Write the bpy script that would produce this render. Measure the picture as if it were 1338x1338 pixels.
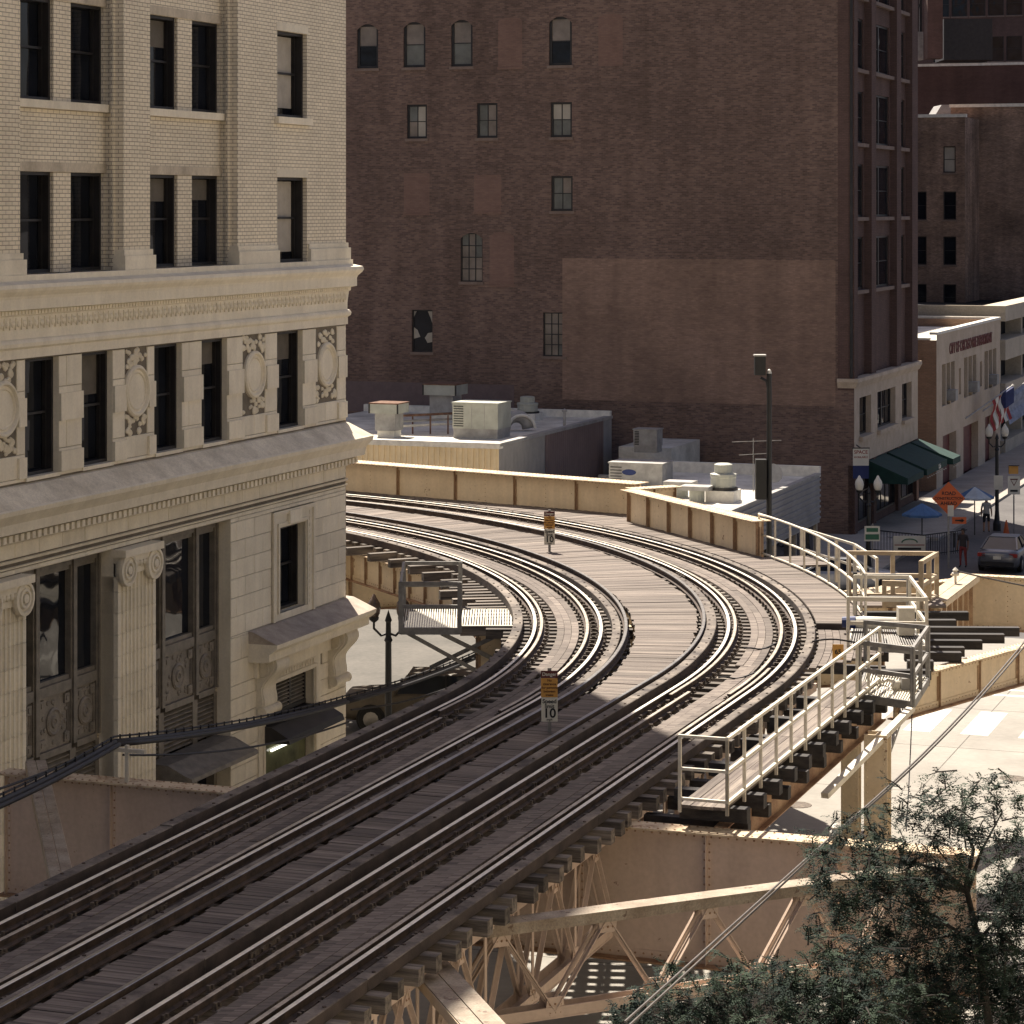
import bpy, bmesh, math, random
from mathutils import Vector, Matrix
random.seed(7)
R = math.radians
scene = bpy.context.scene
C = scene.collection
for o in list(bpy.data.objects):
    bpy.data.objects.remove(o)

# ------------------------------------------------------------------ camera
cam_d = bpy.data.cameras.new('camera')
cam = bpy.data.objects.new('camera', cam_d); C.objects.link(cam)
cam.location = (0, 0, 16.0)
cam.rotation_euler = (R(90), 0, 0)
cam_d.sensor_width = 36.0
cam_d.lens = 36.0 * 3400 / 1338
cam_d.shift_y = -399 / 1338
cam_d.clip_start = 0.5
cam_d.clip_end = 3000
scene.camera = cam

# ------------------------------------------------------------------ sky, sun, exposure
SUN_EL = R(57)
SUN_H = Vector((0.33, -0.945))          # horizontal heading of the sunlight
world = bpy.data.worlds.new('World'); scene.world = world
world.use_nodes = True
wn = world.node_tree
bg = wn.nodes['Background']
sky = wn.nodes.new('ShaderNodeTexSky')
sky.sky_type = 'NISHITA'; sky.sun_disc = False
sky.sun_elevation = SUN_EL
sky.sun_rotation = math.atan2(-SUN_H.x, -SUN_H.y)
sky.air_density = 0.8; sky.dust_density = 2.5; sky.ozone_density = 1.0
wm = wn.nodes.new('ShaderNodeMix'); wm.data_type = 'RGBA'; wm.blend_type = 'MULTIPLY'
wm.inputs['Factor'].default_value = 1.0; wm.inputs['B'].default_value = (1.0, 0.90, 0.895, 1)     # warm summer haze, the same all over the sky
wn.links.new(sky.outputs[0], wm.inputs['A']); wn.links.new(wm.outputs['Result'], bg.inputs[0])
bg.inputs[1].default_value = 0.052
sun_d = bpy.data.lights.new('sun', 'SUN'); sun_d.energy = 5.0; sun_d.angle = R(0.5)
sun_d.color = (1.0, 0.905, 0.775)
sun = bpy.data.objects.new('sun', sun_d); C.objects.link(sun)
L = Vector((SUN_H.x * math.cos(SUN_EL), SUN_H.y * math.cos(SUN_EL), -math.sin(SUN_EL)))
sun.rotation_euler = L.to_track_quat('-Z', 'Y').to_euler()
sun.location = (-20, 60, 60)
vs = scene.view_settings
vs.view_transform = 'Standard'; vs.look = 'None'; vs.exposure = 1.22; vs.gamma = 1.0
vs.use_curve_mapping = False
scene.cycles.max_bounces = 6
scene.cycles.diffuse_bounces = 3

# ------------------------------------------------------------------ street axes
D1 = Vector((0.3405, 0.9402, 0)).normalized()     # along the street, away from the camera
NN = Vector((D1.y, -D1.x, 0))                     # across the street, to the right
UP = Vector((0, 0, 1))
def NV(n, v, z=0.0):                              # street coordinates -> world
    return NN * n + D1 * v + UP * z

# ------------------------------------------------------------------ materials
def mat(name, c, rough=0.8, metal=0.0, var=0.15, scale=3.0, c2=None, bump=0.0, bscale=40.0,
        stretch=(1, 1, 1), orand=0.0, spec=0.4, fine=0.0, ramp=(0.35, 0.65), uv=False, streak=0.0, chips=None):
    m = bpy.data.materials.new(name); m.use_nodes = True
    nt = m.node_tree; P = nt.nodes['Principled BSDF']
    P.inputs['Roughness'].default_value = rough
    P.inputs['Metallic'].default_value = metal
    P.inputs['Specular IOR Level'].default_value = spec
    tc = nt.nodes.new('ShaderNodeTexCoord'); mp = nt.nodes.new('ShaderNodeMapping')
    mp.inputs['Scale'].default_value = stretch
    nt.links.new(tc.outputs['UV' if uv else 'Object'], mp.inputs['Vector'])
    oi = nt.nodes.new('ShaderNodeObjectInfo')
    if orand:
        vm = nt.nodes.new('ShaderNodeVectorMath'); vm.operation = 'ADD'
        sc = nt.nodes.new('ShaderNodeMath'); sc.operation = 'MULTIPLY'; sc.inputs[1].default_value = 37.0
        nt.links.new(oi.outputs['Random'], sc.inputs[0])
        nt.links.new(mp.outputs[0], vm.inputs[0]); nt.links.new(sc.outputs[0], vm.inputs[1])
        vec = vm.outputs[0]
    else:
        vec = mp.outputs[0]
    nz = nt.nodes.new('ShaderNodeTexNoise'); nz.inputs['Scale'].default_value = scale
    nz.inputs['Detail'].default_value = 7; nz.inputs['Roughness'].default_value = 0.62
    nt.links.new(vec, nz.inputs['Vector'])
    rp = nt.nodes.new('ShaderNodeValToRGB')
    a = c if c2 is not None else tuple(x * (1 - var) for x in c)
    b = c2 if c2 is not None else tuple(min(1, x * (1 + var)) for x in c)
    rp.color_ramp.elements[0].position = ramp[0]; rp.color_ramp.elements[1].position = ramp[1]
    rp.color_ramp.elements[0].color = (*a, 1); rp.color_ramp.elements[1].color = (*b, 1)
    nt.links.new(nz.outputs['Fac'], rp.inputs[0])
    col = rp.outputs[0]
    if fine:
        n3 = nt.nodes.new('ShaderNodeTexNoise'); n3.inputs['Scale'].default_value = scale * 14
        n3.inputs['Detail'].default_value = 3
        nt.links.new(vec, n3.inputs['Vector'])
        mr = nt.nodes.new('ShaderNodeMapRange')
        mr.inputs[1].default_value = 0.3; mr.inputs[2].default_value = 0.7
        mr.inputs[3].default_value = 1 - fine; mr.inputs[4].default_value = 1 + fine
        nt.links.new(n3.outputs['Fac'], mr.inputs[0])
        mx = nt.nodes.new('ShaderNodeMix'); mx.data_type = 'RGBA'; mx.blend_type = 'MULTIPLY'
        mx.inputs['Factor'].default_value = 1
        nt.links.new(col, mx.inputs['A']); nt.links.new(mr.outputs[0], mx.inputs['B'])
        col = mx.outputs['Result']
    if orand:
        mr2 = nt.nodes.new('ShaderNodeMapRange')
        mr2.inputs[3].default_value = 1 - orand; mr2.inputs[4].default_value = 1 + orand
        nt.links.new(oi.outputs['Random'], mr2.inputs[0])
        mx = nt.nodes.new('ShaderNodeMix'); mx.data_type = 'RGBA'; mx.blend_type = 'MULTIPLY'
        mx.inputs['Factor'].default_value = 1
        nt.links.new(col, mx.inputs['A']); nt.links.new(mr2.outputs[0], mx.inputs['B'])
        col = mx.outputs['Result']
    if chips:                       # paint flaked to rust in small spots
        n5 = nt.nodes.new('ShaderNodeTexNoise'); n5.inputs['Scale'].default_value = 4.5; n5.inputs['Detail'].default_value = 8; n5.inputs['Roughness'].default_value = 0.7
        nt.links.new(vec, n5.inputs['Vector'])
        mr4 = nt.nodes.new('ShaderNodeMapRange'); mr4.inputs[1].default_value = chips[1]; mr4.inputs[2].default_value = chips[1] + 0.03
        nt.links.new(n5.outputs['Fac'], mr4.inputs[0])
        mx = nt.nodes.new('ShaderNodeMix'); mx.data_type = 'RGBA'; mx.inputs['B'].default_value = (*chips[0], 1)
        nt.links.new(mr4.outputs[0], mx.inputs['Factor']); nt.links.new(col, mx.inputs['A'])
        col = mx.outputs['Result']
    if streak:                      # grime washed down the face
        mp2 = nt.nodes.new('ShaderNodeMapping'); mp2.inputs['Scale'].default_value = (2.6, 2.6, 0.22)
        nt.links.new(tc.outputs['Object'], mp2.inputs['Vector'])
        n4 = nt.nodes.new('ShaderNodeTexNoise'); n4.inputs['Scale'].default_value = 1.6; n4.inputs['Detail'].default_value = 6
        nt.links.new(mp2.outputs[0], n4.inputs['Vector'])
        mr3 = nt.nodes.new('ShaderNodeMapRange'); mr3.inputs[1].default_value = 0.38; mr3.inputs[2].default_value = 0.62
        mr3.inputs[3].default_value = 1 - 2 * streak; mr3.inputs[4].default_value = 1 + 0.4 * streak
        nt.links.new(n4.outputs['Fac'], mr3.inputs[0])
        mx = nt.nodes.new('ShaderNodeMix'); mx.data_type = 'RGBA'; mx.blend_type = 'MULTIPLY'; mx.inputs['Factor'].default_value = 1
        nt.links.new(col, mx.inputs['A']); nt.links.new(mr3.outputs[0], mx.inputs['B'])
        col = mx.outputs['Result']
    nt.links.new(col, P.inputs['Base Color'])
    if bump:
        n2 = nt.nodes.new('ShaderNodeTexNoise'); n2.inputs['Scale'].default_value = bscale
        n2.inputs['Detail'].default_value = 5
        nt.links.new(vec, n2.inputs['Vector'])
        bp = nt.nodes.new('ShaderNodeBump'); bp.inputs['Strength'].default_value = bump
        bp.inputs['Distance'].default_value = 0.02
        nt.links.new(n2.outputs['Fac'], bp.inputs['Height']); nt.links.new(bp.outputs[0], P.inputs['Normal'])
    return m

def brick_mat(name, c1, c2, mortar, bw=0.22, bh=0.085, ms=0.012, blotch=0.25, bl_scale=0.35, bump=0.5, rough=0.9, tint=None):
    m = bpy.data.materials.new(name); m.use_nodes = True
    nt = m.node_tree; P = nt.nodes['Principled BSDF']; P.inputs['Roughness'].default_value = rough
    P.inputs['Specular IOR Level'].default_value = 0.2
    tc = nt.nodes.new('ShaderNodeTexCoord')
    bt = nt.nodes.new('ShaderNodeTexBrick')
    bt.inputs['Scale'].default_value = 1.0; bt.inputs['Brick Width'].default_value = bw
    bt.inputs['Row Height'].default_value = bh; bt.inputs['Mortar Size'].default_value = ms
    bt.inputs['Mortar Smooth'].default_value = 0.2; bt.inputs['Bias'].default_value = 0.0
    bt.inputs['Color1'].default_value = (*c1, 1); bt.inputs['Color2'].default_value = (*c2, 1)
    bt.inputs['Mortar'].default_value = (*mortar, 1)
    nt.links.new(tc.outputs['UV'], bt.inputs['Vector'])
    col = bt.outputs['Color']
    for sc, amt, st in ((bl_scale, blotch, (1, 1, 1)), (2.5, blotch * 0.55, (0.45, 1.4, 1)), (9.0, blotch * 0.6, (0.5, 2.2, 1)), (1.1, blotch * 0.7, (1.0, 0.10, 1))):
        mp = nt.nodes.new('ShaderNodeMapping'); mp.inputs['Scale'].default_value = st
        nt.links.new(tc.outputs['UV'], mp.inputs['Vector'])
        nz = nt.nodes.new('ShaderNodeTexNoise'); nz.inputs['Scale'].default_value = sc; nz.inputs['Detail'].default_value = 6
        nt.links.new(mp.outputs[0], nz.inputs['Vector'])
        mr = nt.nodes.new('ShaderNodeMapRange'); mr.inputs[1].default_value = 0.3; mr.inputs[2].default_value = 0.7
        mr.inputs[3].default_value = 1 - amt; mr.inputs[4].default_value = 1 + amt
        nt.links.new(nz.outputs['Fac'], mr.inputs[0])
        mx = nt.nodes.new('ShaderNodeMix'); mx.data_type = 'RGBA'; mx.blend_type = 'MULTIPLY'; mx.inputs['Factor'].default_value = 1
        nt.links.new(col, mx.inputs['A']); nt.links.new(mr.outputs[0], mx.inputs['B'])
        col = mx.outputs['Result']
    nt.links.new(col, P.inputs['Base Color'])
    bp = nt.nodes.new('ShaderNodeBump'); bp.inputs['Strength'].default_value = bump; bp.inputs['Distance'].default_value = 0.012
    iv = nt.nodes.new('ShaderNodeMath'); iv.operation = 'SUBTRACT'; iv.inputs[0].default_value = 1.0
    nt.links.new(bt.outputs['Fac'], iv.inputs[1]); nt.links.new(iv.outputs[0], bp.inputs['Height'])
    nt.links.new(bp.outputs[0], P.inputs['Normal'])
    return m

def glass_mat(name, c, rough=0.04, spec=0.5, wave=0.12, wscale=1.2, var=0.4, coat=0.0):
    m = mat(name, c, rough=rough, var=var, scale=0.8, spec=spec)
    nt = m.node_tree; P = nt.nodes['Principled BSDF']
    tc = nt.nodes.new('ShaderNodeTexCoord')
    nz = nt.nodes.new('ShaderNodeTexNoise'); nz.inputs['Scale'].default_value = wscale; nz.inputs['Detail'].default_value = 1
    nt.links.new(tc.outputs['Object'], nz.inputs['Vector'])
    bp = nt.nodes.new('ShaderNodeBump'); bp.inputs['Strength'].default_value = wave; bp.inputs['Distance'].default_value = 0.1
    nt.links.new(nz.outputs['Fac'], bp.inputs['Height']); nt.links.new(bp.outputs[0], P.inputs['Normal'])
    return m

M = {}
M['terracotta'] = mat('terracotta', (0.72, 0.645, 0.50), 0.62, var=0.0, c2=(0.82, 0.745, 0.59), scale=1.3, bump=0.12, bscale=30, orand=0.06, fine=0.05, streak=0.035)
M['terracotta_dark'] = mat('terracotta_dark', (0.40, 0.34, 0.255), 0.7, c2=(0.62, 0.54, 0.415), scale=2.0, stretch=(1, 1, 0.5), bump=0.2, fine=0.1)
M['hood_roof'] = mat('hood_roof', (0.30, 0.25, 0.205), 0.8, c2=(0.44, 0.375, 0.305), scale=2.5, bump=0.15, fine=0.12)
M['stone_roof'] = mat('stone_roof', (0.56, 0.49, 0.375), 0.8, c2=(0.80, 0.72, 0.57), scale=1.5, bump=0.15, fine=0.12)
M['joint'] = mat('joint', (0.17, 0.145, 0.11), 0.9, var=0.2)
M['cream_brick'] = brick_mat('cream_brick', (0.72, 0.64, 0.495), (0.80, 0.715, 0.56), (0.33, 0.28, 0.215), bw=0.24, bh=0.088, ms=0.009, blotch=0.07, bl_scale=0.3, bump=0.5)
M['brown_brick'] = brick_mat('brown_brick', (0.208, 0.136, 0.106), (0.118, 0.079, 0.066), (0.168, 0.125, 0.104), bw=0.24, bh=0.085, ms=0.010, blotch=0.20, bl_scale=0.16, bump=0.7)
M['patch_brick'] = brick_mat('patch_brick', (0.275, 0.18, 0.135), (0.21, 0.136, 0.105), (0.22, 0.155, 0.12), bw=0.24, bh=0.085, ms=0.010, blotch=0.18, bl_scale=0.25, bump=0.5)
M['infill_brick'] = brick_mat('infill_brick', (0.225, 0.138, 0.108), (0.19, 0.118, 0.094), (0.18, 0.122, 0.10), bw=0.24, bh=0.085, ms=0.010, blotch=0.10, bump=0.4)
M['street_brick'] = brick_mat('street_brick', (0.128, 0.08, 0.068), (0.108, 0.068, 0.058), (0.09, 0.062, 0.054), blotch=0.15, bump=0.3)
M['red_brick'] = brick_mat('red_brick', (0.105, 0.06, 0.053), (0.09, 0.052, 0.046), (0.08, 0.052, 0.046), blotch=0.15, bump=0.3)
M['old_brick'] = brick_mat('old_brick', (0.30, 0.20, 0.145), (0.19, 0.13, 0.10), (0.23, 0.17, 0.135), blotch=0.35, bl_scale=0.3, bump=0.5)
M['glass_dark'] = glass_mat('glass_dark', (0.010, 0.012, 0.017), spec=0.32, wave=0.16)
M['glass_far'] = glass_mat('glass_far', (0.012, 0.013, 0.017), spec=0.25, wave=0.2)
M['glass_pale'] = glass_mat('glass_pale', (0.16, 0.145, 0.125), rough=0.15, spec=0.3, wave=0.3, var=0.5)
M['blind'] = mat('blind', (0.42, 0.38, 0.32), 0.9, var=0.1)
M['frame_dark'] = mat('frame_dark', (0.022, 0.02, 0.02), 0.5, var=0.3)
M['frame_bronze'] = mat('frame_bronze', (0.17, 0.15, 0.122), 0.5, var=0.25, scale=4, fine=0.15)
M['bronze_panel'] = mat('bronze_panel', (0.15, 0.132, 0.108), 0.55, c2=(0.24, 0.21, 0.17), scale=3, fine=0.2)
M['concrete'] = mat('concrete', (0.225, 0.21, 0.185), 0.9, c2=(0.29, 0.272, 0.24), scale=0.35, bump=0.1, fine=0.06)
M['sidewalk'] = mat('sidewalk', (0.26, 0.235, 0.205), 0.9, c2=(0.35, 0.32, 0.28), scale=0.5, bump=0.1, fine=0.08)
M['asphalt'] = mat('asphalt', (0.075, 0.07, 0.07), 0.9, c2=(0.11, 0.103, 0.10), scale=0.4, bump=0.2, fine=0.15)
M['asphalt_old'] = mat('asphalt_old', (0.085, 0.08, 0.07), 0.9, c2=(0.125, 0.115, 0.10), scale=0.4, bump=0.15, fine=0.12)
M['road_paint'] = mat('road_paint', (0.36, 0.34, 0.295), 0.8, c2=(0.60, 0.575, 0.52), scale=2.5)
M['deck'] = mat('deck', (0.070, 0.054, 0.049), 0.85, c2=(0.205, 0.174, 0.148), scale=2.2, stretch=(0.25, 6, 6), orand=0.26, bump=0.25, bscale=18, fine=0.15)
M['tie'] = mat('tie', (0.035, 0.029, 0.027), 0.85, c2=(0.20, 0.172, 0.144), scale=2.0, stretch=(0.3, 5, 5), orand=0.38, bump=0.3, bscale=15, fine=0.2)
M['tie_dark'] = mat('tie_dark', (0.018, 0.017, 0.018), 0.8, c2=(0.05, 0.045, 0.043), scale=2.0, stretch=(0.3, 5, 5), orand=0.25, bump=0.3, bscale=15)
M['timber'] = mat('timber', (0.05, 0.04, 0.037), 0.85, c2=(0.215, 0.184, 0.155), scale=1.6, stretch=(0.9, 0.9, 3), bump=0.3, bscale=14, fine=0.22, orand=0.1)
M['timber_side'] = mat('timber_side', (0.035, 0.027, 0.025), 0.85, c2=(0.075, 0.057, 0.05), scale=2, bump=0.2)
M['rail_head'] = mat('rail_head', (0.72, 0.68, 0.60), 0.46, metal=0.45, var=0.15, scale=6)
M['rail_rust'] = mat('rail_rust', (0.032, 0.023, 0.020), 0.8, c2=(0.085, 0.058, 0.044), scale=5, fine=0.25)
M['guard_head'] = mat('guard_head', (0.27, 0.23, 0.19), 0.5, metal=0.3, c2=(0.46, 0.41, 0.345), scale=5, fine=0.15)
M['third_head'] = mat('third_head', (0.30, 0.29, 0.28), 0.35, metal=0.8, var=0.2, scale=5)
M['plate_steel'] = mat('plate_steel', (0.06, 0.043, 0.034), 0.75, c2=(0.16, 0.13, 0.10), scale=9)
M['girder'] = mat('girder', (0.62, 0.50, 0.345), 0.62, c2=(0.70, 0.58, 0.415), scale=0.9, streak=0.035, chips=((0.22, 0.12, 0.07), 0.64), bump=0.06, fine=0.05, spec=0.3)
M['girder_brown'] = mat('girder_brown', (0.50, 0.385, 0.305), 0.65, c2=(0.57, 0.445, 0.36), scale=0.9, streak=0.035, chips=((0.16, 0.09, 0.06), 0.66), bump=0.06, fine=0.06, spec=0.3)  # browner version of the girder colour
M['stiffener'] = mat('stiffener', (0.27, 0.17, 0.105), 0.7, c2=(0.40, 0.28, 0.18), scale=2.5, fine=0.15)
M['band_paint'] = mat('band_paint', (0.15, 0.108, 0.104), 0.8, var=0.1)
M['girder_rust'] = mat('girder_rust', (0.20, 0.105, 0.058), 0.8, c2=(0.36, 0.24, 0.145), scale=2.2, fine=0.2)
M['girder_top'] = mat('girder_top', (0.55, 0.44, 0.30), 0.7, c2=(0.25, 0.15, 0.09), scale=5.5, ramp=(0.5, 0.68), bump=0.15, fine=0.1)
M['galv'] = mat('galv', (0.50, 0.46, 0.385), 0.55, metal=0.1, c2=(0.62, 0.58, 0.49), scale=5, fine=0.08)
M['galv_dark'] = mat('galv_dark', (0.17, 0.165, 0.16), 0.6, metal=0.3, c2=(0.27, 0.26, 0.245), scale=5)
M['weathered_tan'] = mat('weathered_tan', (0.34, 0.29, 0.225), 0.7, c2=(0.22, 0.17, 0.125), scale=2.4, fine=0.2, chips=((0.13, 0.085, 0.06), 0.60))
M['tan_rail'] = mat('tan_rail', (0.46, 0.385, 0.275), 0.65, c2=(0.34, 0.265, 0.18), scale=3, fine=0.1)
M['black_metal'] = mat('black_metal', (0.012, 0.013, 0.015), 0.45, var=0.3)
M['roof_white'] = mat('roof_white', (0.42, 0.395, 0.34), 0.85, c2=(0.74, 0.71, 0.63), scale=0.5, fine=0.08)
M['roof_trim'] = mat('roof_trim', (0.66, 0.63, 0.56), 0.7, var=0.15)
M['yellow_clad'] = mat('yellow_clad', (0.74, 0.60, 0.38), 0.6, var=0.10, scale=1.0)
M['grey_clad'] = mat('grey_clad', (0.26, 0.25, 0.245), 0.6, var=0.12, scale=1.0)
M['brown_clad'] = mat('brown_clad', (0.17, 0.12, 0.108), 0.7, var=0.12, scale=1.0)
M['hvac'] = mat('hvac', (0.32, 0.325, 0.28), 0.55, c2=(0.42, 0.425, 0.37), scale=1.5, metal=0.1)
M['hvac_grey'] = mat('hvac_grey', (0.25, 0.24, 0.23), 0.6, c2=(0.38, 0.37, 0.35), scale=2.0, metal=0.2)
M['rust'] = mat('rust', (0.10, 0.045, 0.03), 0.9, c2=(0.2, 0.12, 0.08), scale=4)
M['black'] = mat('black', (0.006, 0.006, 0.007), 0.9, var=0.2)
M['cable'] = mat('cable', (0.016, 0.016, 0.02), 0.6, var=0.3)
M['cable_grey'] = mat('cable_grey', (0.09, 0.08, 0.075), 0.6, var=0.2)
# ------------------------------------------------------------------ mesh helpers
class Frame:
    def __init__(s, o, ex, ey, ez=UP):
        s.o, s.ex, s.ey, s.ez = Vector(o), Vector(ex).normalized(), Vector(ey).normalized(), Vector(ez).normalized()
    def __call__(s, x, y, z):
        return s.o + s.ex * x + s.ey * y + s.ez * z
WORLD = Frame((0, 0, 0), (1, 0, 0), (0, 1, 0))

class MB:
    def __init__(s): s.v, s.f, s.m = [], [], []
    def face(s, pts, m=0):
        i = len(s.v); s.v += [tuple(p) for p in pts]; s.f.append(tuple(range(i, i + len(pts)))); s.m.append(m)
        return s
    def idx(s, verts, faces, m=0):
        i = len(s.v); s.v += [tuple(p) for p in verts]
        for f in faces: s.f.append(tuple(i + k for k in f)); s.m.append(m)
        return s
    def box(s, F, x0, x1, y0, y1, z0, z1, m=0, top=None, skip=''):
        P = [F(x, y, z) for z in (z0, z1) for y in (y0, y1) for x in (x0, x1)]
        faces = {'b': (0, 2, 3, 1), 't': (4, 5, 7, 6), 'f': (0, 1, 5, 4), 'k': (2, 6, 7, 3), 'l': (0, 4, 6, 2), 'r': (1, 3, 7, 5)}
        i = len(s.v); s.v += [tuple(p) for p in P]
        for k, f in faces.items():
            if k in skip: continue
            s.f.append(tuple(i + q for q in f)); s.m.append(top if (k == 't' and top is not None) else m)
        return s
    def bar(s, a, b, w, h, m=0, up=UP):
        a, b = Vector(a), Vector(b); d = (b - a); ln = d.length; d.normalize()
        side = d.cross(up)
        if side.length < 1e-4: side = d.cross(Vector((1, 0, 0)))
        side.normalize(); u2 = side.cross(d)
        return s.box(Frame(a, d, -side, u2), 0, ln, -w / 2, w / 2, -h / 2, h / 2, m)
    def tube(s, pts, r, n=6, m=0, cap=True, closed=False):
        pts = [Vector(p) for p in pts]; i0 = len(s.v); k = len(pts); prev = None
        rr = r if isinstance(r, (list, tuple)) else [r] * k
        for q, p in enumerate(pts):
            a = pts[max(q - 1, 0)]; b = pts[min(q + 1, k - 1)]
            t = (b - a).normalized()
            if prev is None:
                prev = t.cross(UP) if abs(t.z) < 0.9 else t.cross(Vector((1, 0, 0)))
            prev = (prev - t * prev.dot(t)).normalized(); w = t.cross(prev)
            for j in range(n):
                an = 2 * math.pi * j / n
                s.v.append(tuple(p + prev * (rr[q] * math.cos(an)) + w * (rr[q] * math.sin(an))))
        for q in range(k - 1):
            for j in range(n):
                s.f.append((i0 + q * n + j, i0 + q * n + (j + 1) % n, i0 + (q + 1) * n + (j + 1) % n, i0 + (q + 1) * n + j)); s.m.append(m)
        if cap:
            s.f.append(tuple(i0 + j for j in reversed(range(n)))); s.m.append(m)
            s.f.append(tuple(i0 + (k - 1) * n + j for j in range(n))); s.m.append(m)
        return s
    def lathe(s, prof, c=(0, 0, 0), n=16, m=0, axis=UP, sx=1.0):
        c = Vector(c); axis = Vector(axis).normalized()
        e1 = axis.cross(Vector((1, 0, 0)) if abs(axis.x) < 0.9 else Vector((0, 1, 0))).normalized(); e2 = axis.cross(e1)
        i0 = len(s.v)
        for r, h in prof:
            for j in range(n):
                an = 2 * math.pi * j / n
                s.v.append(tuple(c + axis * h + e1 * (r * math.cos(an) * sx) + e2 * (r * math.sin(an))))
        for q in range(len(prof) - 1):
            for j in range(n):
                s.f.append((i0 + q * n + j, i0 + q * n + (j + 1) % n, i0 + (q + 1) * n + (j + 1) % n, i0 + (q + 1) * n + j)); s.m.append(m)
        if prof[0][0] > 1e-4: s.f.append(tuple(i0 + j for j in reversed(range(n)))); s.m.append(m)
        if prof[-1][0] > 1e-4: s.f.append(tuple(i0 + (len(prof) - 1) * n + j for j in range(n))); s.m.append(m)
        return s
    def loft(s, rings, m=0, closed=True, cap=False):
        i0 = len(s.v); n = len(rings[0])
        for r in rings: s.v += [tuple(p) for p in r]
        for q in range(len(rings) - 1):
            for j in range(n if closed else n - 1):
                s.f.append((i0 + q * n + j, i0 + q * n + (j + 1) % n, i0 + (q + 1) * n + (j + 1) % n, i0 + (q + 1) * n + j)); s.m.append(m)
        if cap:
            s.f.append(tuple(i0 + j for j in reversed(range(n)))); s.m.append(m)
            s.f.append(tuple(i0 + (len(rings) - 1) * n + j for j in range(n))); s.m.append(m)
        return s
    def stone(s, F, x0, x1, z0, z1, y0, y1, ch=0.012, g=0.005, m=0):
        # one block with chamfered front edges; F's y points out of the wall
        x0 += g; x1 -= g; z0 += g; z1 -= g
        a = [F(x0, y0, z0), F(x1, y0, z0), F(x1, y0, z1), F(x0, y0, z1)]
        b = [F(x0, y1 - ch, z0), F(x1, y1 - ch, z0), F(x1, y1 - ch, z1), F(x0, y1 - ch, z1)]
        c = [F(x0 + ch, y1, z0 + ch), F(x1 - ch, y1, z0 + ch), F(x1 - ch, y1, z1 - ch), F(x0 + ch, y1, z1 - ch)]
        i = len(s.v); s.v += [tuple(p) for p in a + b + c]
        for k in range(4):
            j = (k + 1) % 4
            s.f.append((i + j, i + k, i + 4 + k, i + 4 + j)); s.m.append(m)
            s.f.append((i + 4 + j, i + 4 + k, i + 8 + k, i + 8 + j)); s.m.append(m)
        s.f.append((i + 11, i + 10, i + 9, i + 8)); s.m.append(m)
        return s
    def mesh(s, name, mats, smooth=False, uv=False):
        me = bpy.data.meshes.new(name)
        me.from_pydata(s.v, [], s.f)
        for mm in mats: me.materials.append(mm)
        if len(mats) > 1: me.polygons.foreach_set('material_index', s.m)
        if smooth: me.polygons.foreach_set('use_smooth', [True] * len(s.f))
        me.validate(clean_customdata=False); me.update()
        if uv:
            lay = me.uv_layers.new(name='UVMap'); dat = lay.data
            for p in me.polygons:
                nr = p.normal
                if abs(nr.z) > 0.8: ax, bx = NN, D1
                else:
                    ax = Vector((-nr.y, nr.x, 0)).normalized(); bx = UP
                for li in p.loop_indices:
                    co = me.vertices[me.loops[li].vertex_index].co
                    dat[li].uv = (co.dot(ax), co.dot(bx))
        return me

def tag(o, label=None, cat=None, group=None, kind=None):
    if label: o['label'] = label
    if cat: o['category'] = cat
    if group: o['group'] = group
    if kind: o['kind'] = kind
    return o

UVM = {'cream_brick', 'brown_brick', 'patch_brick', 'infill_brick', 'street_brick', 'red_brick', 'old_brick'}
def obj(name, mb, m, parent=None, smooth=False, mw=None, kind=None, flip=False):
    ms = m if isinstance(m, (list, tuple)) else [m]
    me = mb if isinstance(mb, bpy.types.Mesh) else mb.mesh(name, [M[k] if isinstance(k, str) else k for k in ms], smooth, any(k in UVM for k in ms if isinstance(k, str)))
    o = bpy.data.objects.new(name, me); C.objects.link(o)
    if mw is not None: o.matrix_basis = mw
    if parent is not None:
        o.parent = parent
        if 'base' in parent: o.matrix_parent_inverse = Matrix.Translation(-Vector(parent['base']))
    if kind: o['kind'] = kind
    return o

def thing(name, loc, label, cat, group=None):
    # an Empty at the thing's base; parts are built in world coordinates
    e = bpy.data.objects.new(name, None); C.objects.link(e)
    e.location = loc; e['base'] = tuple(loc); e.empty_display_size = 0.3
    return tag(e, label, cat, group)

def local_thing(name, label, cat, group=None):
    # an Empty at the origin whose parts are built round it; moved / copied afterwards
    e = bpy.data.objects.new(name, None); C.objects.link(e); e.empty_display_size = 0.3
    return tag(e, label, cat, group)

def copy_tree(o, parent=None):
    c = o.copy(); C.objects.link(c); c.parent = parent
    for ch in list(KIDS.get(o.name, [])) or [x for x in o.children]:
        copy_tree(ch, c)
    return c
KIDS = {}

def struct(name, mb, m, smooth=False):
    o = obj(name, mb, m, smooth=smooth); o['kind'] = 'structure'; return o

def ortho(d):
    d = Vector(d).normalized(); return Vector((d.y, -d.x, 0))

_rivet = None
def rivets(mb, pts, nrm, r=0.018):
    # small flattened domes on a plate
    nrm = Vector(nrm).normalized()
    e1 = nrm.cross(UP) if abs(nrm.z) < 0.9 else Vector((1, 0, 0)); e1.normalize(); e2 = nrm.cross(e1)
    for p in pts:
        p = Vector(p); i = len(mb.v)
        for j in range(6):
            a = j * math.pi / 3
            mb.v.append(tuple(p + e1 * (r * math.cos(a)) + e2 * (r * math.sin(a))))
        mb.v.append(tuple(p + nrm * (r * 0.8)))
        for j in range(6):
            mb.f.append((i + j, i + (j + 1) % 6, i + 6)); mb.m.append(0)

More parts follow.
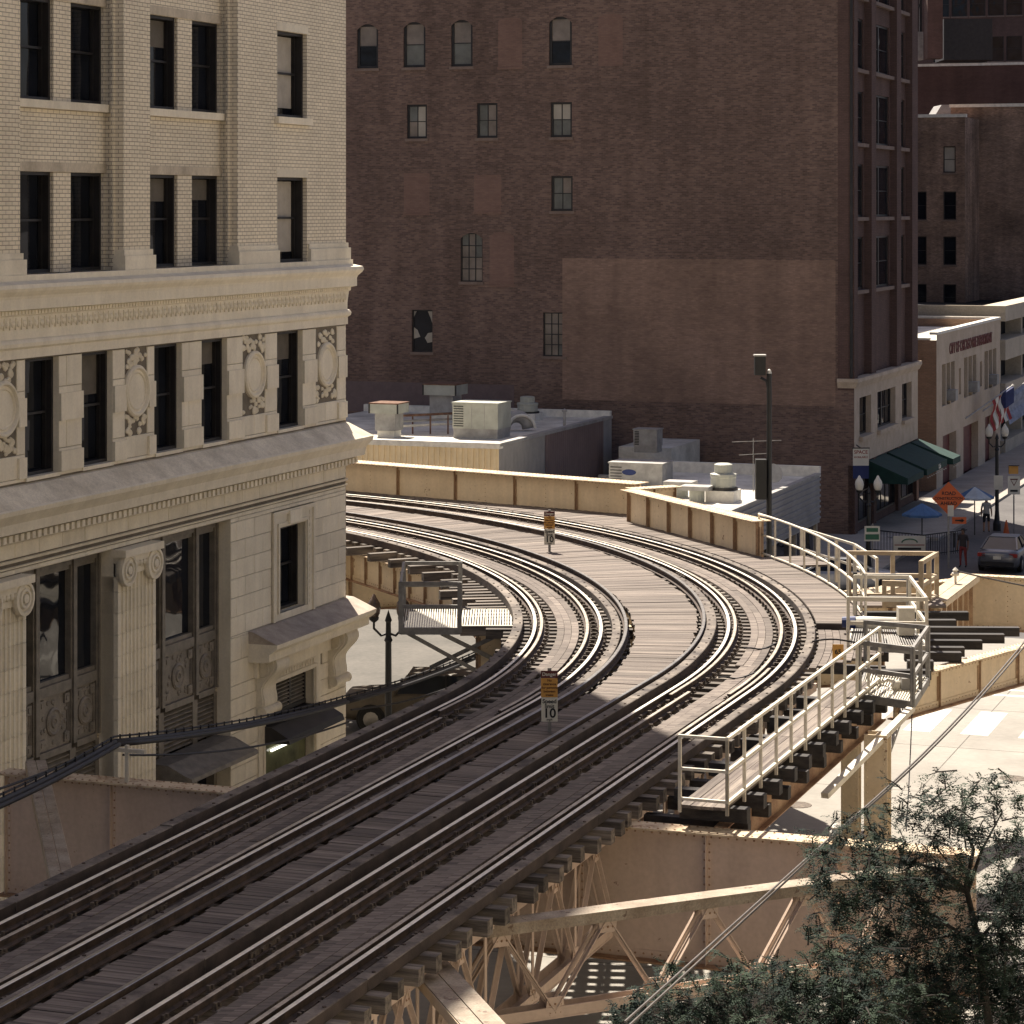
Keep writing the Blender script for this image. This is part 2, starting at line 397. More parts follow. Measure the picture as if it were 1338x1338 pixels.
_fonts = {}
def text_mesh(txt, size, m, depth=0.004, align='CENTER'):
    cu = bpy.data.curves.new('lettering', 'FONT'); cu.body = txt; cu.size = size; cu.extrude = depth; cu.offset = size * 0.022
    cu.align_x = align; cu.align_y = 'CENTER'
    t = bpy.data.objects.new('tmp', cu); C.objects.link(t)
    dg = bpy.context.evaluated_depsgraph_get(); dg.update()
    me = bpy.data.meshes.new_from_object(t.evaluated_get(dg))
    bpy.data.objects.remove(t); bpy.data.curves.remove(cu)
    me.materials.clear(); me.materials.append(M[m])
    return me
def face_matrix(o, right, up):
    right = Vector(right).normalized(); up = Vector(up).normalized(); nrm = right.cross(up)
    return Matrix(((right.x, up.x, nrm.x, o[0]), (right.y, up.y, nrm.y, o[1]), (right.z, up.z, nrm.z, o[2]), (0, 0, 0, 1)))

def cells(u0, u1, z0, z1, holes):
    us = sorted({u0, u1, *[min(max(h[k], u0), u1) for h in holes for k in (0, 1)]})
    zs = sorted({z0, z1, *[min(max(h[k], z0), z1) for h in holes for k in (2, 3)]})
    for a, b in zip(us, us[1:]):
        for c, d in zip(zs, zs[1:]):
            mu, mz = (a + b) / 2, (c + d) / 2
            if not any(h[0] < mu < h[1] and h[2] < mz < h[3] for h in holes):
                yield a, b, c, d
def wall_sheet(mb, F, u0, u1, z0, z1, y, holes, m=0):
    for a, b, c, d in cells(u0, u1, z0, z1, holes):
        mb.face([F(b, y, c), F(a, y, c), F(a, y, d), F(b, y, d)], m)
def reveal(mb, F, u0, u1, z0, z1, y0, y1, m=0):
    # the four inner faces of an opening, from depth y0 (deep) to y1 (front)
    mb.face([F(u0, y1, z0), F(u0, y0, z0), F(u0, y0, z1), F(u0, y1, z1)], m)
    mb.face([F(u1, y0, z0), F(u1, y1, z0), F(u1, y1, z1), F(u1, y0, z1)], m)
    mb.face([F(u0, y1, z0), F(u1, y1, z0), F(u1, y0, z0), F(u0, y0, z0)], m)
    mb.face([F(u0, y0, z1), F(u1, y0, z1), F(u1, y1, z1), F(u0, y1, z1)], m)
def ashlar(parent, F, u0, u1, z0, z1, y1, holes, ch=0.42, bw=0.9, m='terracotta', thick=0.05, seed=1, name='stone'):
    rnd = random.Random(seed)
    zs = sorted({z0, z1, *[min(max(h[k], z0), z1) for h in holes for k in (2, 3)]})
    row = 0
    for c, d in zip(zs, zs[1:]):
        if d - c < 0.03: continue
        k = max(1, round((d - c) / ch)); hgt = (d - c) / k
        for q in range(k):
            a, b = c + q * hgt, c + (q + 1) * hgt; row += 1; mz = (a + b) / 2
            iv = [(u0, u1)]
            for h in holes:
                if h[2] < mz < h[3]:
                    nv = []
                    for p, r in iv:
                        if h[1] <= p or h[0] >= r: nv.append((p, r)); continue
                        if h[0] > p: nv.append((p, h[0]))
                        if h[1] < r: nv.append((h[1], r))
                    iv = nv
            for p, r in iv:
                w = r - p
                if w < 0.04: continue
                off = (bw / 2 if row % 2 else 0.0)
                cuts = [p] + [x for x in [p + off + i * bw for i in range(-1, int(w / bw) + 3)] if p + 0.25 < x < r - 0.25] + [r]
                for x0, x1 in zip(cuts, cuts[1:]):
                    mb = MB().stone(F, x0, x1, a, b, y1 - thick, y1 + rnd.uniform(-0.004, 0.004))
                    obj(name, mb, m, parent)
def profile_run(mb, prof, path, m=0):
    # sweep (projection, z) profile along a polyline of (point, outward vector) stations
    rings = [[Vector(p) + Vector(o) * q[0] + UP * q[1] for q in prof] for p, o in path]
    mb.loft(rings, m, closed=False)
# ------------------------------------------------------------------ ground, streets, kerbs
mb = MB().box(WORLD, -900, 900, -200, 1600, -0.5, 0.0)
struct('ground', mb, 'asphalt')
FS = Frame((0, 0, 0), NN, D1)                         # street frame: x = n, y = v
mb = MB().box(FS, -60, -21.2, 60.0, 97.0, -0.1, 0.004)
struct('road_asphalt', mb, 'asphalt_old')
mb = MB().box(FS, -21.2, 40, -10, 97.0, -0.1, 0.004)
struct('road_concrete', mb, 'concrete')
def kerbed(name, n0, n1, v0, v1, z=0.13):
    mb = MB(); b = 0.15
    mb.box(FS, n0, n1, v0, v1, -0.1, z)
    s = struct(name, mb, 'sidewalk')
    # slabs laid in a grid, each its own piece where it is near enough to tell apart
    return s
kerbed('pavement_building', -31.0, -23.4, -5, 66.2)
kerbed('pavement_far', -60.0, -23.6, 95.6, 124.0)
kerbed('pavement_street', -27.4, -23.2, 124.0, 260)
for k in range(7):
    mb = MB().box(FS, -17.6 + k * 1.75, -16.75 + k * 1.75, 78.8, 82.6, 0.003, 0.0085)
    o = struct('crosswalk_stripe', mb, 'road_paint')
for k in range(5):
    mb = MB().box(FS, -21.0 + k * 3.6, -20.97 + k * 3.6, 20, 97, 0.003, 0.0065)
    struct('road_joint', mb, 'asphalt_old')
for k in range(8):
    mb = MB().box(FS, -21.0, 8, 40.2 + k * 6.1, 40.23 + k * 6.1, 0.003, 0.0062)
    struct('road_joint', mb, 'asphalt_old')
for k, (n_, v_) in enumerate(((-11.6, 73.2), (-16.5, 68.0))):
    o = obj('manhole_cover', MB().lathe([(0.0, 0.012), (0.30, 0.012), (0.31, 0.02), (0.36, 0.02), (0.38, 0.006)], NV(n_, v_, 0), 20), 'plate_steel')
    tag(o, ['round iron manhole cover in the sunlit street', 'round iron manhole cover near the steel column'][k], 'manhole cover', 'manhole covers')
for (n0, n1, v0, v1) in ((-14.2, -11.9, 62.0, 64.6), (-19.5, -18.3, 74, 78.5), (-9.0, -6.0, 76, 77.6)):
    struct('road_patch', MB().box(FS, n0, n1, v0, v1, 0.003, 0.0075), 'sidewalk')
for k in range(2):
    mb = MB().box(FS, -21.5, 8, 85.4 + k * 1.0, 85.7 + k * 1.0, 0.003, 0.0085)
    struct('stop_line', mb, 'road_paint')

# ------------------------------------------------------------------ cream terracotta office building on the left
K = Vector((-4.34, 68.0, 0))
FL = Frame(K, -D1, NN)
UE = 34.0                      # how far the facade runs towards the camera
HT = 44.0                      # roof height
bl = thing('office_building', K, 'cream terracotta and brick office building with cornices at the left', 'building')
BAYS = [(6.44, 10.86), (12.09, 16.43), (17.66, 22.0)]
QR = 0.433
WIN_Z = [(14.62, 16.73), (18.22, 20.35), (21.85, 23.95)]
c_holes = [(2.47, 4.22, a, b) for a, b in WIN_Z]
bay_holes = [(a, b, 14.62, HT) for a, b in BAYS]
mb = MB()
wall_sheet(mb, FL, 0, UE, 14.0, HT, 0.0, c_holes + bay_holes)
for h in c_holes: reveal(mb, FL, h[0], h[1], h[2], h[3], -0.13, 0.0)
for a, b in BAYS:
    # stepped brick reveals of the recessed bays
    for u, sg in ((a, 1), (b, -1)):
        pts = [(u, 0.0), (u, -0.2), (u + sg * 0.09, -0.2), (u + sg * 0.09, -0.27), (u, -0.27), (u, -QR)]
        for (ua, ya), (ub, yb) in zip(pts, pts[1:]):
            mb.face([FL(ua, ya, 14.62), FL(ub, yb, 14.62), FL(ub, yb, HT), FL(ua, ya, HT)])
    holes = []
    wl = [(a + 0.07, a + 1.53), (a + 2.26, a + 3.76)]
    for z0, z1 in WIN_Z:
        for w0, w1 in wl: holes.append((w0, w1, z0, z1))
    wall_sheet(mb, FL, a, b, 14.62, HT, -QR, holes)
    for h in holes: reveal(mb, FL, h[0], h[1], h[2], h[3], -QR - 0.1, -QR)
# roof, back and end walls of the block
mb.face([FL(0, 0, HT), FL(UE, 0, HT), FL(UE, -22, HT), FL(0, -22, HT)])
mb.face([FL(0, 0, 0), FL(0, 0, HT), FL(0, -22, HT), FL(0, -22, 0)])
mb.face([FL(UE, 0, 0), FL(UE, -22, 0), FL(UE, -22, HT), FL(UE, 0, HT)])
mb.face([FL(0, -22, 0), FL(0, -22, HT), FL(UE, -22, HT), FL(UE, -22, 0)])
obj('brick_wall', mb, 'cream_brick', bl)
# lintel (soldier course) and spandrel frames
def lwindow(u0, u1, z0, z1, ydeep, kind=0, fr=0.07, sash=True, glass='glass_dark', fd=0.24):
    # window in the facade: frame box with depth, sash bar, pane
    w = MB()
    yf, yb = ydeep, ydeep - fd
    for a, b, c, d in ((u0, u0 + fr, z0, z1), (u1 - fr, u1, z0, z1), (u0 + fr, u1 - fr, z0, z0 + fr), (u0 + fr, u1 - fr, z1 - fr, z1)):
        w.box(FL, a, b, yb, yf, c, d)
    fro = obj('window', w, 'frame_dark', bl)
    w = MB()
    if sash:
        zm = z0 + (z1 - z0) * 0.52
        w.box(FL, u0 + fr, u1 - fr, yb + 0.03, yb + 0.10, zm - 0.025, zm + 0.025)
        w.box(FL, u0 + fr, u0 + fr + 0.04, yb + 0.02, yb + 0.1, z0 + fr, z1 - fr)
        w.box(FL, u1 - fr - 0.04, u1 - fr, yb + 0.02, yb + 0.1, z0 + fr, z1 - fr)
        obj('sash', w, 'frame_dark', fro)
    g = MB().face([FL(u1 - fr, yb + 0.01, z0 + fr), FL(u0 + fr, yb + 0.01, z0 + fr), FL(u0 + fr, yb + 0.01, z1 - fr), FL(u1 - fr, yb + 0.01, z1 - fr)])
    obj('pane', g, glass, fro)
    return fro
rb = random.Random(3)
M['blind_dim'] = mat('blind_dim', (0.13, 0.115, 0.095), 0.9, var=0.15); M['curtain'] = mat('curtain', (0.30, 0.26, 0.20), 0.9, var=0.2, scale=6, stretch=(4, 4, 0.3))
def dress(f, u0, u1, z0, z1, yb):
    # blinds and curtains behind some of the panes
    k = rb.random(); H_ = z1 - z0
    if k < 0.55: obj('blind', MB().box(FL, u0 + 0.09, u1 - 0.09, yb + 0.012, yb + 0.02, z1 - H_ * rb.uniform(0.12, 0.40), z1 - 0.09), 'blind_dim', f)
    elif k < 0.8:
        c = MB(); w = rb.uniform(0.3, 0.6); x = u1 - 0.1 - w
        while x < u1 - 0.13: c.box(FL, x, x + 0.045, yb + 0.012, yb + rb.uniform(0.018, 0.03), z0 + 0.09, z1 - 0.09); x += 0.05
        obj('curtain', c, 'curtain', f, kind='stuff')
for (z0, z1) in WIN_Z[:2] + WIN_Z[2:]:
    for a, b in BAYS:
        for w0, w1 in ((a + 0.07, a + 1.53), (a + 2.26, a + 3.76)):
            f = lwindow(w0, w1, z0, z1, -QR - 0.08); dress(f, w0, w1, z0, z1, -QR - 0.32)
    f = lwindow(2.47, 4.22, z0, z1, -0.11, fd=0.28)
    # roller blind drawn behind the upper sash of the corner window
    g = MB().box(FL, 2.62, 4.08, -0.372, -0.366, z0 + 0.25, z1 - 0.1)
    obj('blind', g, 'blind', f)
# stone sills
for (z0, z1) in WIN_Z[1:]:
    for a, b in BAYS:
        obj('sill', MB().box(FL, a + 0.01, b - 0.01, -QR - 0.05, -QR + 0.13, z0 - 0.17, z0 - 0.003), 'terracotta', bl)
    obj('sill', MB().box(FL, 2.33, 4.36, -0.1, 0.11, z0 - 0.17, z0 - 0.003), 'terracotta', bl)
for (z0, z1) in WIN_Z:
    for a, b in BAYS:
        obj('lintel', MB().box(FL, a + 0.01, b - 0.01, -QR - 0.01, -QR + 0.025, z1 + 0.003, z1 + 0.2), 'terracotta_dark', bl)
    obj('lintel', MB().box(FL, 2.40, 4.29, -0.02, 0.012, z1 + 0.003, z1 + 0.19), 'terracotta', bl)
# moulded pier bases
PIERS = [(0.0, 6.44), (10.86, 12.09), (16.43, 17.66), (22.0, 23.2)]
for a, b in PIERS:
    m_ = MB()
    for (p, z0, z1) in ((0.05, 14.93, 15.06), (0.10, 14.62, 14.93)):
        l = a - p if a > 0 else a
        if a == 0.0:
            m_.box(FL, l, 2.42, -0.2, p, z0, z1); m_.box(FL, 4.27, b + p, -0.2, p, z0, z1)
            m_.box(FL, -p, 0, -3, p, z0, z1)
        else:
            m_.box(FL, l, b + p, -0.2, p, z0, z1)
    obj('pier_base', m_, 'terracotta', bl)

# cornices, swept round the corner
def corner_path(u_end):
    return [(FL(u_end, 0, 0), NN), (FL(0, 0, 0), NN + D1), (FL(0, -20, 0), D1)]
prof1 = [(-0.1, 14.62), (0.14, 14.62), (0.14, 14.50), (0.34, 14.44), (0.36, 14.36), (0.33, 14.30), (0.24, 14.20), (0.22, 14.14), (0.22, 13.93), (0.10, 13.90), (0.10, 13.82), (0.06, 13.79), (0.03, 13.49), (0.03, 13.33), (0.08, 13.30), (0.11, 13.24), (0.10, 13.17), (0.04, 13.12), (0.04, 12.93), (-0.1, 12.93)]
m_ = MB(); profile_run(m_, prof1, corner_path(UE)); obj('upper_cornice', m_, 'terracotta', bl)
m_ = MB(); u = 0.1
while u < 19:
    m_.box(FL, u, u + 0.07, 0.09, 0.122, 13.825, 13.9); u += 0.13
obj('rope_moulding', m_, 'terracotta', bl, kind='stuff')
m_ = MB(); u = 0.15
while u < 19:
    c = FL(u, 0.05, 13.64)
    m_.lathe([(0.075, 0.0), (0.065, 0.025), (0.03, 0.045), (0.0, 0.05)], c, 8, axis=NN)
    m_.box(FL, u + 0.10, u + 0.125, 0.03, 0.075, 13.52, 13.76)
    u += 0.225
obj('leaf_band', m_, 'terracotta', bl, kind='stuff')
prof2 = [(-0.1, 10.40), (0.06, 10.36), (0.52, 10.02), (0.56, 9.99), (0.54, 9.90), (0.44, 9.76), (0.40, 9.70), (0.38, 9.50), (0.22, 9.47), (0.10, 9.44), (0.10, 9.30), (0.06, 9.26), (0.02, 9.22), (-0.1, 9.22)]
m_ = MB(); profile_run(m_, prof2[2:], corner_path(UE)); obj('lower_cornice', m_, 'terracotta', bl)
m_ = MB(); profile_run(m_, prof2[:3], corner_path(UE)); obj('cornice_ledge', m_, 'stone_roof', bl)
u = -0.12; k = 0                   # dentils under the lower cornice, one by one
dm = MB().box(FL, 0, 0.125, 0.09, 0.29, 9.315, 9.455).mesh('dentil', [M['terracotta']])
while u < 18.6:
    o = obj('dentil', dm, 'terracotta', bl); o.location = -D1 * u; u += 0.225
# architrave lines over the ground-floor order
for z0, z1, p in ((8.84, 8.90, 0.05), (8.72, 8.76, 0.035)):
    m_ = MB(); profile_run(m_, [(-0.05, z1), (p, z1), (p * 0.6, z0), (-0.05, z0)], corner_path(UE)); obj('architrave_moulding', m_, 'terracotta', bl)

# core of the lower storeys (joint colour shows between the stones)
R3 = [(14.87, 16.23), (12.57, 13.91), (9.32, 10.65), (7.0, 8.32), (2.71, 4.22), (17.9, 19.2)]
r3h = [(a, b, 10.50, 12.90) for a, b in R3]
big = [(6.81, 10.78, 0.6, 8.60), (12.52, 16.36, 0.6, 8.60), (18.1, 22.0, 0.6, 8.6)]
door = (2.09, 5.0, 0.2, 4.30); swin = (2.59, 4.14, 5.97, 8.08)
m_ = MB()
wall_sheet(m_, FL, 0, UE, 0, 14.0, -0.03, r3h + big + [door, swin])
m_.face([FL(0, -0.03, 0), FL(0, -0.03, 14), FL(0, -22, 14), FL(0, -22, 0)])
obj('backing_wall', m_, 'joint', bl)
m_ = MB()
for h in r3h: reveal(m_, FL, *h, -0.16, -0.005)
for h in big: reveal(m_, FL, *h, -0.36, -0.005)
reveal(m_, FL, *door, -0.5, -0.005); reveal(m_, FL, *swin, -0.2, -0.005)
obj('stone_reveals', m_, 'terracotta', bl)
# ashlar
MED = [(16.55, 17.62), (10.98, 12.02), (4.9, 6.15), (0.57, 1.90)]
medh = [(a, b, 10.98, 12.90) for a, b in MED]
ashlar(bl, FL, 0.0, 19.2, 10.42, 12.93, 0.0, r3h + medh, ch=0.62, bw=1.3, seed=2)
ashlar(bl, FL, 0.0, 19.2, 8.92, 9.23, 0.0, [], ch=0.4, bw=0.95, seed=3)
ashlar(bl, FL, 0.0, 19.2, 8.60, 8.70, 0.0, [], ch=0.4, bw=0.95, seed=4)
frm = (2.09, 4.55, 5.80, 8.50)
hood = (0.0, 5.75, 5.20, 5.75)
ashlar(bl, FL, 0.0, 6.81, 0.2, 8.60, 0.0, [frm, door, (1.5, 5.4, 4.3, 4.62), hood], ch=0.42, bw=0.98, seed=5)
# cut-stone strips beside row-three windows
for a, b in R3:
    f = lwindow(a, b, 10.50, 12.90, -0.14, fd=0.22); dress(f, a, b, 10.5, 12.9, -0.36)
    obj('sill', MB().box(FL, a + 0.005, b - 0.005, -0.2, 0.03, 10.42, 10.497), 'terracotta', bl)
    for u in (a - 0.12, b - 0.0):
        pass
m_ = MB()
for a, b in ((13.91, 14.87), (8.32, 9.32), (6.15, 7.0), (4.22, 4.9), (1.9, 2.71), (12.02, 12.57), (10.65, 10.98), (0.0, 0.57), (16.23, 16.55)):
    m_ = MB().box(FL, a + 0.01, b - 0.01, -0.02, 0.055, 10.5, 10.92)
    obj('pilaster_base', m_, 'terracotta', bl)
    m_ = MB().box(FL, a + 0.01, b - 0.01, -0.02, 0.05, 11.55, 12.12)
    obj('pilaster_block', m_, 'terracotta', bl)
# medallion panels
for a, b in MED:
    c = (a + b) / 2; w = b - a
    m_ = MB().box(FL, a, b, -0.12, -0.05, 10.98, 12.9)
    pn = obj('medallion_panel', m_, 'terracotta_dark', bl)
    m_ = MB(); rr = random.Random(int(c * 10))
    for k in range(46):           # carved acanthus scrolls above and below the roundel
        zz = rr.choice((rr.uniform(11.04, 11.42), rr.uniform(12.48, 12.86))); uu = rr.uniform(a + 0.06, b - 0.06)
        r0 = rr.uniform(0.04, 0.09)
        m_.lathe([(r0, 0.0), (r0 * 1.05, 0.04), (r0 * 0.6, 0.075), (r0 * 0.45, 0.05), (0.0, 0.06)], FL(uu, -0.055, zz), 8, axis=NN)
    obj('carving', m_, 'terracotta', pn, smooth=True, kind='stuff')
    m_ = MB().lathe([(0.575, -0.04), (0.575, 0.07), (0.54, 0.11), (0.50, 0.11), (0.47, 0.05), (0.43, 0.05), (0.40, 0.075), (0.38, 0.045), (0.0, 0.055)], FL(c, -0.04, 11.95), 28, axis=NN)
    obj('roundel', m_, 'terracotta', pn, smooth=False)

# ground-floor order: fluted pilasters with scroll capitals
for (a, b) in ((10.78, 12.52), (16.36, 18.1)):
    col = MB(); nf = 9; w = (b - a - 0.2) / nf
    pts = [(a, -0.3), (a, 0.10), (a + 0.1, 0.10)]
    for k in range(nf):
        x = a + 0.1 + k * w
        pts += [(x + w * 0.16, 0.10)]
        for j in range(1, 6):
            an = math.pi * j / 6
            pts.append((x + w * 0.16 + w * 0.68 * (1 - math.cos(an)) / 2, 0.10 - 0.055 * math.sin(an)))
        pts += [(x + w * 0.84, 0.10), (x + w, 0.10)]
    pts += [(b, 0.10), (b, -0.3)]
    zz = 0.3; k = 0
    while zz < 7.98:              # drum courses, each its own stone
        z1 = min(zz + 0.46, 8.0)
        dr = MB(); g = 0.004
        dr.loft([[FL(x, y, zz + g) for x, y in pts], [FL(x, y, z1 - g) for x, y in pts]], closed=False)
        dr.face([FL(x, y, z1 - g) for x, y in pts])
        obj('pilaster_stone', dr, 'terracotta', bl); zz = z1
    cap = MB()
    cap.box(FL, a - 0.02, b + 0.02, -0.2, 0.30, 8.42, 8.58)
    cap.box(FL, a + 0.05, b - 0.05, -0.2, 0.22, 8.28, 8.42)
    cap.box(FL, a + 0.12, b - 0.12, -0.2, 0.14, 8.0, 8.28)
    cp = obj('capital', cap, 'terracotta', bl)
    for cu in (a + 0.26, b - 0.26):
        vol = MB()
        vol.lathe([(0.34, 0.0), (0.36, 0.08), (0.35, 0.15), (0.28, 0.16), (0.265, 0.10), (0.22, 0.10), (0.20, 0.16), (0.15, 0.16), (0.135, 0.10), (0.10, 0.10), (0.09, 0.17), (0.0, 0.18)], FL(cu, 0.10, 8.12), 22, axis=NN)
        obj('volute', vol, 'terracotta', cp)
    eg = MB()
    for k in range(5):
        eg.lathe([(0.085, 0), (0.07, 0.05), (0.0, 0.09)], FL(a + 0.55 + k * 0.16, 0.16, 8.22), 10, axis=NN)
    obj('egg_moulding', eg, 'terracotta', cp)

# bronze window walls between the pilasters
for bi, (a, b, z0, z1) in enumerate(big):
    y = -0.36
    fr = MB(); V = [a, a + 0.36, b - 1.32, b - 1.16, b - 0.2, b]
    mull = [(a, a + 0.10), (a + 0.10, a + 0.2), (a + 1.14, a + 1.34), (b - 1.30, b - 1.10), (b - 0.14, b)]
    mull = [(a, a + 0.16), (a + 1.02, a + 1.26), (b - 1.26, b - 1.02), (b - 0.16, b)]
    for p, q in mull:
        fr.box(FL, p, q, y - 0.18, y + 0.02, 4.62, 8.6)
        fr.box(FL, p + 0.05, q - 0.05, y - 0.1, y + 0.07, 4.62, 8.6)
    for p, q in zip([m2[1] for m2 in mull], [m2[0] for m2 in mull][1:]):
        fr.box(FL, p, q, y - 0.18, y + 0.03, 8.42, 8.6)
        fr.box(FL, p, q, y - 0.18, y + 0.04, 5.78, 6.0)
        fr.box(FL, p, q, y - 0.14, y - 0.02, 6.0, 6.1); fr.box(FL, p, q, y - 0.14, y - 0.02, 8.32, 8.42)
        fr.box(FL, p, q, y - 0.18, y + 0.04, 4.50, 4.64)
    ws = obj('window_wall', fr, 'frame_bronze', bl)
    op = list(zip([m2[1] for m2 in mull], [m2[0] for m2 in mull][1:]))
    for p, q in op:
        g = MB().face([FL(q, y - 0.12, 6.05), FL(p, y - 0.12, 6.05), FL(p, y - 0.12, 8.4), FL(q, y - 0.12, 8.4)])
        obj('pane', g, 'glass_dark', ws)
        # cast spandrel with a boss and corner squares
        sp = MB().box(FL, p, q, y - 0.1, y - 0.03, 4.64, 5.78)
        cu = (p + q) / 2
        sp.lathe([(0.30, 0), (0.30, 0.03), (0.26, 0.055), (0.22, 0.03), (0.14, 0.03), (0.12, 0.06), (0.07, 0.06), (0.05, 0.03), (0.0, 0.05)], FL(cu, y - 0.03, 5.2), 18, axis=NN)
        for su in (p + 0.14, q - 0.14):
            for sz in (4.8, 5.62):
                sp.box(FL, su - 0.10, su + 0.10, y - 0.03, y + 0.015, sz - 0.10, sz + 0.10)
                sp.box(FL, su - 0.05, su + 0.05, y + 0.015, y + 0.03, sz - 0.05, sz + 0.05)
        for e in (0.0, 0.055):
            for (pa, qa, za, zb) in ((p + 0.02 + e, p + 0.045 + e, 4.68, 5.74), (q - 0.045 - e, q - 0.02 - e, 4.68, 5.74)):
                sp.box(FL, pa, qa, y - 0.03, y - 0.005, za, zb)
        rr = random.Random(int(p * 100))
        for k in range(34):
            uu, zz2 = rr.uniform(p + 0.12, q - 0.12), rr.uniform(4.74, 5.68)
            if abs(uu - cu) < 0.33 and abs(zz2 - 5.2) < 0.33: continue
            sp.lathe([(0.055, 0), (0.045, 0.02), (0.0, 0.03)], FL(uu, y - 0.03, zz2), 6, axis=NN)
        obj('spandrel', sp, 'bronze_panel', ws)
        # louvred transom
        for k in range(9):
            zl = 3.55 + k * 0.105
            lv = MB().idx([FL(p, y - 0.16, zl + 0.09), FL(q, y - 0.16, zl + 0.09), FL(q, y - 0.02, zl), FL(p, y - 0.02, zl), FL(p, y - 0.16, zl + 0.075), FL(q, y - 0.16, zl + 0.075), FL(q, y - 0.02, zl - 0.02), FL(p, y - 0.02, zl - 0.02)], [(0, 1, 2, 3), (7, 6, 5, 4), (3, 2, 6, 7), (0, 4, 5, 1)])
            obj('louvre_slat', lv, 'frame_bronze', ws)
        g = MB().face([FL(q, y - 0.2, 0.7), FL(p, y - 0.2, 0.7), FL(p, y - 0.2, 4.5), FL(q, y - 0.2, 4.5)])
        obj('pane', g, 'glass_far', ws)
    for p, q in mull:
        obj('mullion', MB().box(FL, p, q, y - 0.22, y, 0.6, 4.5), 'frame_bronze', ws)
    if bi == 0:   # sheet-metal canopy over the entrance
        cn = MB()
        for k, (u0_, u1_) in enumerate(((7.0, 10.4),)):
            pr = [(-0.3, 3.52), (0.2, 3.50), (0.62, 3.30), (0.80, 3.24), (0.82, 3.16), (0.72, 3.10), (-0.3, 3.05)]
            cn.loft([[FL(u0_, p[0], p[1]) for p in pr], [FL(u1_, p[0], p[1]) for p in pr]], cap=True)
        obj('canopy', cn, 'frame_bronze', bl)

# small framed window, hood on scroll brackets, doorway
m_ = MB()
for (a, b, c, d, p) in ((2.09, 2.59, 5.80, 8.50, 0.03), (4.14, 4.55, 5.80, 8.50, 0.03), (2.59, 4.14, 8.08, 8.50, 0.03), (2.59, 4.14, 5.80, 5.97, 0.03)):
    m_.box(FL, a, b, -0.06, p, c, d)
for (a, b, c, d) in ((2.09, 2.19, 5.80, 8.5), (4.45, 4.55, 5.80, 8.5), (2.19, 4.45, 8.40, 8.5), (2.47, 2.55, 5.97, 8.2), (4.19, 4.27, 5.97, 8.2), (2.55, 4.19, 8.12, 8.2)):
    m_.box(FL, a, b, -0.06, 0.07, c, d)
for k in range(15):
    for uu in (2.28, 4.32):
        m_.box(FL, uu, uu + 0.09, 0.03, 0.045, 6.0 + k * 0.16, 6.1 + k * 0.16)
obj('window_surround', m_, 'terracotta', bl)
obj('keystone', MB().box(FL, 3.0, 3.7, 0.0, 0.12, 8.14, 8.46), 'terracotta', bl)
lwindow(2.62, 4.11, 5.99, 8.06, -0.18, fd=0.22)
hp = [(-0.1, 5.80), (0.12, 5.78), (0.72, 5.52), (0.76, 5.50)]
hq = [(0.76, 5.50), (0.75, 5.40), (0.60, 5.28), (0.55, 5.26), (0.55, 5.08), (0.40, 5.05), (-0.1, 5.05)]
def swept(prof, u0, u1):
    b2 = MB(); b2.loft([[FL(u0, *p) for p in prof], [FL(u1, *p) for p in prof]], closed=False)
    for uu in (u0, u1): b2.face([FL(uu, *p) for p in prof] + [FL(uu, -0.1, prof[-1][1]), FL(uu, -0.1, prof[0][1])])
    return b2
obj('hood_top', swept(hp, -0.25, 5.85), 'hood_roof', bl)
obj('hood', swept(hq, -0.25, 5.85), 'terracotta', bl)
obj('hood_frieze', MB().box(FL, 0.05, 5.55, -0.04, 0.10, 4.62, 5.06), 'terracotta', bl)
for uc in (0.72, 4.98):
    br = MB(); pr = []
    for k in range(25):           # S-scroll bracket outline
        t = k / 24; z = 5.05 - 1.45 * t
        y = 0.20 + 0.20 * math.cos(t * math.pi * 1.0) + 0.10 * math.sin(t * math.pi * 3.0 + 0.4)
        pr.append((max(0.1, y + 0.04), z))
    pr = [(-0.05, 5.05)] + pr + [(-0.05, 3.6)]
    for s0, s1, k2 in ((-0.36, 0.36, 1.0), (-0.42, -0.36, 0.86), (0.36, 0.42, 0.86)):
        ra = [[FL(uc + s, (p[0] * k2 if p[0] > 0 else p[0]), p[1]) for p in pr] for s in (s0, s1)]
        br.loft(ra, closed=False); br.face(ra[0]); br.face(list(reversed(ra[1])))
    for zz2, r0 in ((4.82, 0.20), (3.78, 0.13)):
        br.lathe([(r0, -0.44), (r0 * 0.9, -0.47), (r0 * 0.9, 0.47), (r0, 0.44)], FL(uc, 0.16, zz2), 14, axis=-D1)
    obj('bracket', br, 'terracotta', bl)
m_ = MB()
for (a, b, c, d) in ((1.72, 2.09, 0.2, 4.62), (5.0, 5.34, 0.2, 4.62), (2.09, 5.0, 4.30, 4.62)):
    m_.box(FL, a, b, -0.05, 0.045, c, d)
for (a, b, c, d) in ((1.95, 2.05, 0.2, 4.40), (5.04, 5.12, 0.2, 4.4), (2.05, 5.04, 4.33, 4.42)):
    m_.box(FL, a, b, 0.045, 0.08, c, d)
for k in range(18):
    m_.box(FL, 2.12 + k * 0.16, 2.2 + k * 0.16, 0.045, 0.07, 4.45, 4.56)
obj('door_surround', m_, 'terracotta', bl)
fr = MB()
for u0_ in (2.1, 3.0, 3.95, 4.92): fr.box(FL, u0_, u0_ + 0.08, -0.35, -0.2, 0.2, 4.30)
fr.box(FL, 2.1, 5.0, -0.35, -0.19, 3.42, 3.52); fr.box(FL, 2.1, 5.0, -0.35, -0.19, 4.22, 4.30)
df = obj('door_frame', fr, 'frame_dark', bl)
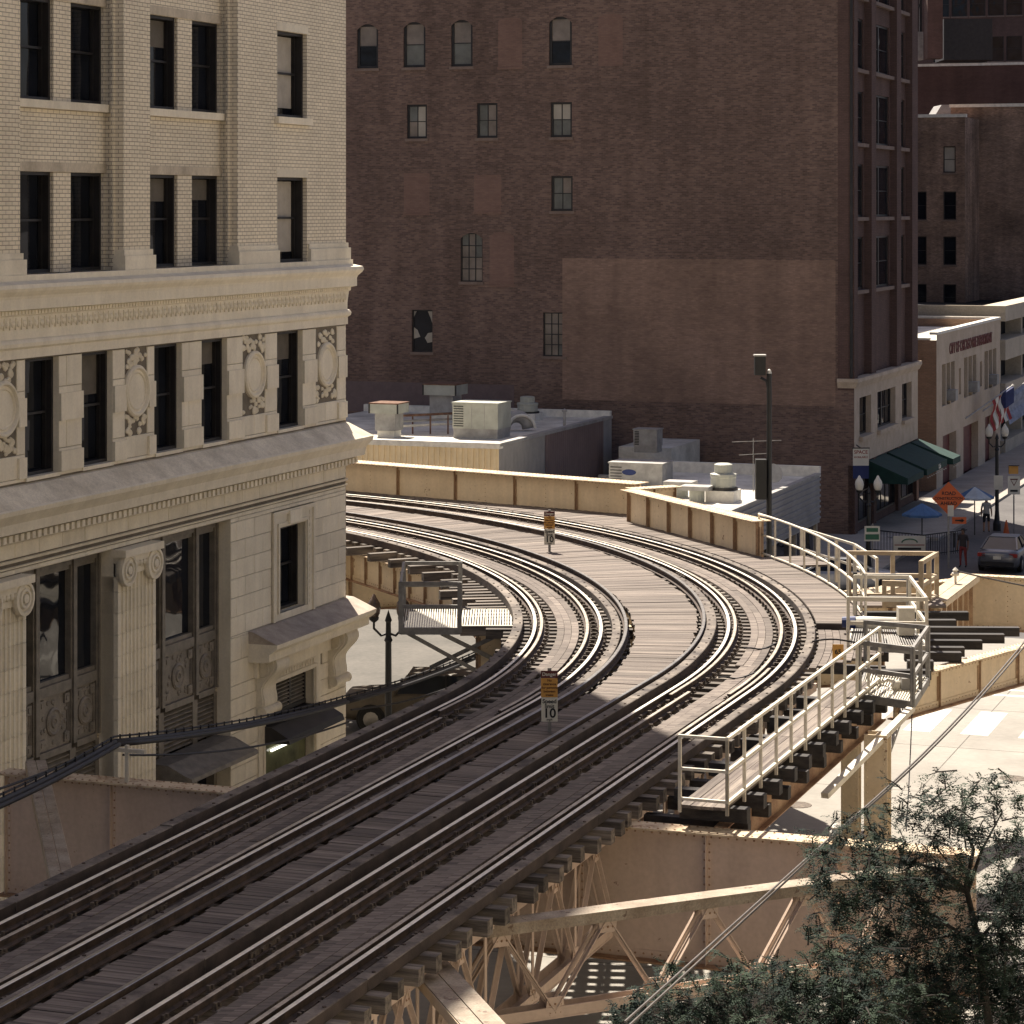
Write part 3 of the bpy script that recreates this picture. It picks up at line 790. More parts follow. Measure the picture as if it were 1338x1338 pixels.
for u0_, u1_ in ((2.18, 3.0), (3.08, 3.95), (4.03, 4.92)):
    for k in range(7):
        zl = 3.56 + k * 0.095
        lv = MB().idx([FL(u0_, -0.33, zl + 0.08), FL(u1_, -0.33, zl + 0.08), FL(u1_, -0.2, zl), FL(u0_, -0.2, zl), FL(u0_, -0.33, zl + 0.06), FL(u1_, -0.33, zl + 0.06), FL(u1_, -0.2, zl - 0.02), FL(u0_, -0.2, zl - 0.02)], [(0, 1, 2, 3), (7, 6, 5, 4), (3, 2, 6, 7)])
        obj('louvre_slat', lv, 'frame_bronze', df)
    obj('pane', MB().face([FL(u1_, -0.34, 0.2), FL(u0_, -0.34, 0.2), FL(u0_, -0.34, 4.25), FL(u1_, -0.34, 4.25)]), 'glass_far', df)
cn = MB(); pr = [(-0.2, 3.40), (0.25, 3.36), (0.7, 3.12), (0.75, 2.98), (-0.2, 2.95)]
cn.loft([[FL(1.8, *p) for p in pr], [FL(5.1, *p) for p in pr]], cap=True)
obj('awning', cn, 'frame_dark', bl)
M['tube_light'] = bpy.data.materials.new('tube_light'); M['tube_light'].use_nodes = True
_p = M['tube_light'].node_tree.nodes['Principled BSDF']; _p.inputs['Emission Color'].default_value = (1, 0.97, 0.85, 1); _p.inputs['Emission Strength'].default_value = 1.6
M['shop_green'] = glass_mat('shop_green', (0.10, 0.105, 0.055), rough=0.12, spec=0.3, wave=0.1, var=0.5)
obj('fascia_glass', MB().box(FL, 2.2, 4.9, -0.19, -0.17, 1.9, 2.9), 'shop_green', df)
obj('tube_light', MB().tube([FL(2.9, -0.12, 2.62), FL(4.3, -0.12, 2.62)], 0.03, 6), 'tube_light', df)
# ------------------------------------------------------------------ elevated railway: two curved tracks
ZT = 6.34            # top of ties
ZR = ZT + 0.15       # top of running rails
class Track:
    def __init__(s, c, rc): s.c = Vector((*c, 0)); s.rc = rc
    def pt(s, sl, off, z=0.0):
        if sl < 0: p = s.c + NN * (s.rc + off) + D1 * sl
        else:
            th = sl / s.rc; p = s.c + (NN * math.cos(th) + D1 * math.sin(th)) * (s.rc + off)
        return Vector((p.x, p.y, z))
    def tan(s, sl):
        th = max(sl, 0) / s.rc
        return D1 * math.cos(th) - NN * math.sin(th)
    def out(s, sl):
        th = max(sl, 0) / s.rc
        return NN * math.cos(th) + D1 * math.sin(th)
TI = Track((-28.10, 59.73), 29.38)
TO = Track((-24.27, 61.61), 30.05)
S0, S1 = -34.0, 39.0
def stations(a, b, step=0.6):
    n = max(2, int((b - a) / step)); return [a + (b - a) * k / n for k in range(n + 1)]
def sweep(mb, T, prof, a, b, mi=None, step=0.6):
    # prof: list of (offset, z) closed outline; mi: material index per side
    st = stations(a, b, step); n = len(prof); i0 = len(mb.v)
    for sl in st:
        for o_, z in prof: mb.v.append(tuple(T.pt(sl, o_, z)))
    for q in range(len(st) - 1):
        for j in range(n):
            mb.f.append((i0 + q * n + j, i0 + (q + 1) * n + j, i0 + (q + 1) * n + (j + 1) % n, i0 + q * n + (j + 1) % n)); mb.m.append(mi[j] if mi else 0)
    mb.f.append(tuple(i0 + j for j in range(n))); mb.m.append(0)
    e = i0 + (len(st) - 1) * n
    mb.f.append(tuple(e + j for j in reversed(range(n)))); mb.m.append(0)
def rail_prof(o, z0, h, head=0.07, foot=0.14):
    hh, ff = head / 2, foot / 2
    return [(o - ff, z0), (o - ff, z0 + 0.02), (o - 0.012, z0 + 0.04), (o - 0.012, z0 + h - 0.045), (o - hh, z0 + h - 0.035), (o - hh, z0 + h - 0.006), (o - hh + 0.008, z0 + h),
            (o + hh - 0.008, z0 + h), (o + hh, z0 + h - 0.006), (o + hh, z0 + h - 0.035), (o + 0.012, z0 + h - 0.045), (o + 0.012, z0 + 0.04), (o + ff, z0 + 0.02), (o + ff, z0)]
RM = [0, 0, 0, 0, 0, 1, 1, 1, 0, 0, 0, 0, 0, 0]
def rect(o0, o1, z0, z1): return [(o0, z0), (o0, z1), (o1, z1), (o1, z0)]

def timber_run(T, o0, o1, z0, z1, a, b, parent, name='guard_timber', ln=4.6):
    # long guard timbers laid end to end with a butt joint
    s_ = a; k = 0
    while s_ < b:
        e = min(s_ + ln, b); mb = MB()
        jz = random.uniform(-0.008, 0.008)
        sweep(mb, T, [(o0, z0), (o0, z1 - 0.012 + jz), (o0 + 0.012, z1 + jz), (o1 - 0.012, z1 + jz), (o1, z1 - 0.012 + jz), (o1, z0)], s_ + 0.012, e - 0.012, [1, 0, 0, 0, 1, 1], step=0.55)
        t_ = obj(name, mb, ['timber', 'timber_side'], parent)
        bm = MB(); q = s_ + 0.3
        while q < e - 0.1:        # bolt heads
            c = T.pt(q, (o0 + o1) / 2 + random.choice((-0.05, 0.05)), z1 + jz)
            bm.lathe([(0.028, 0), (0.028, 0.014), (0.0, 0.02)], c, 6); q += 0.62
        if bm.v: obj('bolts', bm, 'rail_rust', t_, kind='stuff')
        s_ = e; k += 1

TIE = MB().box(WORLD, -1.43, 1.43, -0.105, 0.105, -0.22, 0.0).mesh('tie', [M['tie']])
def build_track(T, label, third_side, guard_lo, ext):
    tr = thing('railway_track', T.pt(-5, 0, ZT - 0.2), label, 'railway track', 'elevated railway tracks')
    # ties, one object each
    sl = S0; k = 0
    while sl < S1:
        p = T.pt(sl, 0, ZT); o_ = T.out(sl); ang = math.atan2(o_.y, o_.x) + random.uniform(-0.012, 0.012)
        sh = random.uniform(-0.06, 0.06)
        mw = Matrix.Translation(p + o_ * sh) @ Matrix.Rotation(ang, 4, 'Z')
        lo, hi = ext(sl, k)
        if lo != -1.43 or hi != 1.43:
            mw = mw @ Matrix.Translation(((lo + hi) / 2, 0, 0)) @ Matrix.Diagonal(((hi - lo) / 2.86, 1, 1, 1))
        obj('tie', TIE, None, tr, mw=mw)
        sl += 0.60 if sl < 2 else 0.50; k += 1
    for off in (-0.75, 0.75):
        mb = MB(); sweep(mb, T, rail_prof(off, ZT + 0.015, 0.15), S0, S1, RM)
        obj('rail', mb, ['rail_rust', 'rail_head'], tr)
    # restraining / guard rails
    mb = MB(); sweep(mb, T, rail_prof(-0.60, ZT + 0.015, 0.155), -1.0, S1, RM); obj('restraining_rail', mb, ['rail_rust', 'guard_head'], tr)
    mb = MB(); sweep(mb, T, rail_prof(0.44, ZT + 0.015, 0.14), -0.5, S1, RM); obj('guard_rail', mb, ['rail_rust', 'guard_head'], tr)
    mb = MB(); sweep(mb, T, rail_prof(-0.36, ZT + 0.015, 0.14), S0, guard_lo, RM); obj('guard_rail', mb, ['rail_rust', 'guard_head'], tr)
    mb = MB(); sweep(mb, T, rail_prof(0.585, ZT + 0.015, 0.14), S0, guard_lo + 3, RM); obj('guard_rail', mb, ['rail_rust', 'guard_head'], tr)
    # third rail on insulators
    o3 = 1.31 * third_side
    mb = MB(); sweep(mb, T, rail_prof(o3, ZT + 0.10, 0.17, 0.075, 0.12), S0, S1, RM)
    t3 = obj('third_rail', mb, ['rail_rust', 'third_head'], tr)
    sl = S0 + 1
    while sl < S1:
        ins = MB().lathe([(0.07, 0.0), (0.075, 0.04), (0.05, 0.06), (0.06, 0.10)], T.pt(sl, o3, ZT), 8)
        obj('insulator', ins, 'black_metal', t3); sl += 3.0
    # guard timbers outside both rails
    timber_run(T, -1.25, -1.03, ZT + 0.005, ZT + 0.20, S0, S1, tr)
    timber_run(T, 1.0, 1.19, ZT + 0.005, ZT + 0.17, S0, S1, tr)
    # walk boards between the rails, three planks wide
    for (a, b) in ((-0.245, -0.087), (-0.079, 0.079), (0.087, 0.245)):
        s_ = S0 + random.uniform(0, 2)
        while s_ < S1:
            e = min(s_ + 3.6, S1); mb = MB(); dz = random.uniform(-0.006, 0.006)
            sh = 0.0 if s_ > 1 else 0.12
            sweep(mb, T, rect(a + sh, b + sh, ZT + 0.004, ZT + 0.05 + dz), s_ + 0.006, e - 0.006, step=0.6)
            obj('walk_board', mb, 'deck', tr); s_ = e
    # tie plates, clips and spikes beside every rail: too many to pick apart
    mb = MB(); sl = S0; rr = random.Random(5)
    while sl < S1:
        for off in (-0.75, 0.75, 0.44 if sl > -0.5 else -0.36):
            t_ = T.tan(sl); o_ = T.out(sl)
            F = Frame(T.pt(sl, off, ZT), o_, t_)
            mb.box(F, -0.12, 0.12, -0.085, 0.085, 0.0, 0.016)
            for sx in (-0.095, 0.095):
                for sy in (-0.05, 0.05):
                    mb.box(F, sx - 0.022, sx + 0.022, sy - 0.022, sy + 0.022, 0.016, rr.uniform(0.05, 0.085))
        if sl > -6:                # rail braces between restraining and running rails
            for off, w in ((0.595, 0.10), (-0.48, 0.055)):
                F = Frame(T.pt(sl, off, ZT), T.out(sl), T.tan(sl))
                mb.box(F, -w, w, -0.05, 0.05, 0.0, 0.025)
                mb.box(F, -w * 0.5, w * 0.2, -0.055, -0.01, 0.03, 0.10); mb.box(F, -w * 0.1, w * 0.6, 0.01, 0.055, 0.03, 0.085)
        sl += 0.60 if sl < 2 else 0.50
    obj('rail_fastenings', mb, 'plate_steel', tr, kind='stuff')
    # splice bars
    for off in (-0.75, 0.75):
        sl = S0 + 3 + (off > 0) * 4
        while sl < S1 - 1:
            F = Frame(T.pt(sl, off, ZT), T.out(sl), T.tan(sl)); sb = MB()
            for sg in (-1, 1):
                sb.box(F, sg * 0.03 - 0.014, sg * 0.03 + 0.014, -0.45, 0.45, 0.035, 0.12)
                for q in (-0.35, -0.12, 0.12, 0.35): sb.box(F, sg * 0.055 - 0.016, sg * 0.055 + 0.016, q - 0.02, q + 0.02, 0.06, 0.10)
            obj('splice_bar', sb, 'plate_steel', tr); sl += 11.9
    return tr
def ext_i(sl, k):
    if sl > 12 and k % 3 == 0: return (-2.1, 1.43)
    if 10 < sl < 18: return (-1.43 - 0.5 * ((k * 7) % 3), 1.43)
    return (-1.43, 1.43)
def ext_o(sl, k):
    return (-1.43, 1.43)
build_track(TI, 'inner curved elevated railway track, the left one of the two', 1, -1.5, ext_i)
build_track(TO, 'outer curved elevated railway track, the right one of the two', -1, -0.5, ext_o)

# ------------------------------------------------------------------ plank walkway between the tracks
def hit_outer(p, d, off):
    # distance from p along d to the outer track's offset line
    best = None
    r = TO.rc + off; q = p - TO.c
    b = q.dot(d); c = q.dot(q) - r * r; disc = b * b - c
    if disc > 0:
        for t in (-b + math.sqrt(disc), -b - math.sqrt(disc)):
            if t > 0 and (q + d * t).dot(D1) >= 0: best = t if best is None else min(best, t)
    den = d.dot(NN)
    if den > 1e-3:
        t = (TO.c.dot(NN) + r - p.dot(NN)) / den
        if t > 0 and (p + d * t - TO.c).dot(D1) < 0: best = t if best is None else min(best, t)
    return best
cw = thing('plank_walkway', TI.pt(0, 2.2, ZT), 'weathered plank walkway running between the two tracks', 'walkway')
sl = S0; PW = 0.24
while sl < S1 - 1:
    o_ = TI.out(sl); a = TI.pt(sl, 1.50, 0); ln = hit_outer(a, o_, -1.45)
    if ln is not None and ln > 0.3:
        wd = PW * (1 + (1.5 + ln / 2) / TI.rc if sl > 0 else 1) - 0.012
        dz = random.uniform(-0.006, 0.006); lo = random.uniform(-0.03, 0.03)
        mb = MB().box(WORLD, 0, ln + random.uniform(-0.04, 0.02), -wd / 2, wd / 2, -0.05, 0.0)
        mw = Matrix.Translation(a + o_ * lo + UP * (ZT + 0.13 + dz)) @ Matrix.Rotation(math.atan2(o_.y, o_.x) + random.uniform(-0.006, 0.006), 4, 'Z') @ Matrix.Rotation(random.uniform(-0.01, 0.01), 4, 'X')
        obj('plank', mb, 'deck', cw, mw=mw)
    sl += PW
for off in (1.62,):
    mb = MB(); sweep(mb, TI, rect(1.6, 1.72, ZT - 0.1, ZT + 0.07), S0, S1); obj('nailer', mb, 'timber_side', cw)
    mb = MB(); sweep(mb, TO, rect(-1.72, -1.6, ZT - 0.1, ZT + 0.07), S0, S1); obj('nailer', mb, 'timber_side', cw)

# ------------------------------------------------------------------ plank platform outside the outer track
pf = thing('plank_platform', TO.pt(10, 1.9, ZT), 'pale plank platform along the outside of the outer track', 'platform')
G1A, G1B = Vector((-9.5, 89.95, 0)), Vector((3.95, 80.05, 0))
G2A, G2B = Vector((3.55, 78.5, 0)), Vector((6.75, 70.7, 0))
def seg_hit(p, d, a, b):
    e = b - a; den = d.x * e.y - d.y * e.x
    if abs(den) < 1e-6: return None
    w = a - p; t = (w.x * e.y - w.y * e.x) / den; s_ = (w.x * d.y - w.y * d.x) / den
    return t if t > 0 and -0.02 <= s_ <= 1.02 else None
sl = 8.35
while sl < S1:
    o_ = TO.out(sl); a = TO.pt(sl, 1.24, 0)
    ln = 1.16
    cand = [t for t in (seg_hit(a, o_, G1A, G1B), seg_hit(a, o_, G2A, G2B)) if t]
    if cand: ln = min(cand) - 0.05
    elif sl > 17: ln = 2.3
    mb = MB().box(WORLD, 0, ln, -PW * 0.53 + 0.006, PW * 0.53 - 0.006, -0.05, 0)
    mw = Matrix.Translation(a + UP * (ZT + 0.17 + random.uniform(-0.005, 0.005))) @ Matrix.Rotation(math.atan2(o_.y, o_.x), 4, 'Z')
    obj('plank', mb, 'deck', pf, mw=mw); sl += PW
mb = MB(); sweep(mb, TO, rect(1.28, 1.40, ZT - 0.2, ZT + 0.115), 8.4, S1); obj('edge_beam', mb, 'timber_side', pf)
mb = MB(); sweep(mb, TO, rect(2.2, 2.32, ZT - 0.2, ZT + 0.115), 8.4, 19.5); obj('edge_beam', mb, 'timber_side', pf)
F = Frame(TO.pt(8.22, 0, 0), TO.out(8.22), TO.tan(8.22))
obj('end_board', MB().box(F, 1.24, 2.42, -0.02, 0.03, ZT - 0.12, ZT + 0.16), 'timber_side', pf)
# lower landing whose planks run along the track
ld = thing('plank_landing', TO.pt(6, 1.9, ZT), 'lower plank landing in front of the pale platform end', 'platform')
for k in range(9):
    mb = MB(); sweep(mb, TO, rect(1.27 + k * 0.16, 1.27 + k * 0.16 + 0.148, ZT - 0.02, ZT + 0.03 + random.uniform(-0.005, 0.005)), 3.4 + 0.25 * k, 8.19, step=0.4)
    obj('plank', mb, 'deck', ld)
for sl in (4.2, 5.8, 7.4):
    F = Frame(TO.pt(sl, 0, 0), TO.out(sl), TO.tan(sl))
    obj('joist', MB().box(F, 1.45, 2.8, -0.08, 0.08, ZT - 0.22, ZT - 0.025), 'tie_dark', ld)
# ------------------------------------------------------------------ plate girders, trusses, columns
def plate_girder(label, A, B, z0, z1, stiff=1.6, fl=0.36, both=True, name='plate_girder', cat='girder', rows=True, group=None, mid=False, st_w=0.09, flip=1, mats=('girder', 'girder_top', 'girder_rust')):
    A, B = Vector(A), Vector(B); d = (B - A); ln = d.length; d.normalize(); nr = ortho(d) * flip   # nr: face turned to the viewer
    F = Frame(A, d, -nr if flip > 0 else nr) if False else Frame(A, d, d.cross(UP) * -1)
    t = thing(name, (A + B) / 2 + UP * z0, label, cat, group)
    obj('web', MB().box(F, 0, ln, -0.012, 0.012, z0 + 0.03, z1 - 0.03), mats[0], t)
    obj('top_flange', MB().box(F, -0.06, ln + 0.06, -fl / 2, fl / 2, z1 - 0.03, z1), mats[1], t)
    obj('bottom_flange', MB().box(F, -0.04, ln + 0.04, -fl / 2, fl / 2, z0, z0 + 0.03), mats[2], t)
    for sg in (-1, 1):
        y0, y1 = sorted((sg * 0.012, sg * 0.03))
        obj('flange_angle', MB().box(F, 0, ln, y0, y1, z1 - 0.17, z1 - 0.03), mats[0], t); obj('flange_angle', MB().box(F, 0, ln, y0, y1, z0 + 0.03, z0 + 0.16), mats[0], t)
    k = max(1, round(ln / stiff)); rv = MB(); vn = F.ey
    for q in range(k + 1):
        x = min(max(ln * q / k, 0.05), ln - 0.05); sm = MB()
        for sg in (-1, 1):
            y0, y1 = sorted((sg * 0.03, sg * (0.03 + st_w)))
            sm.box(F, x - 0.008, x + 0.008, y0, y1, z0 + 0.03, z1 - 0.03)
            y0, y1 = sorted((sg * 0.012, sg * 0.03))
            sm.box(F, x - 0.055, x + 0.06, y0, y1, z0 + 0.165, z1 - 0.175)
        obj('stiffener', sm, 'stiffener' if mats[0] == 'girder' else mats[0], t)
        zz = z0 + 0.25
        while zz < z1 - 0.2:
            for sg in (-1, 1):
                rivets(rv, [F(x + 0.04, sg * 0.03, zz), F(x - 0.04, sg * 0.03, zz)], vn * sg)
                if mid and q < k: rivets(rv, [F(x + ln / k / 2, sg * 0.012, zz)], vn * sg, 0.016)
            zz += 0.13
    x = 0.08
    while x < ln:
        for sg in (-1, 1):
            rivets(rv, [F(x, sg * 0.03, z1 - 0.10), F(x, sg * 0.03, z0 + 0.10)], vn * sg)
            if rows: rivets(rv, [F(x, sg * fl * 0.36, z1)], UP, 0.024)
        x += 0.14
    obj('rivets', rv, 'stiffener' if mats[0] == 'girder' else 'girder_rust', t, kind='stuff')
    return t, F, ln
plate_girder('long tan plate girder standing along the far outer edge of the deck', G1A, G1B, 5.4, 7.50, stiff=2.45, fl=0.80, mid=True)
plate_girder('tan plate girder ending beside the white pipe railing', G2A, G2B, 5.4, 7.47, stiff=1.48, fl=0.60)
plate_girder('short tan girder stub joining the ends of two deck-edge girders', (3.6, 78.75, 0), (5.0, 79.45, 0), 5.6, 7.475, stiff=0.8, fl=0.56)
# cross girder over the street, carrying both tracks
G3V = 39.9
plate_girder('deep tan cross girder spanning the street under both tracks', NV(-23.9, G3V), NV(-6.9, G3V), 3.95, 6.10, stiff=2.12, fl=0.46, mats=('girder_brown', 'girder_top', 'girder_rust'))
plate_girder('cross girder under the curve reaching out to the left platform', TI.pt(11.4, -2.1), TO.pt(11.4, 3.2), 4.5, 6.10, stiff=1.6, fl=0.4)
plate_girder('far cross girder under the curve behind the office corner', TI.pt(28, -3.0), TO.pt(27, 3.0), 4.3, 6.10, stiff=2.0, fl=0.4)
for a, b, lb in ((10.9, 19.3, 'rusty tan stringer girder under the inner track beside the lamp'), (19.5, 28.0, 'stringer girder under the inner track at the office corner'), (28.2, 37, 'stringer girder under the inner track hidden behind the office')):
    plate_girder(lb, TI.pt(a, -1.30), TI.pt(b, -1.30), 5.25, 6.09, stiff=1.05, fl=0.3, st_w=0.06)
for T, o_, nm in ((TI, 0.9, 'middle stringer under the inner track'), (TO, -0.9, 'middle stringer under the outer track')):
    plate_girder(nm + ' on the straight', T.pt(S0, o_), T.pt(-9.2, o_), 4.9, 6.09, stiff=2.4, fl=0.3, rows=False)
    plate_girder(nm + ' before the curve', T.pt(-8.8, o_), T.pt(0, o_), 4.9, 6.09, stiff=2.4, fl=0.3, rows=False)
    plate_girder(nm + ' on the curve', T.pt(0, o_), T.pt(9, o_), 4.9, 6.09, stiff=2.4, fl=0.3, rows=False)
    plate_girder(nm + ' past the curve middle', T.pt(9.2, o_), T.pt(18, o_), 4.9, 6.09, stiff=2.4, fl=0.3, rows=False)
plate_girder('outer stringer under the inner track along the office side', TI.pt(S0, -0.95), TI.pt(-9.2, -0.95), 4.9, 6.09, stiff=2.0, fl=0.3)
plate_girder('outer stringer under the inner track where the curve begins', TI.pt(-8.8, -0.95), TI.pt(1, -0.95), 4.9, 6.09, stiff=2.0, fl=0.3)

def lattice(label, A, B, z0, z1, panel=1.5, w=0.09, chord=0.22, name='lattice_truss', top_mat='weathered_tan', verticals=True, gus=True, top_w=None):
    A, B = Vector((A[0], A[1], 0)), Vector((B[0], B[1], 0)); d = B - A; ln = d.length; d.normalize(); F = Frame(A, d, UP.cross(d))
    t = thing(name, (A + B) / 2 + UP * z0, label, 'truss')
    tw = top_w or chord
    obj('top_chord', MB().box(F, 0, ln, -tw / 2, tw / 2, z1 - 0.025, z1).box(F, 0, ln, -tw / 2 + 0.01, -tw / 2 + 0.03, z1 - 0.16, z1 - 0.025).box(F, 0, ln, tw / 2 - 0.03, tw / 2 - 0.01, z1 - 0.16, z1 - 0.025), top_mat, t)
    obj('bottom_chord', MB().box(F, 0, ln, -chord / 2, chord / 2, z0, z0 + 0.02).box(F, 0, ln, -chord / 2 + 0.01, -chord / 2 + 0.03, z0 + 0.02, z0 + 0.16).box(F, 0, ln, chord / 2 - 0.03, chord / 2 - 0.01, z0 + 0.02, z0 + 0.16), 'girder_brown', t)
    k = max(1, round(ln / panel)); p = ln / k; rv = MB()
    for q in range(k):
        a, m_, b = q * p, (q + 0.5) * p, (q + 1) * p
        for sg in (-1, 1):
            y = sg * (chord / 2 - 0.045)
            obj('diagonal', MB().bar(F(a, y, z0 + 0.1), F(m_, y, z1 - 0.1), 0.015, w, up=F.ey).bar(F(a, y + 0.03 * sg * -1, z0 + 0.1), F(m_, y + 0.03 * sg * -1, z1 - 0.1), 0.05, 0.015, up=F.ey), 'girder_brown', t)
            obj('diagonal', MB().bar(F(m_, y, z1 - 0.1), F(b, y, z0 + 0.1), 0.015, w, up=F.ey).bar(F(m_, y - 0.03 * sg, z1 - 0.1), F(b, y - 0.03 * sg, z0 + 0.1), 0.05, 0.015, up=F.ey), 'girder_brown', t)
            if verticals: obj('vertical', MB().box(F, a - w / 2, a + w / 2, min(y, y + 0.015 * sg), max(y, y + 0.015 * sg), z0 + 0.03, z1 - 0.03), 'girder_brown', t)
            if gus:
                for gx, gz in ((m_, z1 - 0.17), (a, z0 + 0.15)):
                    yy = y + sg * 0.012
                    obj('gusset', MB().idx([F(gx - 0.17, yy, gz + 0.13 * (1 if gz > (z0 + z1) / 2 else -1)), F(gx + 0.17, yy, gz + 0.13 * (1 if gz > (z0 + z1) / 2 else -1)), F(gx + 0.12, yy, gz - 0.15 * (1 if gz > (z0 + z1) / 2 else -1)), F(gx - 0.12, yy, gz - 0.15 * (1 if gz > (z0 + z1) / 2 else -1)),
                                            F(gx - 0.17, yy + sg * 0.012, gz + 0.13 * (1 if gz > (z0 + z1) / 2 else -1)), F(gx + 0.17, yy + sg * 0.012, gz + 0.13 * (1 if gz > (z0 + z1) / 2 else -1)), F(gx + 0.12, yy + sg * 0.012, gz - 0.15 * (1 if gz > (z0 + z1) / 2 else -1)), F(gx - 0.12, yy + sg * 0.012, gz - 0.15 * (1 if gz > (z0 + z1) / 2 else -1))],
                                           [(0, 1, 2, 3), (4, 7, 6, 5), (0, 4, 5, 1), (1, 5, 6, 2), (2, 6, 7, 3), (3, 7, 4, 0)]), 'girder_brown', t)
                    rivets(rv, [F(gx + e, yy + sg * 0.014, gz + h) for e in (-0.08, 0.0, 0.08) for h in (-0.07, 0.05)], F.ey * sg, 0.02)
    obj('rivets', rv, 'girder_rust', t, kind='stuff')
    return t
lattice('lattice stringer truss under the outer track in front of the cross girder', NV(-12.72, 22), NV(-12.72, G3V - 0.3), 4.40, 6.10, panel=2.0, chord=0.3, top_mat='girder_brown')
lattice('lattice stringer truss under the outer track beyond the cross girder', NV(-12.72, G3V + 0.3), NV(-12.6, 53), 4.40, 6.10, panel=2.0, chord=0.3, gus=False, top_mat='girder_brown')
lattice('sunlit lattice strut slanting from the track to the right girder end', (-0.95, 36.1), (6.6, 39.7), 4.55, 5.98, panel=1.75, chord=0.28, top_w=0.34, verticals=False)
def flat_strut(label, a, b, w=0.42, h=0.16):
    a, b = Vector(a), Vector(b); d = (b - a); ln = d.length; d.normalize(); F = Frame(a, d, UP.cross(d), d.cross(UP.cross(d)))
    t = thing('lateral_strut', (a + b) / 2, label, 'strut')
    for k in range(2):
        obj('channel', MB().box(F, 0, ln, -w / 2 + k * w / 2 + 0.008, -w / 2 + (k + 1) * w / 2 - 0.008, -0.02, 0.0), 'weathered_tan' if a.y < 50 else 'tan_rail', t)
    obj('side_plate', MB().box(F, 0, ln, -w / 2, -w / 2 + 0.015, -h, -0.021).box(F, 0, ln, w / 2 - 0.015, w / 2, -h, -0.021), 'girder', t)
    return t
flat_strut('pale flat strut leaning from the left girder end to the inner track', (-8.35, 45.6, 6.30), (-6.55, 38.0, 6.12), 0.36)
flat_strut('pale flat strut under the tie ends at the bottom of the picture', (-1.12, 34.4, 6.02), (0.75, 28.0, 6.02), 0.55)
def column(label, n, v, z1, w=0.42, d=0.36):
    t = thing('steel_column', NV(n, v, 0), label, 'column', 'steel columns of the elevated railway')
    F = Frame(NV(n, v, 0), NN, D1)
    obj('shaft', MB().box(F, -w / 2, w / 2, -d / 2, -d / 2 + 0.03, 0, z1).box(F, -w / 2, w / 2, d / 2 - 0.03, d / 2, 0, z1).box(F, -0.015, 0.015, -d / 2 + 0.03, d / 2 - 0.03, 0, z1), 'girder', t)
    obj('base_plate', MB().box(F, -w, w, -d, d, 0.0, 0.06), 'girder_rust', t)
    rv = MB(); z = 0.2
    while z < z1:
        rivets(rv, [F(s * w * 0.36, -d / 2, z) for s in (-1, 1)], -D1, 0.02); z += 0.14
    obj('rivets', rv, 'girder', t, kind='stuff')
column('steel column under the left end of the cross girder', -23.4, G3V, 3.95)
column('steel column under the right end of the cross girder', -7.4, G3V, 3.95)
column('riveted tan column beside the sunlit street', -10.25, 48.6, 6.05, 0.44, 0.40)
p = TI.pt(11.4, -1.6); column('column under the curve near the left platform', p.dot(NN), p.dot(D1), 4.5)
p = TO.pt(11.4, 2.4); column('column under the curve below the pipe railing', p.dot(NN), p.dot(D1), 4.5)
p = TI.pt(28, -2.4); column('column behind the corner of the office building', p.dot(NN), p.dot(D1), 4.3)
p = TO.pt(27, 2.4); column('column under the long deck-edge girder', p.dot(NN), p.dot(D1), 4.3)
# bearing beam under the catwalk; its dark rust colour stands in for shade
lb = thing('bearing_beam', NV(-11.2, 45, 5.6), 'bearing beam under the catwalk, coloured dark for the underside shade', 'beam')
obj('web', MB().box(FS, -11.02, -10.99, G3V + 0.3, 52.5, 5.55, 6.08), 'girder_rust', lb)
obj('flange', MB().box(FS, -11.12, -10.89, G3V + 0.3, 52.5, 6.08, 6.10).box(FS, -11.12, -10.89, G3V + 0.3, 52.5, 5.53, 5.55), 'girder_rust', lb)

for k in range(9):
    v = G3V + 0.9 + k * 1.35
    obj('joist', MB().box(FS, -12.45, -10.7, v - 0.1, v + 0.1, 5.86, 6.07), 'tie_dark', lb)
# ------------------------------------------------------------------ spur girders on the right with bare ties
plate_girder('tan spur girder with rivets carrying bare dark ties at the right', (8.0, 54.3, 0), (14.6, 62.3, 0), 5.28, 6.14, stiff=1.6, fl=0.34, st_w=0.05)
plate_girder('tan girder behind the bare ties at the right edge', (11.7, 68.9, 0), (22.0, 65.2, 0), 4.85, 6.28, stiff=2.6, fl=0.36, mid=True)
plate_girder('short tan girder under the timber railing at the right', (8.6, 66.3, 0), (12.0, 68.7, 0), 5.0, 6.20, stiff=1.2, fl=0.34)
tl = [(59.7, 8.75, 11.62), (58.75, 8.75, 11.1), (57.9, 8.7, 10.45), (57.0, 8.6, 9.9), (56.35, 8.5, 9.72), (55.3, 8.4, 8.95)]
for k, (y, x0, x1) in enumerate(tl):
    t = obj('bare_tie', MB().box(WORLD, -(x1 - x0) / 2, (x1 - x0) / 2, -0.11, 0.11, -0.2, 0.0), 'tie_dark', mw=Matrix.Translation(((x0 + x1) / 2, y, 6.36)) @ Matrix.Rotation(R(-2.0), 4, 'Z'))
    tag(t, ['longest, farthest bare dark tie on the spur girder', 'second bare dark tie from the far end of the spur girder', 'third bare dark tie from the far end of the spur girder', 'fourth bare dark tie from the far end of the spur girder', 'fifth bare dark tie from the far end of the spur girder', 'shortest, nearest bare dark tie on the spur girder'][k], 'railway tie', 'bare ties on the spur girder')
st = flat_strut('sunlit flat strut sloping to the spur girder by the timber railing', (11.95, 68.2, 6.36), (10.35, 63.9, 6.34), 0.62)
flat_strut('sunlit flat strut behind the metal cages', (10.2, 67.4, 6.30), (8.9, 65.2, 6.30), 0.5)
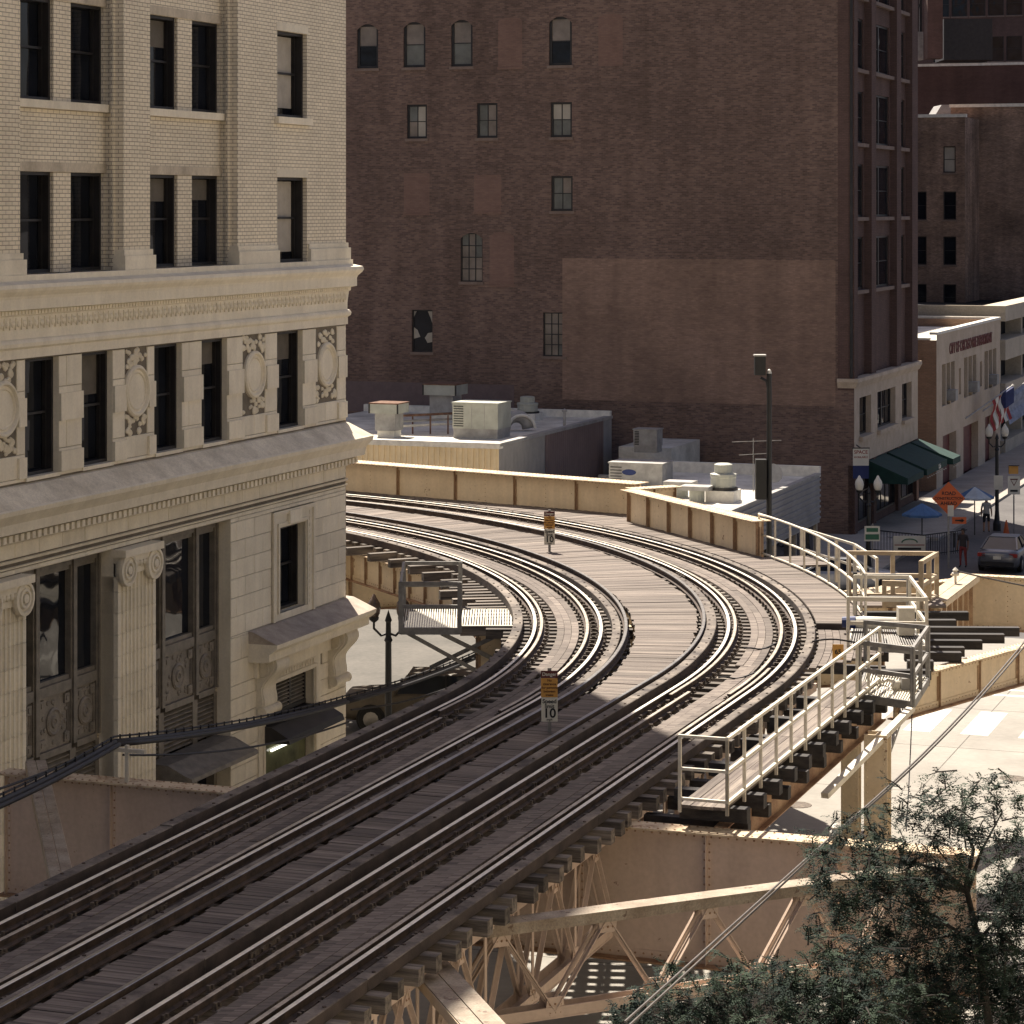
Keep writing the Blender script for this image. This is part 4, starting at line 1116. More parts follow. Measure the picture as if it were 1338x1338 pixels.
plate_girder('tan web plate below the sunlit strut at the right', (10.4, 63.9, 0), (11.95, 68.1, 0), 4.9, 6.15, stiff=0.7, fl=0.2)
# cross timbers under the cages
for k, (y, x0, x1) in enumerate([(62.2, 8.0, 10.9), (61.0, 8.2, 10.4), (54.4, 7.3, 8.75), (53.7, 7.2, 8.6)]):
    t = obj('cross_timber', MB().box(WORLD, x0, x1, y - 0.11, y + 0.11, 6.12, 6.32), 'tie_dark')
    tag(t, ['dark cross timber under the timber railing', 'dark cross timber under the rear metal cage', 'dark cross timber behind the front metal cage', 'dark cross timber under the front metal cage'][k], 'timber')

# ------------------------------------------------------------------ railings and platforms
def posts_and_rails(t, pts, z, hs, m, post=0.055, rail=(0.05, 0.05), spacing=1.0, top=None, ends=True, pipe=None):
    pts = [Vector((p[0], p[1], 0)) for p in pts]
    H = max(hs)
    for a, b in zip(pts, pts[1:]):
        ln = (b - a).length; k = max(1, round(ln / spacing)); d = (b - a).normalized(); F = Frame(a, d, UP.cross(d))
        for q in range(k + 1):
            if q == 0 and a is not pts[0]: continue
            x = ln * q / k
            if pipe: mb = MB().tube([F(x, 0, z - 0.05), F(x, 0, z + H)], pipe, 8)
            else: mb = MB().box(F, x - post / 2, x + post / 2, -post / 2, post / 2, z - 0.12, z + H - 0.01)
            obj('post', mb, m, t)
        for h in hs:
            if pipe: mb = MB().tube([F(-0.0, 0, z + h), F(ln, 0, z + h)], pipe, 8)
            else: mb = MB().box(F, -rail[0] / 2, ln + rail[0] / 2, -rail[0] / 2 - 0.003, rail[0] / 2 + 0.003, z + h - rail[1], z + h)
            obj('handrail' if h == H else 'rail_bar', mb, m, t)
# catwalk beside the outer track
CN0, CN1, CV0, CV1, CZ = -11.64, -10.88, 39.95, 51.6, 6.46
cat = thing('catwalk', NV(-11.25, 45.5, CZ), 'narrow plank catwalk with white railing beside the outer track', 'catwalk')
for k in range(4):
    v = CV0
    while v < CV1:
        e = min(v + 2.9, CV1)
        w = (CN1 - CN0) / 4; a = CN0 + k * w
        mb = MB().box(Frame(NV(a + w / 2, (v + e) / 2, CZ), D1, -NN), -(e - v) / 2 + 0.005, (e - v) / 2 - 0.005, -w / 2 + 0.005, w / 2 - 0.005, -0.05 + random.uniform(-0.004, 0.004), random.uniform(-0.004, 0.004))
        mb = MB().box(WORLD, -(e - v) / 2 + 0.005, (e - v) / 2 - 0.005, -w / 2 + 0.005, w / 2 - 0.005, -0.05, 0)
        obj('plank', mb, 'deck', cat, mw=Matrix.Translation(NV(a + w / 2, (v + e) / 2, CZ + random.uniform(-0.004, 0.004))) @ Matrix.Rotation(math.atan2(D1.y, D1.x), 4, 'Z'))
        v = e
v = CV0 + 0.35; k = 0
while v < CV1:
    mb = MB().box(FS, -12.1 if k % 2 else -11.7, -10.58, v - 0.11, v + 0.11, CZ - 0.28, CZ - 0.055)
    obj('outrigger', mb, 'tie_dark', cat); v += 1.06; k += 1
rl = [NV(CN0 + 0.02, CV0), NV(CN1 + 0.04, CV0)]
posts_and_rails(cat, [(p.x, p.y) for p in rl], CZ, (0.12, 0.60, 1.12), 'galv', 0.05, (0.05, 0.045), 2.0)
rl = [NV(CN1 + 0.04, CV0), NV(CN1 + 0.04, CV1)]
posts_and_rails(cat, [(p.x, p.y) for p in rl], CZ, (0.10, 0.60, 1.12), 'galv', 0.05, (0.048, 0.05), 1.1)

def cage(label, floor, z, m, fm, sides, hs=(0.52, 1.05), bars=True, toe=0.14, post=0.09, along=0, group=None):
    P4 = [Vector((*p, 0)) for p in floor]      # front-left, front-right, back-right, back-left
    c = (P4[0] + P4[2]) / 2
    t = thing('metal_platform', c + UP * z, label, 'platform', group)
    fr = MB()
    for a, b in zip(P4, P4[1:] + P4[:1]): fr.bar(a + UP * (z - 0.08), b + UP * (z - 0.08), 0.06, 0.16)
    obj('floor_frame', fr, m, t)
    gb = MB(); n = max(6, int((P4[1] - P4[0]).length / 0.055)) if along == 0 else max(6, int((P4[3] - P4[0]).length / 0.055))
    for k in range(n):
        f = (k + 0.5) / n
        if along == 0: a, b = P4[0].lerp(P4[1], f), P4[3].lerp(P4[2], f)
        else: a, b = P4[0].lerp(P4[3], f), P4[1].lerp(P4[2], f)
        gb.bar(a + UP * (z - 0.015), b + UP * (z - 0.015), 0.026, 0.03)
    obj('grating', gb, fm, t, kind='stuff')
    for i, j in sides:
        posts_and_rails(t, [P4[i][:2], P4[j][:2]], z, hs, m, post, (0.05, 0.085), 1.6)
        if toe: obj('toe_board', MB().bar(P4[i] + UP * (z + toe / 2 + 0.02), P4[j] + UP * (z + toe / 2 + 0.02), 0.015, toe), m, t)
    return t
cg = cage('front metal grating platform with box railing at the catwalk end', [(6.83, 51.2), (7.76, 50.4), (8.47, 53.0), (7.30, 53.7)], 6.42, 'galv_dark', 'galv', [(0, 1), (1, 2), (3, 2)], toe=0, post=0.075)
bm = thing('machine_box', (7.65, 51.6, 6.44), 'small pale machine standing on the front metal platform', 'machine')
obj('body', MB().lathe([(0.0, 0.0), (0.09, 0.0), (0.10, 0.1), (0.085, 0.16), (0.0, 0.18)], (7.62, 51.6, 6.43), 10), 'galv', bm, smooth=True)
obj('arm', MB().tube([(7.62, 51.6, 6.55), (7.45, 51.65, 6.62), (7.35, 51.6, 6.56)], 0.035, 8), 'galv', bm)
obj('side_box', MB().box(WORLD, 7.72, 8.0, 51.5, 51.75, 6.43, 6.66), 'galv_dark', bm)
cage('middle metal cage with a bright post behind the front platform', [(7.35, 56.9), (9.05, 56.8), (9.2, 60.2), (7.95, 60.3)], 6.42, 'galv', 'galv_dark', [(0, 1), (1, 2), (3, 2)], post=0.07, toe=0)
flat = thing('equipment_tank', (8.3, 58.6, 6.4), 'white cylinder tank with blue cap inside the middle cage', 'tank')
obj('shell', MB().tube([(7.75, 58.7, 6.62), (7.95, 58.7, 6.62), (8.95, 58.5, 6.62)], [0.13, 0.14, 0.14], 12), 'roof_trim', flat, smooth=True)
M['blue_paint'] = mat('blue_paint', (0.012, 0.025, 0.11), 0.5)
obj('cap', MB().tube([(7.45, 58.75, 6.62), (7.75, 58.7, 6.62)], [0.12, 0.145], 12), 'blue_paint', flat)
obj('cabinet', MB().box(WORLD, 8.62, 8.98, 58.0, 58.35, 6.44, 7.05), 'galv', flat)
dg = thing('dark_gate', (7.8, 60.0, 6.4), 'dark metal gate frame at the end of the pipe railing', 'gate')
posts_and_rails(dg, [(7.98, 60.5), (9.2, 60.45)], 6.45, (0.5, 1.02), 'galv_dark', 0.07, (0.05, 0.07), 2)
obj('gate_post', MB().box(WORLD, 7.93, 8.02, 60.45, 60.55, 5.9, 7.5), 'black_metal', dg)
tr3 = thing('timber_railing', (9.4, 64.0, 6.4), 'tan railing around the landing behind the metal cages', 'railing')
posts_and_rails(tr3, [(8.35, 64.5), (10.5, 64.35), (9.86, 62.7)], 6.42, (0.0, 0.5, 1.05), 'tan_rail', 0.11, (0.09, 0.10), 1.1)
posts_and_rails(tr3, [(9.0, 62.9), (9.86, 62.7)], 6.42, (0.05, 0.55), 'tan_rail', 0.10, (0.09, 0.14), 1.2)
obj('floor_board', MB().box(WORLD, 8.3, 10.5, 62.9, 64.4, 6.3, 6.36), 'deck', tr3)
# pipe railing round the outer platform
pr = thing('pipe_railing', TO.pt(13, 2.35, ZT), 'white pipe railing curving round the outer plank platform', 'railing')
st_ = stations(8.3, 19.3, 0.7)
for h in (0.06, 0.56, 1.10):
    obj('handrail' if h > 1 else 'rail_bar', MB().tube([TO.pt(s_, 2.36, ZT + 0.17 + h) for s_ in st_], 0.034, 8), 'galv', pr, smooth=True)
for k in range(11):
    s_ = 8.3 + k * 1.1
    obj('post', MB().tube([TO.pt(s_, 2.36, ZT + 0.02), TO.pt(s_, 2.36, ZT + 0.17 + 1.10)], 0.03, 8), 'galv', pr)
ri = thing('guard_railing', (9.0, 66.0, 6.3), 'second pale railing behind the white pipe railing', 'railing')
posts_and_rails(ri, [(7.9, 71.0), (8.9, 67.6), (9.1, 64.9)], 6.2, (0.5, 1.05), 'galv', 0.07, (0.05, 0.06), 1.2)
# left platform inside the curve
cage('grey metal platform cage reaching out over the street left of the inner track', [(-2.55, 59.6), (-1.2, 59.6), (-1.25, 63.0), (-2.62, 63.0)], 6.36, 'galv_dark', 'galv', [(0, 1), (3, 0), (3, 2), (1, 2)][:3], post=0.10, toe=0)
lp = thing('grating_walk', (-0.7, 61, 6.3), 'pale slatted grating walk from the left cage to the inner track', 'walkway')
for (x0, x1) in ((-1.18, -0.62), (-0.60, 0.05)):
    gb = MB()
    k = 0; x = x0
    while x < x1:
        gb.box(WORLD, x, x + 0.035, 60.0, 62.4, 6.30, 6.345); x += 0.062
    obj('grating', gb, 'galv', lp, kind='stuff')
    obj('frame', MB().box(WORLD, x0, x1, 59.93, 60.0, 6.22, 6.35).box(WORLD, x0, x1, 62.4, 62.46, 6.22, 6.35), 'galv', lp)
br = thing('platform_brace', (-1.5, 60, 5.4), 'crossed steel braces below the left platform cage', 'brace')
for a, b in (((-2.4, 59.8, 6.2), (-0.3, 60.6, 4.9)), ((-1.6, 59.7, 6.2), (0.0, 60.9, 5.2)), ((-0.2, 59.9, 6.2), (-1.9, 61.0, 5.2))):
    obj('angle_bar', MB().bar(a, b, 0.09, 0.09), 'galv_dark', br)
br = thing('platform_bracket', (7.6, 49.9, 5.6), 'slanting steel bracket below the front metal platform', 'brace')
obj('angle_bar', MB().bar((7.75, 50.45, 6.28), (5.6, 46.6, 5.45), 0.14, 0.10), 'galv', br)
obj('angle_bar', MB().bar((7.65, 50.75, 6.25), (6.9, 49.0, 5.2), 0.09, 0.09), 'galv_dark', br)
# ------------------------------------------------------------------ tall brown brick building behind the curve
KB = Vector((16.57, 126.0, 0))
FB = Frame(KB, -NN, -D1)          # x: distance to the left of the corner, y: towards the camera
FT = Frame(KB, -D1, NN)           # street side: x = -distance along the street
BH, BW, BD = 37.0, 62.0, 15.9
bb = thing('brick_building', KB, 'tall brown brick building with a nearly blank side wall', 'building')
M['stone_trim'] = mat('stone_trim', (0.165, 0.118, 0.095), 0.85, c2=(0.215, 0.16, 0.13), scale=2.0, fine=0.1)
arched = [(24.98, 26.18, 23.16, 25.45), (22.35, 23.57, 23.16, 25.5), (19.76, 20.94, 23.16, 25.55), (14.42, 15.64, 23.12, 25.58)]
quad2 = [(22.27, 23.38, 19.5, 21.25), (18.41, 19.53, 19.5, 21.28), (14.42, 15.55, 19.5, 21.27), (14.38, 15.52, 15.78, 17.55)]
multi = [(19.22, 20.42, 12.17, 14.66), (14.76, 15.95, 8.45, 10.66)]
broken = [(21.96, 23.11, 8.53, 10.7)]
allw = arched + quad2 + multi + broken
mb = MB()
wall_sheet(mb, FB, 0, BW, 0, BH, 0, allw)
for h in allw: reveal(mb, FB, *h, -0.22, 0)
mb.face([FB(0, 0, BH), FB(BW, 0, BH), FB(BW, -BD, BH), FB(0, -BD, BH)])
mb.face([FB(BW, 0, 0), FB(BW, 0, BH), FB(BW, -BD, BH), FB(BW, -BD, 0)])
mb.face([FB(0, -BD, 0), FB(0, -BD, BH), FB(BW, -BD, BH), FB(BW, -BD, 0)])
obj('side_wall', mb, 'brown_brick', bb)
def arch_fill(F, u0, u1, z1, rise, m, parent):
    b2 = MB(); c = (u0 + u1) / 2; hw = (u1 - u0) / 2
    for sg in (-1, 1):
        pts = [F(c + sg * hw, 0.002, z1 - rise)]
        for k in range(7):
            t = k / 6; x = hw * (1 - t); pts.append(F(c + sg * x, 0.002, z1 - rise * (x / hw) ** 2))
        pts.append(F(c, 0.002, z1 + 0.002)); pts.append(F(c + sg * hw, 0.002, z1 + 0.002))
        b2.face(pts if sg < 0 else list(reversed(pts)))
    obj('arch', b2, m, parent)
def bwindow(F, u0, u1, z0, z1, cols, rows, parent, pane='glass_pale', y=-0.2, fr=0.09, bar=0.045, pick=None, sill=True):
    w = MB()
    for a, b, c, d in ((u0, u0 + fr, z0, z1), (u1 - fr, u1, z0, z1), (u0 + fr, u1 - fr, z0, z0 + fr), (u0 + fr, u1 - fr, z1 - fr, z1)):
        w.box(F, a, b, y - 0.05, y + 0.06, c, d)
    wo = obj('window', w, 'frame_dark', parent)
    du, dz = (u1 - u0 - 2 * fr) / cols, (z1 - z0 - 2 * fr) / rows
    g = MB()
    for i in range(1, cols): g.box(F, u0 + fr + i * du - bar / 2, u0 + fr + i * du + bar / 2, y - 0.03, y + 0.03, z0 + fr, z1 - fr)
    for j in range(1, rows): g.box(F, u0 + fr, u1 - fr, y - 0.032, y + 0.032, z0 + fr + j * dz - bar / 2, z0 + fr + j * dz + bar / 2)
    if g.v: obj('glazing_bar', g, 'frame_dark', wo)
    for i in range(cols):
        for j in range(rows):
            pm = pick(i, j) if pick else pane
            a, b, c, d = u0 + fr + i * du, u0 + fr + (i + 1) * du, z0 + fr + j * dz, z0 + fr + (j + 1) * dz
            obj('pane', MB().face([F(b, y, c), F(a, y, c), F(a, y, d), F(b, y, d)]), pm, wo)
    if sill: obj('sill', MB().box(F, u0 - 0.08, u1 + 0.08, -0.15, 0.08, z0 - 0.15, z0 - 0.003), 'stone_trim', parent)
    return wo
M['pane_tan'] = glass_mat('pane_tan', (0.21, 0.175, 0.145), rough=0.2, spec=0.3, wave=0.2, var=0.25)
M['pane_light'] = glass_mat('pane_light', (0.36, 0.325, 0.27), rough=0.3, spec=0.3, wave=0.2, var=0.15)
M['pane_grey'] = glass_mat('pane_grey', (0.14, 0.14, 0.125), rough=0.15, spec=0.3, wave=0.2, var=0.25)
for k, h in enumerate(arched):
    bwindow(FB, *h, 1, 2, bb, y=-0.16, fr=0.13, pick=lambda i, j, k=k: 'pane_tan' if j == 1 else ('glass_far' if k in (0, 3) else 'pane_grey'))
    arch_fill(FB, h[0], h[1], h[3], 0.32, 'brown_brick', bb)
rp = random.Random(11)
for k, h in enumerate(quad2):
    bwindow(FB, *h, 2, 2, bb, y=-0.16, fr=0.11, pick=lambda i, j, k=k: ('pane_light' if (k == 2 and j == 1) or (k == 0 and i == 0) else rp.choice(['pane_grey', 'pane_tan', 'pane_grey'])))
for k, h in enumerate(multi):
    bwindow(FB, *h, 3, 4, bb, y=-0.14, fr=0.06, bar=0.05, pick=lambda i, j: rp.choice(['pane_tan', 'pane_grey', 'pane_tan']))
arch_fill(FB, multi[0][0], multi[0][1], multi[0][3], 0.30, 'brown_brick', bb)
h = broken[0]
wo = bwindow(FB, *h, 1, 1, bb, pane='glass_far', y=-0.18, fr=0.06)
for pts in ([(22.0, 10.62), (22.28, 10.62), (22.10, 10.2), (22.0, 9.9)], [(22.0, 9.55), (22.28, 9.5), (22.45, 9.25), (22.3, 9.0), (22.02, 9.05)], [(22.85, 9.65), (23.06, 9.8), (23.06, 9.2), (22.7, 9.3)], [(22.9, 10.62), (23.06, 10.62), (23.06, 10.3)]):
    obj('glass_shard', MB().face([FB(u, -0.165, z) for u, z in pts]), 'pane_light', wo)
def panel(F, u0, u1, z0, z1, m, y=0.004, name='brick_infill', arch=0.0):
    b2 = MB()
    if arch:
        c = (u0 + u1) / 2; hw = (u1 - u0) / 2
        pts = [F(u1, y, z0), F(u0, y, z0)] + [F(c - hw * math.cos(math.pi * k / 8), y, z1 - arch + arch * math.sin(math.pi * k / 8)) for k in range(9)]
        b2.face(pts)
    else: b2.face([F(u1, y, z0), F(u0, y, z0), F(u0, y, z1), F(u1, y, z1)])
    return obj(name, b2, m, bb)
for (u0, u1, z0, z1, ar) in ((17.08, 18.36, 23.1, 25.6, 0.2), (11.74, 13.02, 23.05, 25.65, 0.2), (22.12, 23.54, 15.67, 17.73, 0), (18.21, 19.68, 15.75, 17.62, 0), (17.51, 18.83, 12.05, 14.7, 0.25)):
    panel(FB, u0, u1, z0, z1, 'infill_brick', 0.012, arch=ar)
    if u0 > 14: obj('sill', MB().box(FB, u0 - 0.05, u1 + 0.05, 0.0, 0.05, z0 - 0.12, z0 - 0.01), 'infill_brick', bb)
panel(FB, 0.92, 14.92, 6.3, 13.4, 'patch_brick', 0.010, 'brick_patch')
panel(FB, 17.5, 27.5, 5.4, 6.95, 'band_paint', 0.014, 'painted_patch')
panel(FB, 0.0, 0.8, 7.1, BH, 'street_brick', 0.03, 'corner_quoin')
# street side: projecting brick piers, recessed windows and sills
for w0, w1 in ((0.0, 0.8), (4.03, 5.12), (10.28, 11.41), (14.37, 15.9)):
    obj('pier', MB().box(FT, -w1, -w0, -0.6, 0.0, 7.66, BH), 'street_brick', bb)
rows = [(11.9, 14.5), (15.5, 18.1), (19.15, 21.7), (22.8, 25.3), (26.4, 28.9), (30.0, 32.5)]
bays = [(0.8, 4.03), (5.12, 10.28), (11.41, 14.37)]
for a, b in bays:
    mbw = MB(); hs = [(-b + 0.25, -a - 0.25, z0, z1) for z0, z1 in rows]
    hs = [(-b + 0.25, -a - 0.25, z0, z1) for z0, z1 in rows]
    wall_sheet(mbw, FT, -b, -a, 7.66, BH, -0.37, hs)
    for hh in hs: reveal(mbw, FT, *hh, -0.55, -0.37)
    obj('spandrel_wall', mbw, 'street_brick', bb)
    for (z0, z1) in rows:
        n_ = 2 if b - a > 4 else 1
        for q in range(n_):
            x0, x1 = -b + 0.25 + q * (b - a - 0.5) / n_, -b + 0.25 + (q + 1) * (b - a - 0.5) / n_
            bwindow(FT, x0, x1, z0, z1, 1, 2, bb, pane='glass_far', y=-0.5, fr=0.1, sill=False)
        obj('sill', MB().box(FT, -b + 0.02, -a - 0.02, -0.36, -0.12, z0 - 0.2, z0 - 0.02), 'stone_trim', bb)
# second-floor stone band with three windows, shopfront below
low = [(-3.9, -1.2, 4.75, 6.65), (-9.9, -5.4, 4.75, 6.65), (-14.2, -11.6, 4.75, 6.65)]
M['shop_stone'] = mat('shop_stone', (0.42, 0.335, 0.25), 0.85, c2=(0.52, 0.425, 0.325), scale=1.5, fine=0.1)
mbw = MB(); wall_sheet(mbw, FT, -15.9, 0, 3.45, 7.2, 0.0, low)
for hh in low: reveal(mbw, FT, *hh, -0.4, 0)
obj('stone_storey', mbw, 'shop_stone', bb)
mbw = MB(); profile_run(mbw, [(-0.3, 7.66), (0.22, 7.66), (0.24, 7.5), (0.08, 7.2), (-0.1, 7.2)], [(FT(-15.9, 0, 0), NN), (FT(0, 0, 0), NN - D1 * 0.6), (FT(0, -0.8, 0), -D1)])
obj('stone_cornice', mbw, 'shop_stone', bb)
for hh in low:
    n_ = 2 if hh[1] - hh[0] > 3 else 1
    for q in range(n_):
        x0 = hh[0] + q * (hh[1] - hh[0]) / n_; x1 = hh[0] + (q + 1) * (hh[1] - hh[0]) / n_
        bwindow(FT, x0, x1, hh[2], hh[3], 2, 2, bb, pane='glass_far', y=-0.33, sill=False, pick=(lambda i, j: 'pane_light' if (i == 1 and j == 1) else 'glass_far') if (n_ == 2 and q == 1) else None)
    obj('sill', MB().box(FT, hh[0] - 0.1, hh[1] + 0.1, -0.1, 0.18, hh[2] - 0.2, hh[2] - 0.003), 'shop_stone', bb)
for w0 in (0.0, 4.3, 10.4, 15.3):
    obj('shop_pier', MB().box(FT, -w0 - 0.6, -w0, -0.3, 0.05, 0.13, 3.45), 'street_brick', bb)
for w0, w1 in ((0.6, 4.3), (4.9, 10.4), (11.0, 15.3)):
    bwindow(FT, -w1, -w0, 0.5, 3.4, max(2, int((w1 - w0) / 1.1)), 2, bb, pane='glass_far', y=-0.2, sill=False)
    obj('stall_riser', MB().box(FT, -w1, -w0, -0.25, -0.1, 0.13, 0.5), 'street_brick', bb)
obj('end_wall', MB().face([FT(-15.9, 0, 0), FT(-15.9, 0, BH), FT(-15.9, -20, BH), FT(-15.9, -20, 0)]), 'street_brick', bb)
obj('drainpipe', MB().tube([FB(0.12, 0.12, 7.7), FB(0.12, 0.12, BH)], 0.07, 8), 'frame_dark', bb)

# green canvas awnings
M['green_canvas'] = mat('green_canvas', (0.010, 0.038, 0.032), 0.85, var=0.2)
M['white_print'] = mat('white_print', (0.6, 0.58, 0.52), 0.8, var=0.05)
for k, (w0, w1, pj, lab) in enumerate(((3.3, 7.4, 1.95, 'dark green awning nearest the brick corner'), (8.0, 13.6, 2.0, 'widest dark green awning, with white lettering on its valance'), (14.0, 16.2, 2.25, 'farthest dark green awning with a sunlit corner'))):
    aw = thing('awning', FT(-w0, 0, 2.4), lab, 'awning', 'green awnings over the cafe')
    ms = MB().face([FT(-w0, 0, 3.4), FT(-w1, 0, 3.4), FT(-w1, pj, 2.58), FT(-w0, pj, 2.58)])
    for ww in (w0, w1): ms.face([FT(-ww, 0, 3.4), FT(-ww, pj, 2.58), FT(-ww, pj, 2.28), FT(-ww, 0, 2.28)])
    obj('canvas', ms, 'green_canvas', aw)
    obj('valance', MB().box(FT, -w1, -w0, pj - 0.01, pj + 0.012, 2.26, 2.585), 'green_canvas', aw)
    if k == 1: obj('lettering', text_mesh('Cafe', 0.34, 'white_print'), None, aw, mw=face_matrix(FT(-11.5, pj + 0.016, 2.42), D1, UP))
    for q in range(int((w1 - w0) / 0.55)):
        if k: obj('string_light', MB().lathe([(0.0, -0.04), (0.035, -0.02), (0.035, 0.02), (0.0, 0.04)], FT(-w0 - 0.3 - q * 0.55, pj, 2.14), 6), 'lamp_warm' if 'lamp_warm' in M else 'white_print', aw)
# wall lantern
M['frost'] = mat('frost', (0.55, 0.53, 0.47), 0.35, var=0.1)

# ------------------------------------------------------------------ fire station
KF = KB + D1 * 21.3; FF = Frame(KB, -D1, NN)
fs = thing('fire_station', KF, 'beige two-storey fire station with red doors and lettering', 'building')
M['fs_stone'] = mat('fs_stone', (0.43, 0.345, 0.255), 0.85, c2=(0.52, 0.425, 0.325), scale=0.8, fine=0.08)
M['fs_brick'] = brick_mat('fs_brick', (0.34, 0.21, 0.14), (0.29, 0.18, 0.12), (0.25, 0.18, 0.13), blotch=0.15); UVM.add('fs_brick')
M['red_paint'] = mat('red_paint', (0.125, 0.03, 0.028), 0.55, var=0.2)
W0, W1 = 21.3, 43.0
grp = [(22.9, 27.15), (29.94, 34.4), (37.1, 41.8)]
fh = []
for a, b in grp:
    w = (b - a) / 3
    for q in range(3): fh.append((-(a + (q + 1) * w - 0.18), -(a + q * w + 0.05), 4.65, 7.03))
slit = [(-29.03, -28.28, 4.95, 6.5), (-36.3, -35.5, 4.95, 6.5)]
drs = [(-27.5, -23.2, 0, 2.95), (-34.9, -29.8, 0, 2.95), (-41.3, -37.4, 0, 2.95)]
mb = MB(); wall_sheet(mb, FF, -W1, -W0, 0, 8.8, 0, fh + slit + drs)
for hh in fh + slit: reveal(mb, FF, *hh, -0.3, 0)
for hh in drs: reveal(mb, FF, *hh, -0.5, 0)
obj('front_wall', mb, 'fs_stone', fs)
obj('side_wall', MB().face([FF(-W0, 0, 0), FF(-W0, 0, 8.5), FF(-W0, -22, 8.5), FF(-W0, -22, 0)]), 'fs_brick', fs)
obj('coping', MB().box(FF, -W1, -W0, -0.4, 0.06, 8.8, 8.95).box(FF, -W0 - 0.4, -W0, -22, -0.4, 8.5, 8.62).box(FF, -W1, -W1 + 0.4, -22, -0.4, 8.8, 8.95), 'roof_trim', fs)
obj('roof', MB().face([FF(-W0, 0, 8.3), FF(-W1, 0, 8.3), FF(-W1, -22, 8.3), FF(-W0, -22, 8.3)]), 'roof_white', fs)
obj('rear_parapet', MB().box(FF, -W1 + 0.4, -W1 + 0.6, -22, -0.4, 8.3, 8.8), 'fs_brick', fs)
for hh in fh: bwindow(FF, *hh, 1, 1, fs, pane='glass_far', y=-0.28, sill=False, fr=0.06)
for hh in slit: obj('slit_panel', MB().box(FF, hh[0], hh[1], -0.3, -0.2, hh[2], hh[3]), 'brown_clad', fs)
for hh in drs:
    d_ = obj('door', MB().box(FF, hh[0], hh[1], -0.5, -0.42, hh[2], hh[3]), 'red_paint', fs)
    for q in range(1, 4): obj('door_rib', MB().box(FF, hh[0], hh[1], -0.42, -0.40, q * 0.7, q * 0.7 + 0.05), 'red_paint', d_)
for k, (w, z) in enumerate(((25.4, 4.85), (32.7, 4.85), (39.8, 4.85))):
    obj('air_conditioner', MB().box(FF, -w - 0.45, -w + 0.35, -0.2, 0.4, z, z + 0.62), 'hvac_grey', fs)
obj('lettering', text_mesh('CITY OF CHICAGO FIRE DEPARTMENT', 0.86, 'red_paint', 0.02), None, fs, mw=face_matrix(FF(-32.5, 0.025, 7.78), D1, UP) @ Matrix.Diagonal((0.98, 1, 1, 1)))
# flag poles with flags
M['flag_red'] = mat('flag_red', (0.25, 0.03, 0.03), 0.8); M['flag_blue'] = mat('flag_blue', (0.02, 0.03, 0.10), 0.8); M['flag_pale'] = mat('flag_pale', (0.22, 0.25, 0.33), 0.8, var=0.3)
for k, (w, lab) in enumerate(((30.5, 'striped flag hanging from a slanted pole on the fire station'), (36.5, 'pale blue flag on a slanted pole on the fire station'))):
    fp = thing('flag', FF(-w, 0, 3.4), lab, 'flag')
    a, b = FF(-w, 0, 3.4), FF(-w - 5.0, 2.0, 5.1 - k * 0.1)
    obj('pole', MB().tube([a, b], 0.045, 6), 'hvac_grey', fp)
    obj('finial', MB().lathe([(0.0, -0.1), (0.1, 0.0), (0.0, 0.1)], b, 8), 'frost', fp)
    hoist = b - a
    for s_ in range(7 if k == 0 else 1):
        t0, t1 = 0.55 + 0.4 * s_ / (7 if k == 0 else 1), 0.55 + 0.4 * (s_ + 1) / (7 if k == 0 else 1)
        fm = MB(); n2 = 6
        for q in range(n2):
            za, zb = 1.9 * q / n2, 1.9 * (q + 1) / n2
            wv = [0.12 * math.sin(q * 1.3 + s_), 0.12 * math.sin((q + 1) * 1.3 + s_)]
            fm.face([a + hoist * t0 + UP * -za + NN * wv[0], a + hoist * t1 + UP * -za + NN * wv[0], a + hoist * t1 + UP * -zb + NN * wv[1], a + hoist * t0 + UP * -zb + NN * wv[1]])
        obj('stripe' if k == 0 else 'cloth', fm, ('flag_red' if s_ % 2 == 0 else 'white_print') if k == 0 else 'flag_pale', fp)
    if k == 0:
        obj('canton', MB().box(Frame(a + hoist * 0.78, hoist, NN), 0, 1.0, -0.16, 0.2, -0.95, 0), 'flag_blue', fp)

# ------------------------------------------------------------------ parking garage and far blocks up the street
M['garage'] = mat('garage', (0.40, 0.345, 0.27), 0.85, c2=(0.50, 0.435, 0.34), scale=0.6, fine=0.1)
pg = thing('parking_garage', NV(-27.3, 170, 0), 'parking garage with pale bands and dark open decks beyond the fire station', 'building')
FG = Frame(NV(-27.2, 168.5, 0), -D1, NN)
obj('core', MB().box(FG, -40, 0, -25, -1.5, 0, 8.6), 'black', pg)
for z0, z1 in ((0.0, 0.9), (2.6, 4.6), (6.1, 7.4), (8.6, 9.6)):
    obj('deck_band', MB().box(FG, -40, 0, -1.5, 0.0, z0, z1), 'garage', pg)
    obj('deck_band', MB().box(Frame(FG(0, -1.5, 0), -NN, -D1), 0, 20, -0.3, 0.0, z0, z1), 'garage', pg)
for k in range(5):
    obj('garage_column', MB().box(FG, -0.6 - k * 9, -0.1 - k * 9, -1.6, -0.4, 0, 8.6), 'garage', pg)
